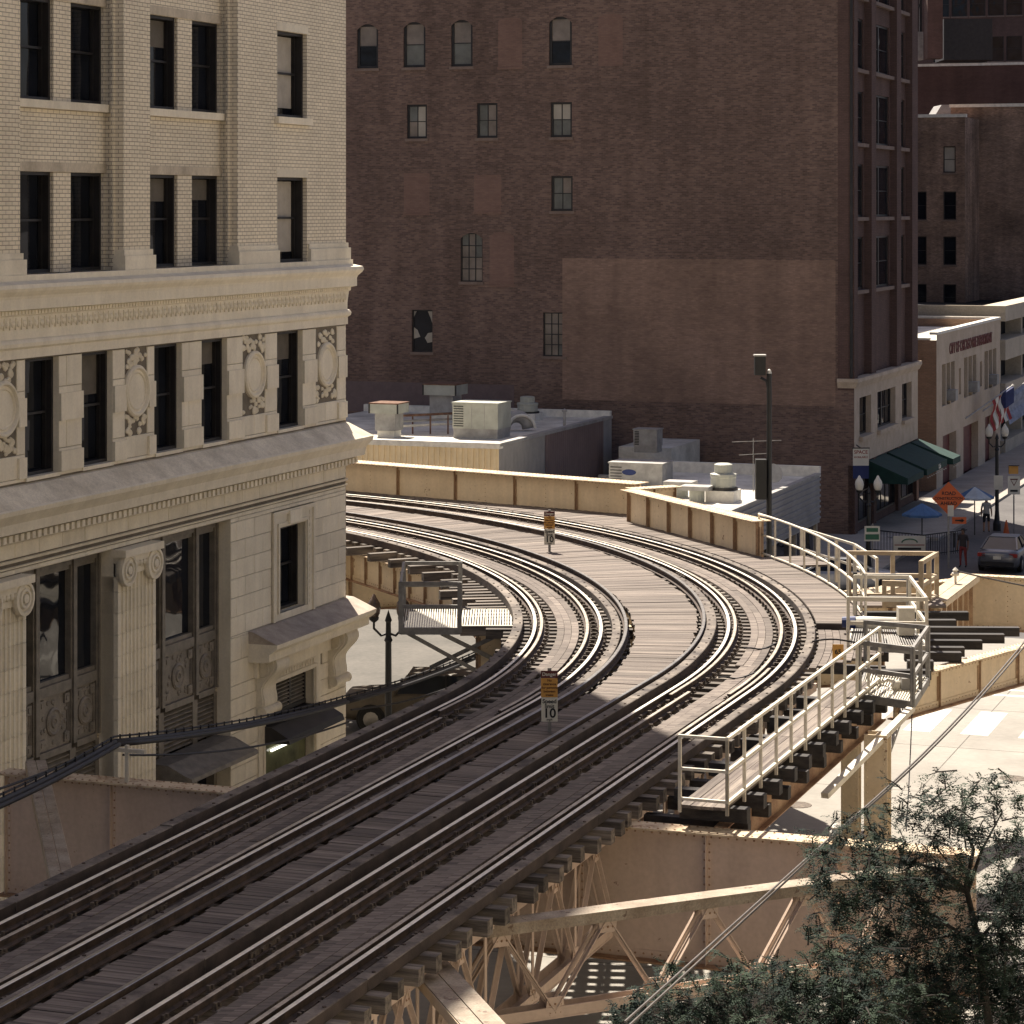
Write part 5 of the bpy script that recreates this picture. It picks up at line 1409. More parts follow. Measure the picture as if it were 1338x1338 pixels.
def block(name, lab, x0, x1, y, z1, m, depth=20, wins=(), coping='roof_trim'):
    # far block with its front turned to the camera along the street grid
    o_ = Vector((x1, y, 0)); F = Frame(o_, -NN, -D1); W = (x1 - x0) / NN.x
    t = thing(name, o_, lab, 'building')
    mb = MB(); hs = [(W - w[1], W - w[0], w[2], w[3]) for w in wins]
    wall_sheet(mb, F, 0, W, 0, z1, 0, hs)
    for hh in hs: reveal(mb, F, *hh, -0.2, 0)
    mb.face([F(0, 0, z1), F(W, 0, z1), F(W, -depth, z1), F(0, -depth, z1)])
    mb.face([F(0, 0, 0), F(0, 0, z1), F(0, -depth, z1), F(0, -depth, 0)]); mb.face([F(W, 0, 0), F(W, 0, z1), F(W, -depth, z1), F(W, -depth, 0)])
    obj('wall', mb, m, t)
    if coping: obj('coping', MB().box(F, -0.1, W + 0.1, -0.45, 0.1, z1, z1 + 0.25), coping, t)
    for k, hh in enumerate(hs): bwindow(F, *hh, 1, 2, t, pane='glass_far', y=-0.15, fr=0.08, pick=(lambda i, j: 'pane_light') if k == 0 else None)
    return t, F, W
block('tenement_block', 'old brown brick block with a narrow column of windows up the street', 29.0, 34.9, 200.5, 22.9, 'old_brick', 24,
      [(4.6, 5.55, 18.63, 20.66), (2.35, 3.3, 14.99, 17.17), (4.6, 5.6, 14.99, 17.17), (2.35, 3.3, 11.5, 13.7), (4.6, 5.6, 11.5, 13.7), (2.35, 3.3, 8.0, 10.0), (4.6, 5.6, 8.0, 10.0)])
block('blank_block', 'blank brown brick block at the right picture edge up the street', 34.95, 62, 197.5, 23.9, 'old_brick', 24)
block('red_block', 'dark red painted brick building rising behind the old brown blocks', 30, 75, 240, 29.6, 'red_brick', 20)
tw, F, W = block('dark_tower', 'dark tower block with paired windows at the top right', 38, 95, 300, 52, 'street_brick', 30, [(14.0 + 2.2 * k, 15.9 + 2.2 * k, z, z + 3.0) for z in (28.5, 33.5, 39, 44) for k in range(5)])
ch = thing('roof_chimney', (39.8, 239, 29.6), 'broad dark brick chimney stack on the red building', 'chimney')
obj('stack', MB().box(WORLD, 38.1, 39.5, 238.6, 240.5, 29.6, 42), 'street_brick', ch)
wt = thing('water_tank', (37.2, 243, 29.6), 'dark water tank on legs at the top right corner', 'water tank')
for (x, y) in ((35.9, 242), (38.0, 242), (35.9, 244), (38.0, 244)):
    obj('leg', MB().bar((x, y, 29.6), (x, y, 35.5), 0.22, 0.22), 'frame_dark', wt)
obj('brace', MB().bar((35.9, 242, 30.2), (38.0, 242, 35.0), 0.12, 0.12), 'frame_dark', wt)
obj('brace', MB().bar((38.0, 242, 30.2), (35.9, 242, 35.0), 0.12, 0.12), 'rust', wt)
obj('tank', MB().lathe([(1.5, 35.5), (1.5, 38.6), (0.0, 39.6)], (36.95, 243, 0), 20), 'frame_dark', wt)
rt = thing('roof_machinery', (36.5, 236, 23), 'grey rooftop ducts and sheds behind the brown block', 'roof machinery')
obj('duct', MB().box(WORLD, 36.6, 38.1, 241, 243, 29.6, 32.2), 'hvac_grey', rt)
obj('shed', MB().idx([(34.2, 212, 23.0), (36.8, 212, 23.0), (36.8, 212, 24.3), (35.0, 212, 24.3), (34.2, 216, 23.0), (36.8, 216, 23.0), (36.8, 216, 24.3), (35.0, 216, 24.3)], [(0, 1, 2, 3), (3, 2, 6, 7), (0, 3, 7, 4), (1, 5, 6, 2)]), 'hvac_grey', rt)
obj('penthouse', MB().box(WORLD, 40.0, 44.5, 241, 246, 29.6, 33.4), 'frame_dark', rt)

# unseen slab added behind the fire station to shade the far street
tk = thing('shade_tower', NV(-55, 165, 0), 'unseen tower added behind the brown brick building for shade', 'building')
FK = Frame(NV(-50.5, 196, 0), -D1, NN)
obj('wall', MB().box(FK, 0, 50, -26, 0, 0, 57), 'old_brick', tk)
for k in range(10):
    for j in range(12): obj('window', MB().box(FK, 2 + k * 4.8, 4.6 + k * 4.8, 0.0, 0.06, 6 + j * 4.1, 8.4 + j * 4.1), 'glass_far', tk)
# unseen block added across the street to bounce and mirror light
M['pale_stone'] = mat('pale_stone', (0.53, 0.475, 0.38), 0.85, c2=(0.60, 0.54, 0.44), scale=0.6, fine=0.06)
oc = thing('bounce_block', NV(1.5, 30, 0), 'unseen pale block added across the street to light the office front', 'building')
FO = Frame(NV(1.5, -30, 0), D1, -NN)
oh = [(3 + 4.2 * k, 5.4 + 4.2 * k, 5.0 + 3.8 * j, 7.4 + 3.8 * j) for k in range(20) for j in range(6)]
mb = MB(); wall_sheet(mb, FO, 0, 89, 0, 29, 0, oh)
for hh in oh: reveal(mb, FO, *hh, -0.25, 0)
mb.face([FO(0, 0, 29), FO(89, 0, 29), FO(89, -20, 29), FO(0, -20, 29)]); mb.face([FO(89, 0, 0), FO(89, 0, 29), FO(89, -20, 29), FO(89, -20, 0)]); mb.face([FO(0, 0, 0), FO(0, 0, 29), FO(0, -20, 29), FO(0, -20, 0)])
obj('wall', mb, 'pale_stone', oc)
for hh in oh: obj('pane', MB().face([FO(hh[0], -0.24, hh[2]), FO(hh[1], -0.24, hh[2]), FO(hh[1], -0.24, hh[3]), FO(hh[0], -0.24, hh[3])]), 'glass_far', oc)
# ------------------------------------------------------------------ low buildings behind the deck girders
def ribbed(F, x0, x1, z0, z1, y=0.0, pitch=0.15, depth=0.035, m=0, horiz=False):
    b2 = MB(); a0, a1 = (z0, z1) if horiz else (x0, x1); a = a0
    while a < a1 - 1e-4:
        seq = [(a, 0), (a + pitch * 0.45, 0), (a + pitch * 0.55, depth), (a + pitch * 0.9, depth), (a + pitch, 0)]
        for (p, d0), (q, d1_) in zip(seq, seq[1:]):
            p, q = min(p, a1), min(q, a1)
            if q <= p: continue
            if horiz: b2.face([F(x1, y + d0, p), F(x0, y + d0, p), F(x0, y + d1_, q), F(x1, y + d1_, q)], m)
            else: b2.face([F(q, y + d1_, z0), F(p, y + d0, z0), F(p, y + d0, z1), F(q, y + d1_, z1)], m)
        a += pitch
    return b2
Q0 = Vector((-0.56, 111.9, 0)); QZ = 5.8; QL, QD = 13.0, 15.9
FQ = Frame(Q0, -NN, -D1); FQs = Frame(Q0, -D1, NN)
qb = thing('metal_clad_building', Q0, 'low metal-clad building with yellow ribbed front and white roof', 'building')
obj('front_cladding', ribbed(FQ, 0, QL, 2.8, QZ - 0.22, pitch=0.26, depth=0.06), 'yellow_clad', qb)
obj('side_cladding', ribbed(FQs, -6.0, 0, 0, QZ - 0.1, pitch=0.18, depth=0.03), 'grey_clad', qb)
obj('side_cladding', ribbed(FQs, -14.6, -6.0, 0, QZ - 0.1, pitch=0.3, depth=0.02), 'brown_clad', qb)
obj('side_cladding', ribbed(FQs, -QD, -14.6, 0, QZ - 0.1, pitch=0.18, depth=0.03), 'grey_clad', qb)
obj('shop_wall', MB().box(FQ, 0.02, QL, -0.4, -0.05, 0.13, 2.8), 'garage', qb)
obj('roof', MB().face([FQ(0, 0, QZ - 0.1), FQ(QL, 0, QZ - 0.1), FQ(QL, -QD, QZ - 0.1), FQ(0, -QD, QZ - 0.1)]), 'roof_white', qb)
obj('roof_edge', MB().box(FQ, -0.06, QL, -0.35, 0.09, QZ - 0.22, QZ + 0.02), 'roof_trim', qb)
obj('roof_edge', MB().box(FQs, -QD, 0, -0.3, 0.06, QZ - 0.12, QZ + 0.015), 'hvac_grey', qb)
obj('roof_edge', MB().box(FQ, 0, QL, -QD, -QD + 0.3, QZ - 0.1, QZ + 0.25), 'roof_trim', qb)
obj('back_wall', MB().face([FQ(0, -QD, 0), FQ(QL, -QD, 0), FQ(QL, -QD, QZ), FQ(0, -QD, QZ)]), 'grey_clad', qb)

def vent_stack(label, x, y, z, w, h, group='rooftop vent stacks'):
    t = thing('vent_stack', (x, y, z), label, 'roof vent', group); F = Frame((x, y, z), NN, D1)
    obj('curb', MB().box(F, -w * 0.30, w * 0.30, -w * 0.3, w * 0.3, 0, h * 0.2), 'roof_trim', t)
    obj('duct', MB().box(F, -w * 0.36, w * 0.36, -w * 0.36, w * 0.36, h * 0.2, h * 0.72), 'hvac_grey', t)
    obj('cap', MB().idx([F(-w * 0.5, -w * 0.5, h * 0.72), F(w * 0.5, -w * 0.5, h * 0.72), F(w * 0.5, w * 0.5, h * 0.72), F(-w * 0.5, w * 0.5, h * 0.72), F(-w * 0.5, -w * 0.5, h), F(w * 0.5, -w * 0.5, h), F(w * 0.5, w * 0.5, h), F(-w * 0.5, w * 0.5, h)], [(0, 1, 5, 4), (1, 2, 6, 5), (2, 3, 7, 6), (3, 0, 4, 7), (3, 2, 1, 0)]), 'hvac', t)
    obj('rim', MB().box(F, -w * 0.52, w * 0.52, -w * 0.52, w * 0.52, h, h + 0.05), 'rust', t)
    for sg in (-0.505, 0.505): obj('corner_strip', MB().box(F, w * sg - 0.03, w * sg + 0.03, -w * 0.52, -w * 0.48, h * 0.72, h), 'frame_dark', t)
vent_stack('square vent stack at the front left of the white roof', -5.5, 116.5, QZ - 0.1, 1.35, 1.5)
vent_stack('taller square vent stack behind the big air conditioner', -3.2, 125.4, QZ - 0.1, 1.65, 1.75)
def ac_unit(label, x, y, z, w, d, h, m='hvac', logo=False):
    t = thing('air_conditioner', (x, y, z), label, 'air conditioner'); F = Frame((x, y, z), NN, D1)
    obj('base', MB().box(F, -w / 2 + 0.03, w / 2 - 0.03, -d / 2 + 0.03, d / 2 - 0.03, 0, h * 0.28), 'hvac_grey', t)
    obj('cabinet', MB().box(F, -w / 2, w / 2, -d / 2, d / 2, h * 0.28, h), m, t)
    g = MB()
    for k in range(9): g.box(F, -w / 2 + 0.06, -w / 2 + w * 0.24, -d / 2 - 0.015, -d / 2, h * (0.34 + k * 0.07), h * (0.34 + k * 0.07) + 0.04)
    obj('grille', g, 'frame_dark', t, kind='stuff')
    for k in (0.42, 0.7): obj('panel_seam', MB().box(F, -w / 2 + w * k, -w / 2 + w * k + 0.02, -d / 2 - 0.008, -d / 2, h * 0.3, h * 0.98), 'hvac_grey', t)
    obj('lid', MB().box(F, -w / 2 - 0.04, w / 2 + 0.04, -d / 2 - 0.04, d / 2 + 0.04, h, h + 0.05), m, t)
    if logo:
        lg = MB(); c = F(-w * 0.12, -d / 2 - 0.01, h * 0.8)
        lg.face([c + NN * (0.32 * math.cos(a * math.pi / 10)) + UP * (0.13 * math.sin(a * math.pi / 10)) for a in range(20)])
        obj('logo', lg, 'blue_paint', t)
    return t
ac_unit('big grey-green air conditioner at the front of the white roof', -1.35, 116.3, QZ - 0.1, 2.15, 1.7, 1.55)
def fan(label, x, y, z, r, h):
    t = thing('exhaust_fan', (x, y, z), label, 'roof fan', 'rooftop exhaust fans')
    F = Frame((x, y, z), NN, D1)
    obj('curb', MB().box(F, -r * 1.15, r * 1.15, -r * 1.15, r * 1.15, 0, h * 0.3), 'roof_trim', t)
    obj('housing', MB().lathe([(r * 0.8, h * 0.3), (r, h * 0.38), (r, h * 0.62), (r * 1.05, h * 0.65), (r * 1.05, h * 0.72), (r * 0.72, h * 0.75), (r * 0.72, h * 0.97), (r * 0.5, h), (0, h)], (x, y, z), 18), 'hvac', t, smooth=False)
    obj('band', MB().lathe([(r * 1.16, h * 0.3), (r * 1.16, h * 0.37)], (x, y, z), 18), 'frame_dark', t)
fan('pale exhaust fan at the back of the white roof', 0.75, 125.6, QZ - 0.1, 0.5, 1.15)
t = thing('roof_duct', (0.3, 120, QZ), 'round dark duct elbow beside the big air conditioner', 'duct')
obj('elbow', MB().tube([(0.2 + 0.55 * math.cos(a), 119.6, QZ + 0.02 + 0.55 * math.sin(a)) for a in [math.pi * k / 8 for k in range(9)]], 0.3, 10), 'hvac_grey', t, smooth=True)
obj('hoop', MB().tube([(0.45 + 0.62 * math.cos(a), 119.3, QZ + 0.02 + 0.62 * math.sin(a)) for a in [math.pi * k / 8 for k in range(9)]], 0.07, 8), 'roof_trim', t)
t = thing('vent_pipe', (2.5, 121.5, QZ), 'thin vent pipe standing near the right roof edge', 'vent pipe')
obj('pipe', MB().tube([(2.45, 121.5, QZ - 0.1), (2.45, 121.5, QZ + 0.62)], 0.07, 8), 'hvac_grey', t)
obj('cap', MB().lathe([(0.13, 0.62), (0.13, 0.7), (0.0, 0.78)], (2.45, 121.5, QZ), 10), 'hvac_grey', t)
t = thing('pipe_rack', (-3.6, 118, QZ), 'rusty pipe rack running between the rooftop units', 'pipe rack')
for zz, m_ in ((0.75, 'rust'), (0.28, 'roof_trim'), (0.5, 'hvac_grey')):
    obj('pipe', MB().tube([(-5.0, 117.6, QZ + zz), (-2.6, 118.4, QZ + zz + 0.05), (-1.8, 118.5, QZ + zz)], 0.06, 6), m_, t)
for x in (-4.5, -3.7, -2.9, -2.2): obj('stand', MB().bar((x, 117.9, QZ - 0.1), (x, 117.9, QZ + 0.75), 0.07, 0.07), 'rust', t)

# flat-roofed shop with ribbed fascia to the right
TZ = 4.0; T0 = Vector((13.7, 115.9, 0)); FTs = Frame(T0, -D1, NN); FTf = Frame(T0 - D1 * 16.5, -NN, -D1)
tb = thing('flat_roof_shop', T0, 'flat white-roofed shop with grey ribbed side fascia', 'building')
obj('side_fascia', ribbed(FTs, 0, 16.5, 2.0, TZ + 0.05, pitch=0.24, depth=0.06, horiz=True), 'grey_clad', tb)
obj('side_wall', MB().face([FTs(0, -0.3, 0), FTs(16.5, -0.3, 0), FTs(16.5, -0.3, 2.0), FTs(0, -0.3, 2.0)]), 'glass_far', tb)
obj('soffit', MB().box(FTs, 0, 16.5, -0.35, 0, 1.94, 2.0), 'hvac_grey', tb)
for k in range(5): obj('post', MB().box(FTs, 0.2 + k * 3.9, 0.35 + k * 3.9, -0.2, -0.05, 0.13, 2.0), 'garage', tb)
obj('front_wall', MB().face([FTf(0, 0, 0), FTf(7.2, 0, 0), FTf(7.2, 0, TZ), FTf(0, 0, TZ)]), 'hvac_grey', tb)
obj('roof', MB().face([FTs(0, 0, TZ - 0.05), FTs(16.5, 0, TZ - 0.05), FTs(16.5, -8.4, TZ - 0.05), FTs(0, -8.4, TZ - 0.05)]), 'roof_white', tb)
obj('parapet', MB().box(FTs, -0.25, 0, -8.4, 0, TZ - 0.05, TZ + 0.42), 'roof_trim', tb)
obj('parapet', MB().box(FTs, 0, 16.5, -0.2, 0.06, TZ + 0.05, TZ + 0.14), 'hvac_grey', tb)
mb = MB().box(Frame(NV(-26.9, 108.0, 0), NN, D1), -11.5, -8.4, -3.5, 10.4, 0, 3.05)
o = thing('lean_to', NV(-37, 112, 0), 'low white-roofed lean-to between the two low buildings', 'building')
obj('body', mb, ['roof_white'], o)
obj('parapet', MB().box(Frame(NV(-26.9, 108.0, 0), NN, D1), -11.5, -8.4, 10.1, 10.4, 3.05, 3.2), 'roof_trim', o)
mb = MB().box(Frame(NV(-26.9, 118.0, 0), NN, D1), -10.6, -8.0, 0.5, 5.5, 0, 4.55)
obj('rear_body', mb, 'roof_white', o)
ac_unit('grey air conditioner with a blue oval badge behind the deck girder', 5.6, 113.0, 3.05, 2.4, 1.6, 1.85, 'hvac_grey', True)
ac_unit('small grey air conditioner standing on the lean-to roof', 6.35, 121.5, 4.55, 1.15, 0.9, 1.05, 'hvac_grey')
fan('white exhaust fan on a square curb on the shop roof', 8.65, 106.5, TZ - 0.05, 0.52, 1.55)
for k, (x, y, lb) in enumerate(((7.0, 108.0, 'left low gooseneck vent on the shop roof'), (7.55, 106.2, 'right low gooseneck vent on the shop roof'))):
    t = thing('gooseneck_vent', (x, y, TZ), lb, 'roof vent', 'gooseneck vents')
    obj('neck', MB().lathe([(0.32, -0.05), (0.32, 0.45)], (x, y, TZ), 12), 'hvac', t)
    obj('hood', MB().box(Frame((x, y, TZ), NN, D1), -0.62, 0.62, -0.5, 0.4, 0.45, 0.62), 'hvac_grey', t)
t = thing('roof_antenna', (10.2, 110, TZ), 'thin roof antenna beside the black pole', 'antenna')
obj('mast', MB().tube([(10.2, 110, TZ - 0.05), (10.2, 110, TZ + 2.2)], 0.02, 6), 'galv_dark', t)
obj('crossbar', MB().bar((9.3, 110, TZ + 2.05), (11.4, 110.2, TZ + 2.1), 0.025, 0.025), 'galv_dark', t)
obj('crossbar', MB().bar((9.6, 110, TZ + 1.5), (10.9, 110.2, TZ + 1.55), 0.025, 0.025), 'galv_dark', t)
obj('dish', MB().lathe([(0.0, 0.0), (0.3, 0.06), (0.42, 0.16)], (11.0, 110, TZ + 0.7), 12, axis=(0.3, -0.9, 0.3)), 'hvac_grey', t)

# ------------------------------------------------------------------ street furniture
def post_pole():
    t = thing('signal_pole', (8.4, 85.0, 0), 'tall black pole with a dark box on top behind the deck', 'pole')
    obj('shaft', MB().tube([(8.4, 85, 0), (8.4, 85, 10.55)], [0.10, 0.085], 12), 'black_metal', t)
    obj('arm', MB().tube([(8.4, 85, 9.9), (8.32, 85, 10.3), (8.12, 85, 10.42)], 0.05, 8), 'black_metal', t)
    obj('head_box', MB().box(WORLD, 7.92, 8.27, 84.8, 85.2, 10.5, 11.12), 'black_metal', t)
    obj('box_lid', MB().box(WORLD, 7.90, 8.29, 84.78, 85.22, 11.12, 11.17), 'hvac_grey', t)
    obj('control_box', MB().box(WORLD, 7.95, 8.30, 84.8, 85.2, 6.45, 7.75), 'black_metal', t)
    obj('finial', MB().lathe([(0.09, 10.55), (0.06, 10.66), (0.0, 10.7)], (8.4, 85, 0), 10), 'frost', t)
post_pole()
def lamp(label, x, y, zg, m, yaw=0.0):
    t = thing('street_lamp', (x, y, 0), label, 'street lamp', 'twin-globe street lamps')
    e = Vector((math.cos(yaw), math.sin(yaw), 0)); c = Vector((x, y, 0))
    obj('post', MB().lathe([(0.20, 0.0), (0.20, 0.35), (0.14, 0.5), (0.10, 1.0), (0.085, zg - 1.0), (0.12, zg - 0.95), (0.08, zg - 0.85), (0.07, zg - 0.45), (0.10, zg - 0.4), (0.0, zg - 0.1)], (x, y, 0), 12), 'black_metal', t)
    for sg in (-1, 1):
        g = c + e * (0.40 * sg)
        obj('arm', MB().tube([c + UP * (zg - 0.75), c + e * 0.2 * sg + UP * (zg - 0.82), g + UP * (zg - 0.62), g + UP * (zg - 0.42)], 0.035, 8), 'black_metal', t)
        obj('holder', MB().lathe([(0.06, zg - 0.44), (0.13, zg - 0.38), (0.14, zg - 0.30)], g, 12), 'black_metal', t)
        obj('globe', MB().lathe([(0.10, zg - 0.34), (0.17, zg - 0.2), (0.19, zg - 0.05), (0.17, zg + 0.08), (0.10, zg + 0.19), (0.07, zg + 0.24), (0.05, zg + 0.30), (0.0, zg + 0.34)], g, 14), m, t, smooth=True)
lamp('twin-globe lamp in front of the brick corner', 15.35, 112.0, 4.1, 'frost')
lamp('twin-globe lamp in front of the fire station', 23.95, 128.5, 4.95, 'frost', 0.1)
M['globe_shaded'] = mat('globe_shaded', (0.05, 0.04, 0.035), 0.25, c2=(0.14, 0.10, 0.08), scale=3)  # globe under the curve, with its shade put into the colour
lamp('twin-globe lamp beside the office corner, globes coloured dark for shade', -3.42, 72.0, 4.95, 'globe_shaded', 0.0)

M['sign_orange'] = mat('sign_orange', (0.50, 0.105, 0.03), 0.6, var=0.08); M['sign_white'] = mat('sign_white', (0.55, 0.53, 0.46), 0.6, var=0.06)
M['sign_maroon'] = mat('sign_maroon', (0.10, 0.02, 0.02), 0.6, var=0.15); M['sign_amber'] = mat('sign_amber', (0.50, 0.26, 0.06), 0.6, var=0.08)
M['ink'] = mat('ink', (0.012, 0.012, 0.014), 0.7, var=0.1); M['ink_brown'] = mat('ink_brown', (0.07, 0.025, 0.012), 0.7, var=0.1)
M['green_sign'] = mat('green_sign', (0.03, 0.12, 0.07), 0.6, var=0.1)
XR, CAMW = Vector((1, 0, 0)), Vector((0, -1, 0))
def plate(t, x, y, z0, z1, w, m, th=0.008, name='plate'):
    return obj(name, MB().box(WORLD, x - w / 2, x + w / 2, y, y + th, z0, z1), m, t)
def words(t, s, x, y, z, size, m, sx=1.0):
    return obj('lettering', text_mesh(s, size, m, 0.001), None, t, mw=face_matrix((x, y, z), XR, UP) @ Matrix.Diagonal((sx, 1, 1, 1)))
def speed_sign(label, x, y, z):
    t = thing('speed_limit_sign', (x, y, z), label, 'sign', 'speed limit signs between the tracks')
    obj('post', MB().box(WORLD, x - 0.035, x + 0.035, y + 0.01, y + 0.06, z - 0.1, z + 1.16), 'galv_dark', t)
    p = plate(t, x, y, z + 0.20, z + 0.635, 0.295, 'sign_white')
    words(t, 'Speed', x, y - 0.003, z + 0.565, 0.105, 'ink'); words(t, 'limit', x, y - 0.003, z + 0.475, 0.10, 'ink')
    words(t, '10', x, y - 0.003, z + 0.345, 0.235, 'ink', 1.0); words(t, 'mph', x, y - 0.003, z + 0.235, 0.06, 'ink')
    plate(t, x - 0.004, y, z + 0.64, z + 0.985, 0.30, 'sign_amber')
    for k, s in enumerate(('No', 'clearance', 'for persons', 'between', 'trains')):
        words(t, s, x, y - 0.003, z + 0.945 - k * 0.066, 0.062, 'ink_brown')
    plate(t, x - 0.004, y, z + 0.99, z + 1.12, 0.30, 'sign_maroon')
    words(t, 'Danger', x - 0.004, y - 0.003, z + 1.055, 0.088, 'sign_white')
speed_sign('near warning and speed limit 10 sign standing in shade on the walkway', 0.68, 47.15, ZT + 0.13)
speed_sign('far warning and speed limit 10 sign standing in sun on the walkway', 1.035, 71.8, ZT + 0.13)

# construction warning sign
t = thing('construction_sign', (19.3, 115.2, 0), 'orange diamond road construction sign on a post', 'sign')
x, y, z = 19.3, 115.0, 3.1
obj('post', MB().box(WORLD, x - 0.04, x + 0.04, y + 0.02, y + 0.08, 0, z), 'galv_dark', t)
obj('plate', MB().idx([(x, y, z - 0.74), (x + 0.74, y, z), (x, y, z + 0.74), (x - 0.74, y, z), (x, y + 0.012, z - 0.74), (x + 0.74, y + 0.012, z), (x, y + 0.012, z + 0.74), (x - 0.74, y + 0.012, z)], [(0, 1, 2, 3), (7, 6, 5, 4), (0, 4, 5, 1), (1, 5, 6, 2), (2, 6, 7, 3), (3, 7, 4, 0)]), 'sign_orange', t)
for s, dz, sz in (('ROAD', 0.22, 0.22), ('CONSTRUCTION', 0.0, 0.16), ('AHEAD', -0.22, 0.22)): words(t, s, x, y - 0.004, z + dz, sz, 'ink')
words(t, '→', x + 0.5, y - 0.02, z - 1.0, 0.1, 'ink')
obj('arrow_plate', MB().box(WORLD, x + 0.15, x + 0.78, y, y + 0.012, z - 1.12, z - 0.82), 'sign_orange', t)
obj('arrow', MB().box(WORLD, x + 0.28, x + 0.58, y - 0.008, y - 0.002, z - 1.0, z - 0.94).idx([(x + 0.56, y - 0.005, z - 1.06), (x + 0.70, y - 0.005, z - 0.97), (x + 0.56, y - 0.005, z - 0.88)], [(0, 1, 2)]), 'ink', t)
obj('notice', MB().box(WORLD, x - 0.05, x + 0.22, y - 0.02, y - 0.012, z - 0.78, z - 0.3), 'sign_white', t)
# yield sign
t = thing('yield_sign', (25.4, 127.0, 0), 'white sign with a dark triangle beside the far lamp', 'sign')
x, y, z = 24.5, 127.0, 2.1
obj('post', MB().box(WORLD, x - 0.03, x + 0.03, y + 0.02, y + 0.06, 0, z + 0.5), 'galv_dark', t)
obj('plate', MB().box(WORLD, x - 0.3, x + 0.3, y, y + 0.012, z - 0.15, z + 0.75), 'sign_white', t)
tri = MB()
for a, b, c, d in (((-0.2, 0.62), (0.2, 0.62), (0.14, 0.56), (-0.14, 0.56)), ((0.2, 0.62), (0.0, 0.25), (0.0, 0.33), (0.14, 0.56)), ((0.0, 0.25), (-0.2, 0.62), (-0.14, 0.56), (0.0, 0.33))):
    tri.face([(x + p[0], y - 0.004, z + p[1]) for p in (a, b, c, d)])
obj('triangle', tri, 'sign_maroon', t)
obj('bar', MB().box(WORLD, x - 0.18, x + 0.18, y - 0.006, y - 0.002, z - 0.02, z + 0.08), 'ink', t)
t = thing('amber_beacon', (24.5, 127.2, 2.9), 'small amber signal above the triangle sign', 'signal')
obj('housing', MB().box(WORLD, 24.28, 24.72, 127.05, 127.25, 2.95, 3.35), 'sign_amber', t)
obj('hood', MB().box(WORLD, 24.25, 24.75, 126.9, 127.05, 3.35, 3.39), 'black_metal', t)
t = thing('parking_sign', (15.55, 111.6, 0), 'pale green street sign behind the pipe railing', 'sign')
obj('post', MB().box(WORLD, 15.45, 15.5, 111.62, 111.67, 0, 2.4), 'galv_dark', t)
obj('plate', MB().box(WORLD, 15.12, 15.78, 111.6, 111.61, 1.65, 2.3), 'sign_white', t)
obj('band', MB().box(WORLD, 15.16, 15.74, 111.59, 111.598, 1.72, 1.95).box(WORLD, 15.2, 15.7, 111.59, 111.598, 2.05, 2.22), 'green_sign', t)
t = thing('pole_notice', (24.0, 128.3, 2.0), 'small white notice on the far lamp post', 'sign')
obj('plate', MB().box(WORLD, 23.75, 24.2, 128.25, 128.265, 2.05, 2.75), 'sign_white', t)
# banner on the brick corner
t = thing('space_banner', (16.7, 124.4, 3), 'white and blue banner hanging at the brick corner', 'banner')
x, y = 16.68, 124.4
obj('cloth', MB().box(WORLD, x - 0.38, x + 0.38, y, y + 0.02, 3.62, 4.43), 'sign_white', t)
obj('blue_cloth', MB().box(WORLD, x - 0.38, x + 0.38, y, y + 0.02, 3.0, 3.615), 'flag_blue', t)
obj('bracket', MB().box(WORLD, x - 0.42, x + 0.42, y - 0.01, y + 0.05, 4.43, 4.48).box(WORLD, x - 0.02, x + 0.02, y + 0.05, y + 1.6, 4.43, 4.48), 'black_metal', t)
M['red_ink'] = mat('red_ink', (0.22, 0.03, 0.02), 0.7)
words(t, 'SPACE', x, y - 0.004, 4.26, 0.23, 'red_ink'); words(t, 'AVAILABLE', x, y - 0.004, 4.02, 0.135, 'red_ink')

# cafe umbrellas, fence and banner
M['umb_blue'] = mat('umb_blue', (0.06, 0.13, 0.26), 0.8, var=0.1); M['umb_pale'] = mat('umb_pale', (0.38, 0.42, 0.46), 0.8, var=0.1)
def umbrella(label, x, y, z, r, cols):
    t = thing('cafe_umbrella', (x, y, 0), label, 'umbrella', 'cafe umbrellas')
    obj('pole', MB().tube([(x, y, 0.1), (x, y, z + 0.5)], 0.03, 6), 'black_metal', t)
    for k in range(8):
        a, b = k * math.pi / 4, (k + 1) * math.pi / 4
        p, q = Vector((x + r * math.cos(a), y + r * math.sin(a), z)), Vector((x + r * math.cos(b), y + r * math.sin(b), z))
        top = Vector((x, y, z + 0.5)); mid = (p + q) / 2 - Vector((math.cos((a + b) / 2), math.sin((a + b) / 2), 0)) * 0.06
        obj('canopy_panel', MB().face([p, mid, top]).face([mid, q, top]).face([p, p - UP * 0.1, mid - UP * 0.1, mid]).face([mid, mid - UP * 0.1, q - UP * 0.1, q]), cols[k % len(cols)], t)
umbrella('blue umbrella open over the cafe tables', 18.75, 119.0, 1.95, 0.92, ['umb_blue'])
umbrella('pale blue and white umbrella nearest the fire station', 22.4, 126.0, 1.95, 0.95, ['umb_pale', 'umb_blue', 'umb_pale'])
cf = thing('cafe_fence', (18, 117.8, 0), 'black railing around the cafe tables', 'fence')
for a, b in (((16.3, 119.8), (18.6, 117.6)), ((18.6, 117.6), (20.9, 119.6))):
    a, b = Vector((*a, 0)), Vector((*b, 0)); ln = (b - a).length; k = int(ln / 0.16)
    obj('top_bar', MB().bar(a + UP * 1.15, b + UP * 1.15, 0.05, 0.05), 'black_metal', cf); obj('bottom_bar', MB().bar(a + UP * 0.25, b + UP * 0.25, 0.04, 0.04), 'black_metal', cf)
    for q in range(k): obj('baluster', MB().bar(a.lerp(b, q / k) + UP * 0.13, a.lerp(b, q / k) + UP * 1.15, 0.025, 0.025), 'black_metal', cf)
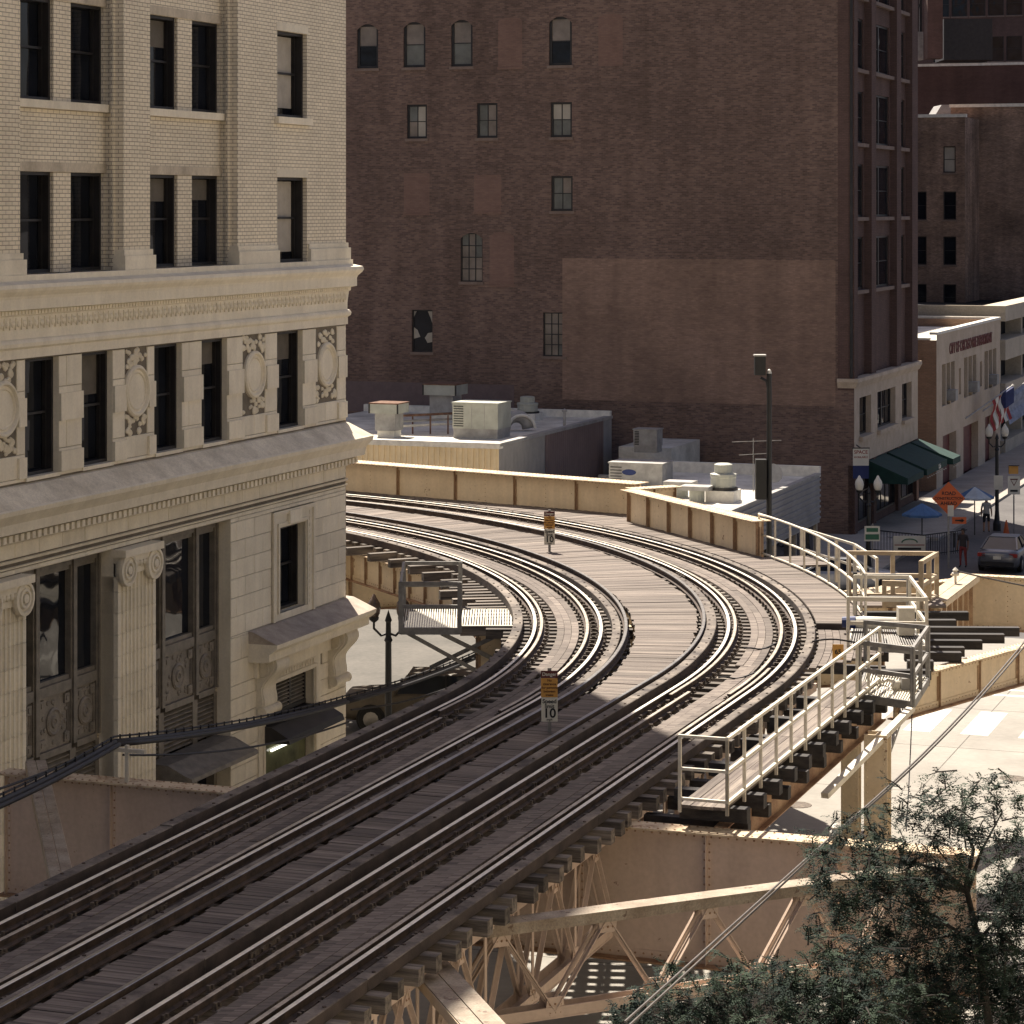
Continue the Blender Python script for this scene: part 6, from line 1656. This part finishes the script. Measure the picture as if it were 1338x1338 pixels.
t = thing('cafe_banner', (17.9, 117.4, 0), 'white banner with a red line tied to the cafe railing', 'banner')
obj('cloth', MB().box(WORLD, 17.2, 18.65, 117.35, 117.37, 0.35, 1.15), 'sign_white', t)
obj('line', MB().box(WORLD, 17.25, 18.6, 117.34, 117.348, 0.72, 0.76), 'red_ink', t)
obj('print', MB().box(WORLD, 17.4, 18.45, 117.34, 117.348, 0.52, 0.62), 'ink', t)
obj('arc', MB().tube([(17.93 + 0.35 * math.cos(a * math.pi / 8), 117.34, 0.85 + 0.16 * math.sin(a * math.pi / 8)) for a in range(9)], 0.03, 5), 'green_sign', t)
for k, (x, y) in enumerate(((17.6, 119.3), (19.2, 119.4), (20.6, 121.2))):
    t = thing('cafe_table', (x, y, 0.13), ['cafe table behind the white banner', 'cafe table under the blue umbrella', 'cafe table farther along the brick front'][k], 'table', 'cafe tables')
    obj('top', MB().lathe([(0.4, 0.85), (0.4, 0.88)], (x, y, 0), 14), 'galv_dark', t)
    obj('leg', MB().tube([(x, y, 0.13), (x, y, 0.85)], 0.03, 6), 'black_metal', t)
t = thing('traffic_cone', (23.6, 126.3, 0), 'orange traffic cone beside the far lamp', 'cone')
obj('body', MB().lathe([(0.17, 0.03), (0.03, 0.75), (0.0, 0.76)], (24.05, 126.6, 0), 10), 'sign_orange', t)
obj('foot', MB().box(WORLD, 23.85, 24.25, 126.4, 126.8, 0.0, 0.035), 'ink', t)

# ------------------------------------------------------------------ cars
M['tyre'] = mat('tyre', (0.012, 0.012, 0.013), 0.8); M['rim'] = mat('rim', (0.30, 0.29, 0.28), 0.4, metal=0.6)
M['car_glass'] = glass_mat('car_glass', (0.012, 0.016, 0.026), spec=0.12, wave=0.05)
M['tail_red'] = mat('tail_red', (0.25, 0.015, 0.012), 0.3); M['head_clear'] = mat('head_clear', (0.45, 0.45, 0.43), 0.2)
def car(label, x, y, yaw, paint, Ls=1.0, Hs=1.0, suv=False, group='cars in the street'):
    t = local_thing('car', label, 'car', group)
    hl = 2.4 * Ls
    st = [(2.40, .55, .36, .60), (2.28, .80, .26, .70), (1.75, .89, .20, .82), (0.95, .915, .19, .93), (0.0, .915, .19, .955), (-1.4, .91, .19, .975), (-2.0, .88, .21, 1.0), (-2.28, .82, .28, .97), (-2.40, .72, .40, .86)]
    if suv: st = [(2.40, .80, .40, .95), (2.30, .90, .36, 1.08), (1.75, .93, .32, 1.13), (0.95, .94, .32, 1.18), (0.0, .94, .32, 1.2), (-1.4, .94, .32, 1.2), (-2.1, .92, .34, 1.2), (-2.36, .9, .38, 1.18), (-2.42, .85, .45, 1.1)]
    rings = []
    for sx, w, zb, zs in st:
        c = [(0, zb), (w * .84, zb), (w * .97, zb + .10), (w, zb + .28), (w * .985, zs - .12), (w * .92, zs - .01), (w * .5, zs + .015), (0, zs + .02)]
        full = c + [(-a, b) for a, b in reversed(c[1:-1])]
        rings.append([Vector((sx * Ls, a, b * Hs)) for a, b in full])
    obj('body', MB().loft(rings, cap=True), paint, t, smooth=True)
    if suv: gh = [(0.75, 1.17, .86), (0.35, 1.72, .72), (-2.0, 1.74, .72), (-2.36, 1.18, .86)]
    else: gh = [(0.98, .93, .80), (0.22, 1.42, .60), (-1.0, 1.43, .60), (-1.92, 1.0, .78)]
    g = [(a * Ls, b * Hs, w) for a, b, w in gh]
    def P(i, s): return Vector((g[i][0], g[i][2] * s, g[i][1]))
    obj('windscreen', MB().face([P(0, 1), P(0, -1), P(1, -1), P(1, 1)]), 'car_glass', t)
    obj('rear_window', MB().face([P(3, -1), P(3, 1), P(2, 1), P(2, -1)]), 'car_glass', t)
    for s in (1, -1): obj('side_window', MB().face([P(0, s), P(1, s), P(2, s), P(3, s)]), 'car_glass', t)
    rf = MB(); i0 = [P(1, 1.04), P(1, -1.04), P(2, -1.04), P(2, 1.04)]
    rf.idx(i0 + [p + UP * 0.03 for p in [P(1, .9), P(1, -.9), P(2, -.9), P(2, .9)]], [(3, 2, 1, 0), (4, 5, 6, 7), (0, 1, 5, 4), (1, 2, 6, 5), (2, 3, 7, 6), (3, 0, 4, 7)])
    obj('roof', rf, paint, t)
    for s in (1, -1):
        for i, j in ((0, 1), (2, 3)): obj('pillar', MB().bar(P(i, s * 1.01), P(j, s * 1.01), 0.06, 0.07), paint, t)
        m_ = P(1, s).lerp(P(2, s), 0.5); b_ = Vector((m_.x, g[0][2] * s * 0.99, g[0][1] + 0.02)); obj('pillar', MB().bar(m_, b_, 0.05, 0.08), 'ink', t)
    zr = 0.33 if not suv else 0.40
    for wx in (1.45 * Ls, -1.42 * Ls):
        for s in (1, -1):
            wh = obj('wheel', MB().lathe([(zr * 0.62, -0.11), (zr * .95, -0.11), (zr, -0.07), (zr, 0.07), (zr * .95, 0.11), (zr * 0.62, 0.11)], (wx, s * (0.84 if not suv else 0.87), zr), 18, axis=(0, 1, 0)), 'tyre', t)
            obj('rim', MB().lathe([(zr * 0.62, 0.0), (zr * 0.6, 0.02), (zr * 0.2, 0.05), (0.0, 0.05)], (wx, s * (0.93 if not suv else 0.96), zr), 12, axis=(0, s, 0)), 'rim', wh)
            obj('wheel_arch', MB().lathe([(zr * 1.14, 0), (zr * 1.14, 0.02)], (wx, s * (0.905 if not suv else 0.93), zr + 0.01), 18, axis=(0, s, 0)), 'ink', t)
    zt = st[-2][3] * Hs
    for s in (1, -1):
        obj('tail_light', MB().box(WORLD, -2.40 * Ls, -2.22 * Ls, *sorted((s * 0.52, s * 0.86)), zt - 0.24, zt - 0.08), 'tail_red', t)
        obj('headlight', MB().box(WORLD, 2.16 * Ls, 2.34 * Ls, *sorted((s * 0.50, s * 0.80)), zt - 0.38, zt - 0.26), 'head_clear', t)
        obj('mirror', MB().box(WORLD, 0.70 * Ls, 0.82 * Ls, *sorted((s * 0.90, s * 1.06)), g[0][1] + 0.0, g[0][1] + 0.14), paint, t)
    obj('number_plate', MB().box(WORLD, -2.44 * Ls, -2.41 * Ls, -0.17, 0.17, zt - 0.34, zt - 0.2), 'sign_white', t)
    obj('bumper', MB().box(WORLD, -2.45 * Ls, -2.30 * Ls, -0.72, 0.72, 0.36 * Hs, 0.52 * Hs), 'ink', t)
    t.location = (x, y, 0.004); t.rotation_euler = (0, 0, yaw)
    return t
M['paint_dark'] = mat('paint_dark', (0.13, 0.135, 0.15), 0.28, metal=0.4, var=0.1); M['paint_maroon'] = mat('paint_maroon', (0.10, 0.022, 0.02), 0.3, var=0.1)
M['paint_silver'] = mat('paint_silver', (0.28, 0.29, 0.31), 0.3, metal=0.5, var=0.1); M['paint_tan'] = mat('paint_tan', (0.085, 0.07, 0.052), 0.45, var=0.2); M['paint_white'] = mat('paint_white', (0.5, 0.49, 0.47), 0.35)
YA = math.atan2(D1.y, D1.x)
car('dark blue-grey sedan waiting in the street, seen from behind', 21.95, 115.6, YA, 'paint_dark')
car('maroon sedan in front of the dark sedan', 25.3, 122.2, YA, 'paint_maroon')
car('white car at the right picture edge beyond the maroon sedan', 28.2, 129.6, YA, 'paint_white')
car('silver sedan parked below the brick corner behind the pipe railing', 13.9, 108.2, YA - R(62), 'paint_silver')
car('dark tan off-road car under the curve beside the office corner', -2.75, 79.9, YA + R(104), 'paint_tan', 1.0, 1.0, True)
# ------------------------------------------------------------------ people
M['skin'] = mat('skin', (0.30, 0.17, 0.11), 0.6, var=0.1); M['skin_dark'] = mat('skin_dark', (0.14, 0.075, 0.05), 0.6, var=0.1)
M['hair'] = mat('hair', (0.02, 0.015, 0.012), 0.7)
M['shirt_dark'] = mat('shirt_dark', (0.035, 0.03, 0.032), 0.9); M['trousers_red'] = mat('trousers_red', (0.20, 0.035, 0.035), 0.9)
M['shirt_grey'] = mat('shirt_grey', (0.36, 0.34, 0.30), 0.9); M['shorts_black'] = mat('shorts_black', (0.015, 0.015, 0.017), 0.9)
def person(label, x, y, yaw, shirt, lower, skin, short=False, z0=0.0):
    V = [(0, 0, .95), (0, 0, 1.15), (0, .01, 1.34), (0, .0, 1.47), (0, .015, 1.58), (0, .01, 1.70), (0, .10, 1.60)]
    E_ = [(0, 1), (1, 2), (2, 3), (3, 4), (4, 5), (4, 6)]; Rr = [.155, .135, .16, .055, .085, .075, .018]
    for s in (-1, 1):
        i = len(V); V += [(s * .175, 0, 1.41), (s * .235, -.02, 1.15), (s * .25, .06, .92), (s * .25, .08, .85)]; Rr += [.065, .048, .036, .03]
        E_ += [(2, i), (i, i + 1), (i + 1, i + 2), (i + 2, i + 3)]
        for k, (dy, dz) in enumerate(((-.03, -.085), (-.01, -.095), (.012, -.09), (.033, -.075), (.055, -.03))):
            j = len(V); V.append((s * (.25 - (.02 if k == 4 else 0)), .08 + dy, .85 + dz)); Rr.append(.010); E_.append((i + 3, j))
        i = len(V); V += [(s * .095, 0, .88), (s * .11, .03 * s, .49), (s * .12, -.05 + .04 * s, .09), (s * .13, .10 + .04 * s, .035)]; Rr += [.10, .062, .042, .035]
        E_ += [(0, i), (i, i + 1), (i + 1, i + 2), (i + 2, i + 3)]
    me = bpy.data.meshes.new('figure'); me.from_pydata(V, E_, [])
    o = bpy.data.objects.new('tmp', me); C.objects.link(o)
    md = o.modifiers.new('skin', 'SKIN'); md.use_smooth_shade = True
    for k, r in enumerate(Rr):
        me.skin_vertices[0].data[k].radius = (r, r * (0.72 if k in (0, 1, 2) else 1.0)); me.skin_vertices[0].data[k].use_root = (k == 0)
    o.modifiers.new('sub', 'SUBSURF').levels = 1
    dg = bpy.context.evaluated_depsgraph_get(); dg.update()
    fm = bpy.data.meshes.new_from_object(o.evaluated_get(dg)); bpy.data.objects.remove(o)
    fm.materials.clear()
    for k in (skin, shirt, lower, 'ink'): fm.materials.append(M[k])
    cut = 0.52 if short else 0.10
    for p in fm.polygons:
        c = p.center; ax = abs(c.x)
        if c.z > 1.475: i = 0
        elif ax > .19 and c.z < 1.18: i = 0
        elif c.z > .96: i = 1
        elif ax > .195: i = 0
        elif c.z > cut: i = 2
        elif c.z > .09: i = 0
        else: i = 3
        p.material_index = i; p.use_smooth = True
    t = local_thing('person', label, 'person')
    obj('body', fm, None, t)
    obj('hair', MB().lathe([(.088, -.02), (.098, .04), (.085, .09), (.05, .12), (0, .13)], (0, -.012, 1.62), 12), 'hair', t, smooth=True)
    fc = MB()
    for s in (-1, 1): fc.lathe([(.012, 0), (0, .006)], (s * .034, .092, 1.615), 6, axis=(0, 1, 0))
    fc.box(WORLD, -.028, .028, .080, .086, 1.553, 1.563)
    obj('face_marks', fc, 'ink', t, kind='stuff')
    t.location = (x, y, z0); t.rotation_euler = (0, 0, yaw)
    return t
person('person in a dark shirt and red trousers standing at the kerb', 20.0, 115.4, R(150), 'shirt_dark', 'trousers_red', 'skin_dark')
person('person in a pale sleeveless shirt and black shorts walking on the pavement', 23.3, 127.8, R(-15), 'shirt_grey', 'shorts_black', 'skin', True)

# ------------------------------------------------------------------ cables
def catenary(a, b, sag, n=14):
    a, b = Vector(a), Vector(b)
    return [a.lerp(b, k / n) - UP * (sag * 4 * (k / n) * (1 - k / n)) for k in range(n + 1)]
cb = thing('cable_bundle', (-6.86, 44.9, 6.2), 'thick black lashed cable bundle crossing in front of the office', 'cable')
nodes = [(-7.9, 36.5, 7.35), (-6.86, 44.9, 6.76), (-3.86, 60.0, 4.62), (-0.6, 70.0, 4.1)]
for k, (a, b) in enumerate(zip(nodes, nodes[1:])):
    sg = (0.06, 0.12, 0.10)[k]
    main = catenary(a, b, sg)
    obj('messenger', MB().tube([p + UP * 0.10 for p in main], 0.018, 6), 'cable', cb)
    obj('cable', MB().tube(main, 0.055, 8), 'cable', cb, smooth=True)
    obj('cable', MB().tube([p + Vector((0.08, 0, -0.04)) for p in main], 0.042, 8), 'cable', cb, smooth=True)
    lash = MB(); ln = (Vector(b) - Vector(a)).length; q = int(ln / 0.5)
    for j in range(q):
        f = (j + 0.5) / q * 14; i = int(f); p = main[i].lerp(main[min(i + 1, 14)], f - i)
        lash.box(Frame(p, D1, NN), -0.006, 0.006, 0.0, 0.03, 0.04, 0.13)
    obj('hangers', lash, 'cable', cb, kind='stuff')
    if k > 0: obj('cable', MB().tube(catenary((a[0] + 0.15, a[1], a[2] - 0.22), (b[0] + 0.1, b[1], b[2] - 0.5), sg + 0.1), 0.022, 6), 'cable', cb)
obj('cable', MB().tube(catenary((-7.9, 36.5, 7.6), (-6.9, 44.9, 6.74), 0.05), 0.02, 6), 'cable', cb)
bk = thing('cable_bracket', (-6.86, 44.9, 6.1), 'galvanised cable bracket standing on the left girder flange', 'bracket')
pb = Vector((-6.62, 44.75, 0)); F = Frame(pb, NN, D1)
obj('post', MB().box(F, -0.03, 0.03, -0.03, 0.03, 6.1, 6.74), 'galv', bk)
obj('arm', MB().box(F, -0.55, 0.35, -0.04, 0.04, 6.62, 6.68), 'galv', bk)
rc = thing('wire_pair', (5.09, 40.6, 6.27), 'pair of grey wires slanting past the catwalk to the tree', 'cable')
for dx, dz in ((0.0, 0.0), (0.0, -0.09)):
    obj('wire', MB().tube(catenary((10.6, 52.5, 7.55 + dz), (5.09, 40.6, 6.27 + dz * 0.5), 0.20), 0.018, 6), 'cable_grey', rc)
    obj('wire', MB().tube(catenary((5.09, 40.6, 6.27 + dz * 0.5), (1.30, 30.0, 6.6 + dz), 0.0), 0.016, 6), 'cable_grey', rc)
obj('clamp', MB().lathe([(0.05, 0.0), (0.10, 0.05), (0.10, 0.16), (0.05, 0.2), (0.09, 0.24), (0.0, 0.3)], (5.05, 40.55, 6.1), 10), 'frost', rc)
obj('wire', MB().tube(catenary((7.75, 50.4, 6.2), (7.2, 47.5, 4.6), 0.12), 0.012, 5), 'cable', rc)
gw = thing('guy_wire', (11.4, 66.2, 6.4), 'dark wire leading right from a white insulator on the strut', 'cable')
obj('wire', MB().tube(catenary((11.35, 66.6, 6.68), (16.5, 64.0, 6.1), 0.1), 0.022, 6), 'cable_grey', gw)
obj('insulator', MB().lathe([(0.03, 0.0), (0.03, 0.18), (0.09, 0.2), (0.10, 0.26), (0.05, 0.3), (0.08, 0.34), (0.0, 0.42)], (11.35, 66.6, 6.36), 10), 'frost', gw)
# jumper cables draped over the walk boards and gate box on the catwalk end
for k, (sl, lb) in enumerate(((5.2, 'dark jumper cable looped across the outer track, farther one'), (1.6, 'dark jumper cable looped across the outer track, nearer one'))):
    pts = [TO.pt(sl + 0.9 * f - 0.35 * math.sin(f * 3.1), -0.30 + 0.75 * f, ZT + 0.075 + 0.02 * math.sin(f * 9)) for f in [j / 10 for j in range(11)]]
    o = obj('jumper_cable', MB().tube(pts, 0.018, 6), 'cable'); tag(o, lb, 'cable', 'jumper cables on the outer track')
o = obj('jumper_cable', MB().tube([TO.pt(5.6 + 0.02 * j, 1.15 + 0.13 * j, ZT + 0.20 + 0.05 * math.sin(j * 0.5)) for j in range(11)], 0.02, 6), 'cable'); tag(o, 'dark cable running from the outer track to the plank landing', 'cable')
t = thing('notice_plate', (6.35, 51.2, 6.9), 'small yellow notice on the catwalk railing end', 'sign')
obj('plate', MB().box(WORLD, 6.28, 6.50, 51.0, 51.012, 7.12, 7.42), 'sign_amber', t)
words(t, '65', 6.39, 50.99, 7.27, 0.13, 'ink')

# ------------------------------------------------------------------ honey-locust trees in the right foreground
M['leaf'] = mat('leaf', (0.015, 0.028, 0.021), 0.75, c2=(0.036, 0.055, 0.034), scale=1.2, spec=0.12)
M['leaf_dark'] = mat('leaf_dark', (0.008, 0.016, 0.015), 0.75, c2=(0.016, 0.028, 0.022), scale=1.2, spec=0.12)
M['bark'] = mat('bark', (0.018, 0.016, 0.015), 0.9, c2=(0.045, 0.038, 0.033), scale=6)
def spray(mb, p, d, ln, rnd):
    # one pinnate leaf: a rachis with pairs of small leaflets
    d = d.normalized(); side = d.cross(UP)
    if side.length < 0.1: side = Vector((1, 0, 0))
    side.normalize(); nrm = side.cross(d); n = 7
    for k in range(n):
        f = (k + 1) / n; c = p + d * (ln * f) - UP * (0.25 * ln * f * f)
        for s in (-1, 1):
            a = side * s + d * 0.35 + nrm * rnd.uniform(-0.5, 0.3); a.normalize()
            l = rnd.uniform(0.034, 0.062) * (1.1 - 0.4 * f); w = d * (l * 0.24)
            mb.face([c, c + a * l * 0.5 + w, c + a * l, c + a * l * 0.5 - w])
def tree(label, base, limbs, blobs, seed, mats):
    rnd = random.Random(seed)
    t = thing('locust_tree', base, label, 'tree', 'honey-locust trees in the foreground')
    for k, (pts, r0, r1) in enumerate(limbs):
        n = len(pts); obj('trunk' if k == 0 else 'branch', MB().tube(pts, [r0 + (r1 - r0) * i / (n - 1) for i in range(n)], 7), 'bark', t, smooth=True)
    tw = MB(); cr = [MB(), MB()]
    for (x, y, z, r, cnt) in blobs:
        c = Vector((x, y, z))
        for k in range(max(3, int(cnt / 9))):
            # a twig with sprays growing off it
            a = Vector((rnd.gauss(0, 1), rnd.gauss(0, 1), rnd.gauss(0, 0.7))).normalized()
            p0 = c + Vector((rnd.gauss(0, 0.62), rnd.gauss(0, 0.7), rnd.gauss(0, 0.62))) * r
            L2 = r * rnd.uniform(0.5, 1.0); p1 = p0 + (a + UP * 0.1) * L2 * 0.6; p2 = p0 + a * L2
            tw.tube([p0, p1, p2], [0.012, 0.008, 0.004], 4, cap=False)
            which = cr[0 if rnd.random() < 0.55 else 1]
            for q in range(9):
                f = rnd.random(); p = p0.lerp(p2, f)
                dd = a * 0.5 + Vector((rnd.gauss(0, 0.8), rnd.gauss(0, 0.8), rnd.gauss(-0.15, 0.4)))
                spray(which, p, dd, rnd.uniform(0.14, 0.26), rnd)
    obj('twigs', tw, 'bark', t, kind='stuff')
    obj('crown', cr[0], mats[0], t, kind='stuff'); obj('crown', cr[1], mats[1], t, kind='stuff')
def W_(px, py, Y): return Vector(((px - 669) / 3400 * Y, Y, 16 - (py - 270) * Y / 3400))
B1 = [(1250, 1062, 48, 150), (1285, 1085, 35, 90), (1215, 1060, 30, 70), (1318, 1040, 18, 22), (1300, 1020, 10, 8), (1190, 1065, 22, 45), (1150, 1085, 26, 60), (1105, 1085, 22, 45), (1075, 1110, 22, 45), (1130, 1120, 36, 95), (1185, 1125, 42, 120),
      (1235, 1115, 40, 100), (1085, 1150, 26, 55), (1140, 1165, 40, 110), (1195, 1180, 40, 110), (1090, 1205, 26, 60), (1145, 1220, 34, 90), (1200, 1230, 34, 100), (1310, 1150, 30, 80), (1325, 1200, 34, 95), (1290, 1240, 34, 90),
      (1330, 1265, 40, 130), (1250, 1270, 40, 140), (1205, 1290, 38, 130), (1300, 1300, 44, 170), (1240, 1325, 44, 180), (1325, 1330, 40, 160), (1180, 1325, 40, 150), (1338, 1100, 24, 50), (1300, 1205, 30, 70), (1338, 1170, 26, 60), (1262, 1225, 26, 60), (1338, 1060, 16, 20), (1225, 1150, 26, 60), (1110, 1255, 26, 60), (1165, 1262, 30, 80)]
def blobs(lst, y0, seed):
    rnd = random.Random(seed); out = []
    for px, py, r, c in lst:
        Y = y0 + rnd.uniform(-1.0, 1.0); p = W_(px, py, Y); out.append((p.x, p.y, p.z, r * Y / 3400, c * (2.0 if py < 1130 else 3.0)))
    return out
b1 = blobs(B1, 35.6, 4)
tb_ = W_(1290, 1338, 35.6)
limbs = [([Vector((6.75, 35.6, 0)), Vector((6.7, 35.6, 2.5)), Vector((6.55, 35.6, 4.6)), W_(1277, 1225, 35.6), W_(1262, 1158, 35.6), W_(1272, 1110, 35.6), W_(1255, 1065, 35.4)], 0.085, 0.014)]
for px, py in ((1185, 1125), (1140, 1165), (1130, 1110), (1310, 1060), (1325, 1200), (1200, 1230), (1090, 1150)):
    s_ = W_(1275, 1235, 35.6) if py > 1150 else W_(1264, 1165, 35.6); e = W_(px, py, 35.5)
    limbs.append(([s_, s_.lerp(e, 0.4) + UP * 0.12, e], 0.035, 0.008))
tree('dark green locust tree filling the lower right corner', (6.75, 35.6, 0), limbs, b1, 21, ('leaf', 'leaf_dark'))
B2 = [(1150, 1300, 40, 120), (1105, 1290, 36, 100), (1060, 1285, 30, 80), (1015, 1290, 28, 70), (970, 1285, 26, 55), (925, 1290, 26, 55), (880, 1300, 26, 55), (840, 1310, 22, 40), (1010, 1262, 10, 10), (875, 1262, 9, 8), (1130, 1330, 42, 150), (1070, 1330, 40, 140), (1005, 1330, 38, 130), (940, 1330, 36, 120), (880, 1335, 30, 80), (825, 1338, 18, 25), (1065, 1255, 12, 14), (800, 1320, 12, 10)]
b2 = blobs(B2, 33.4, 9)
c2 = W_(1000, 1420, 33.4)
limbs = [([Vector((c2.x, 33.4, 0)), Vector((c2.x, 33.4, 2.6)), c2, W_(1000, 1345, 33.4)], 0.12, 0.03)]
for px, py in ((900, 1310), (1080, 1300), (960, 1300), (1140, 1310), (850, 1325)):
    e = W_(px, py, 33.4); limbs.append(([c2, c2.lerp(e, 0.5) + UP * 0.15, e], 0.04, 0.01))
tree('lower locust tree along the bottom edge under the lattice strut', (c2.x, 33.4, 0), limbs, b2, 33, ('leaf', 'leaf_dark'))
for o in bpy.data.objects:
    if 'base' in o: del o['base']
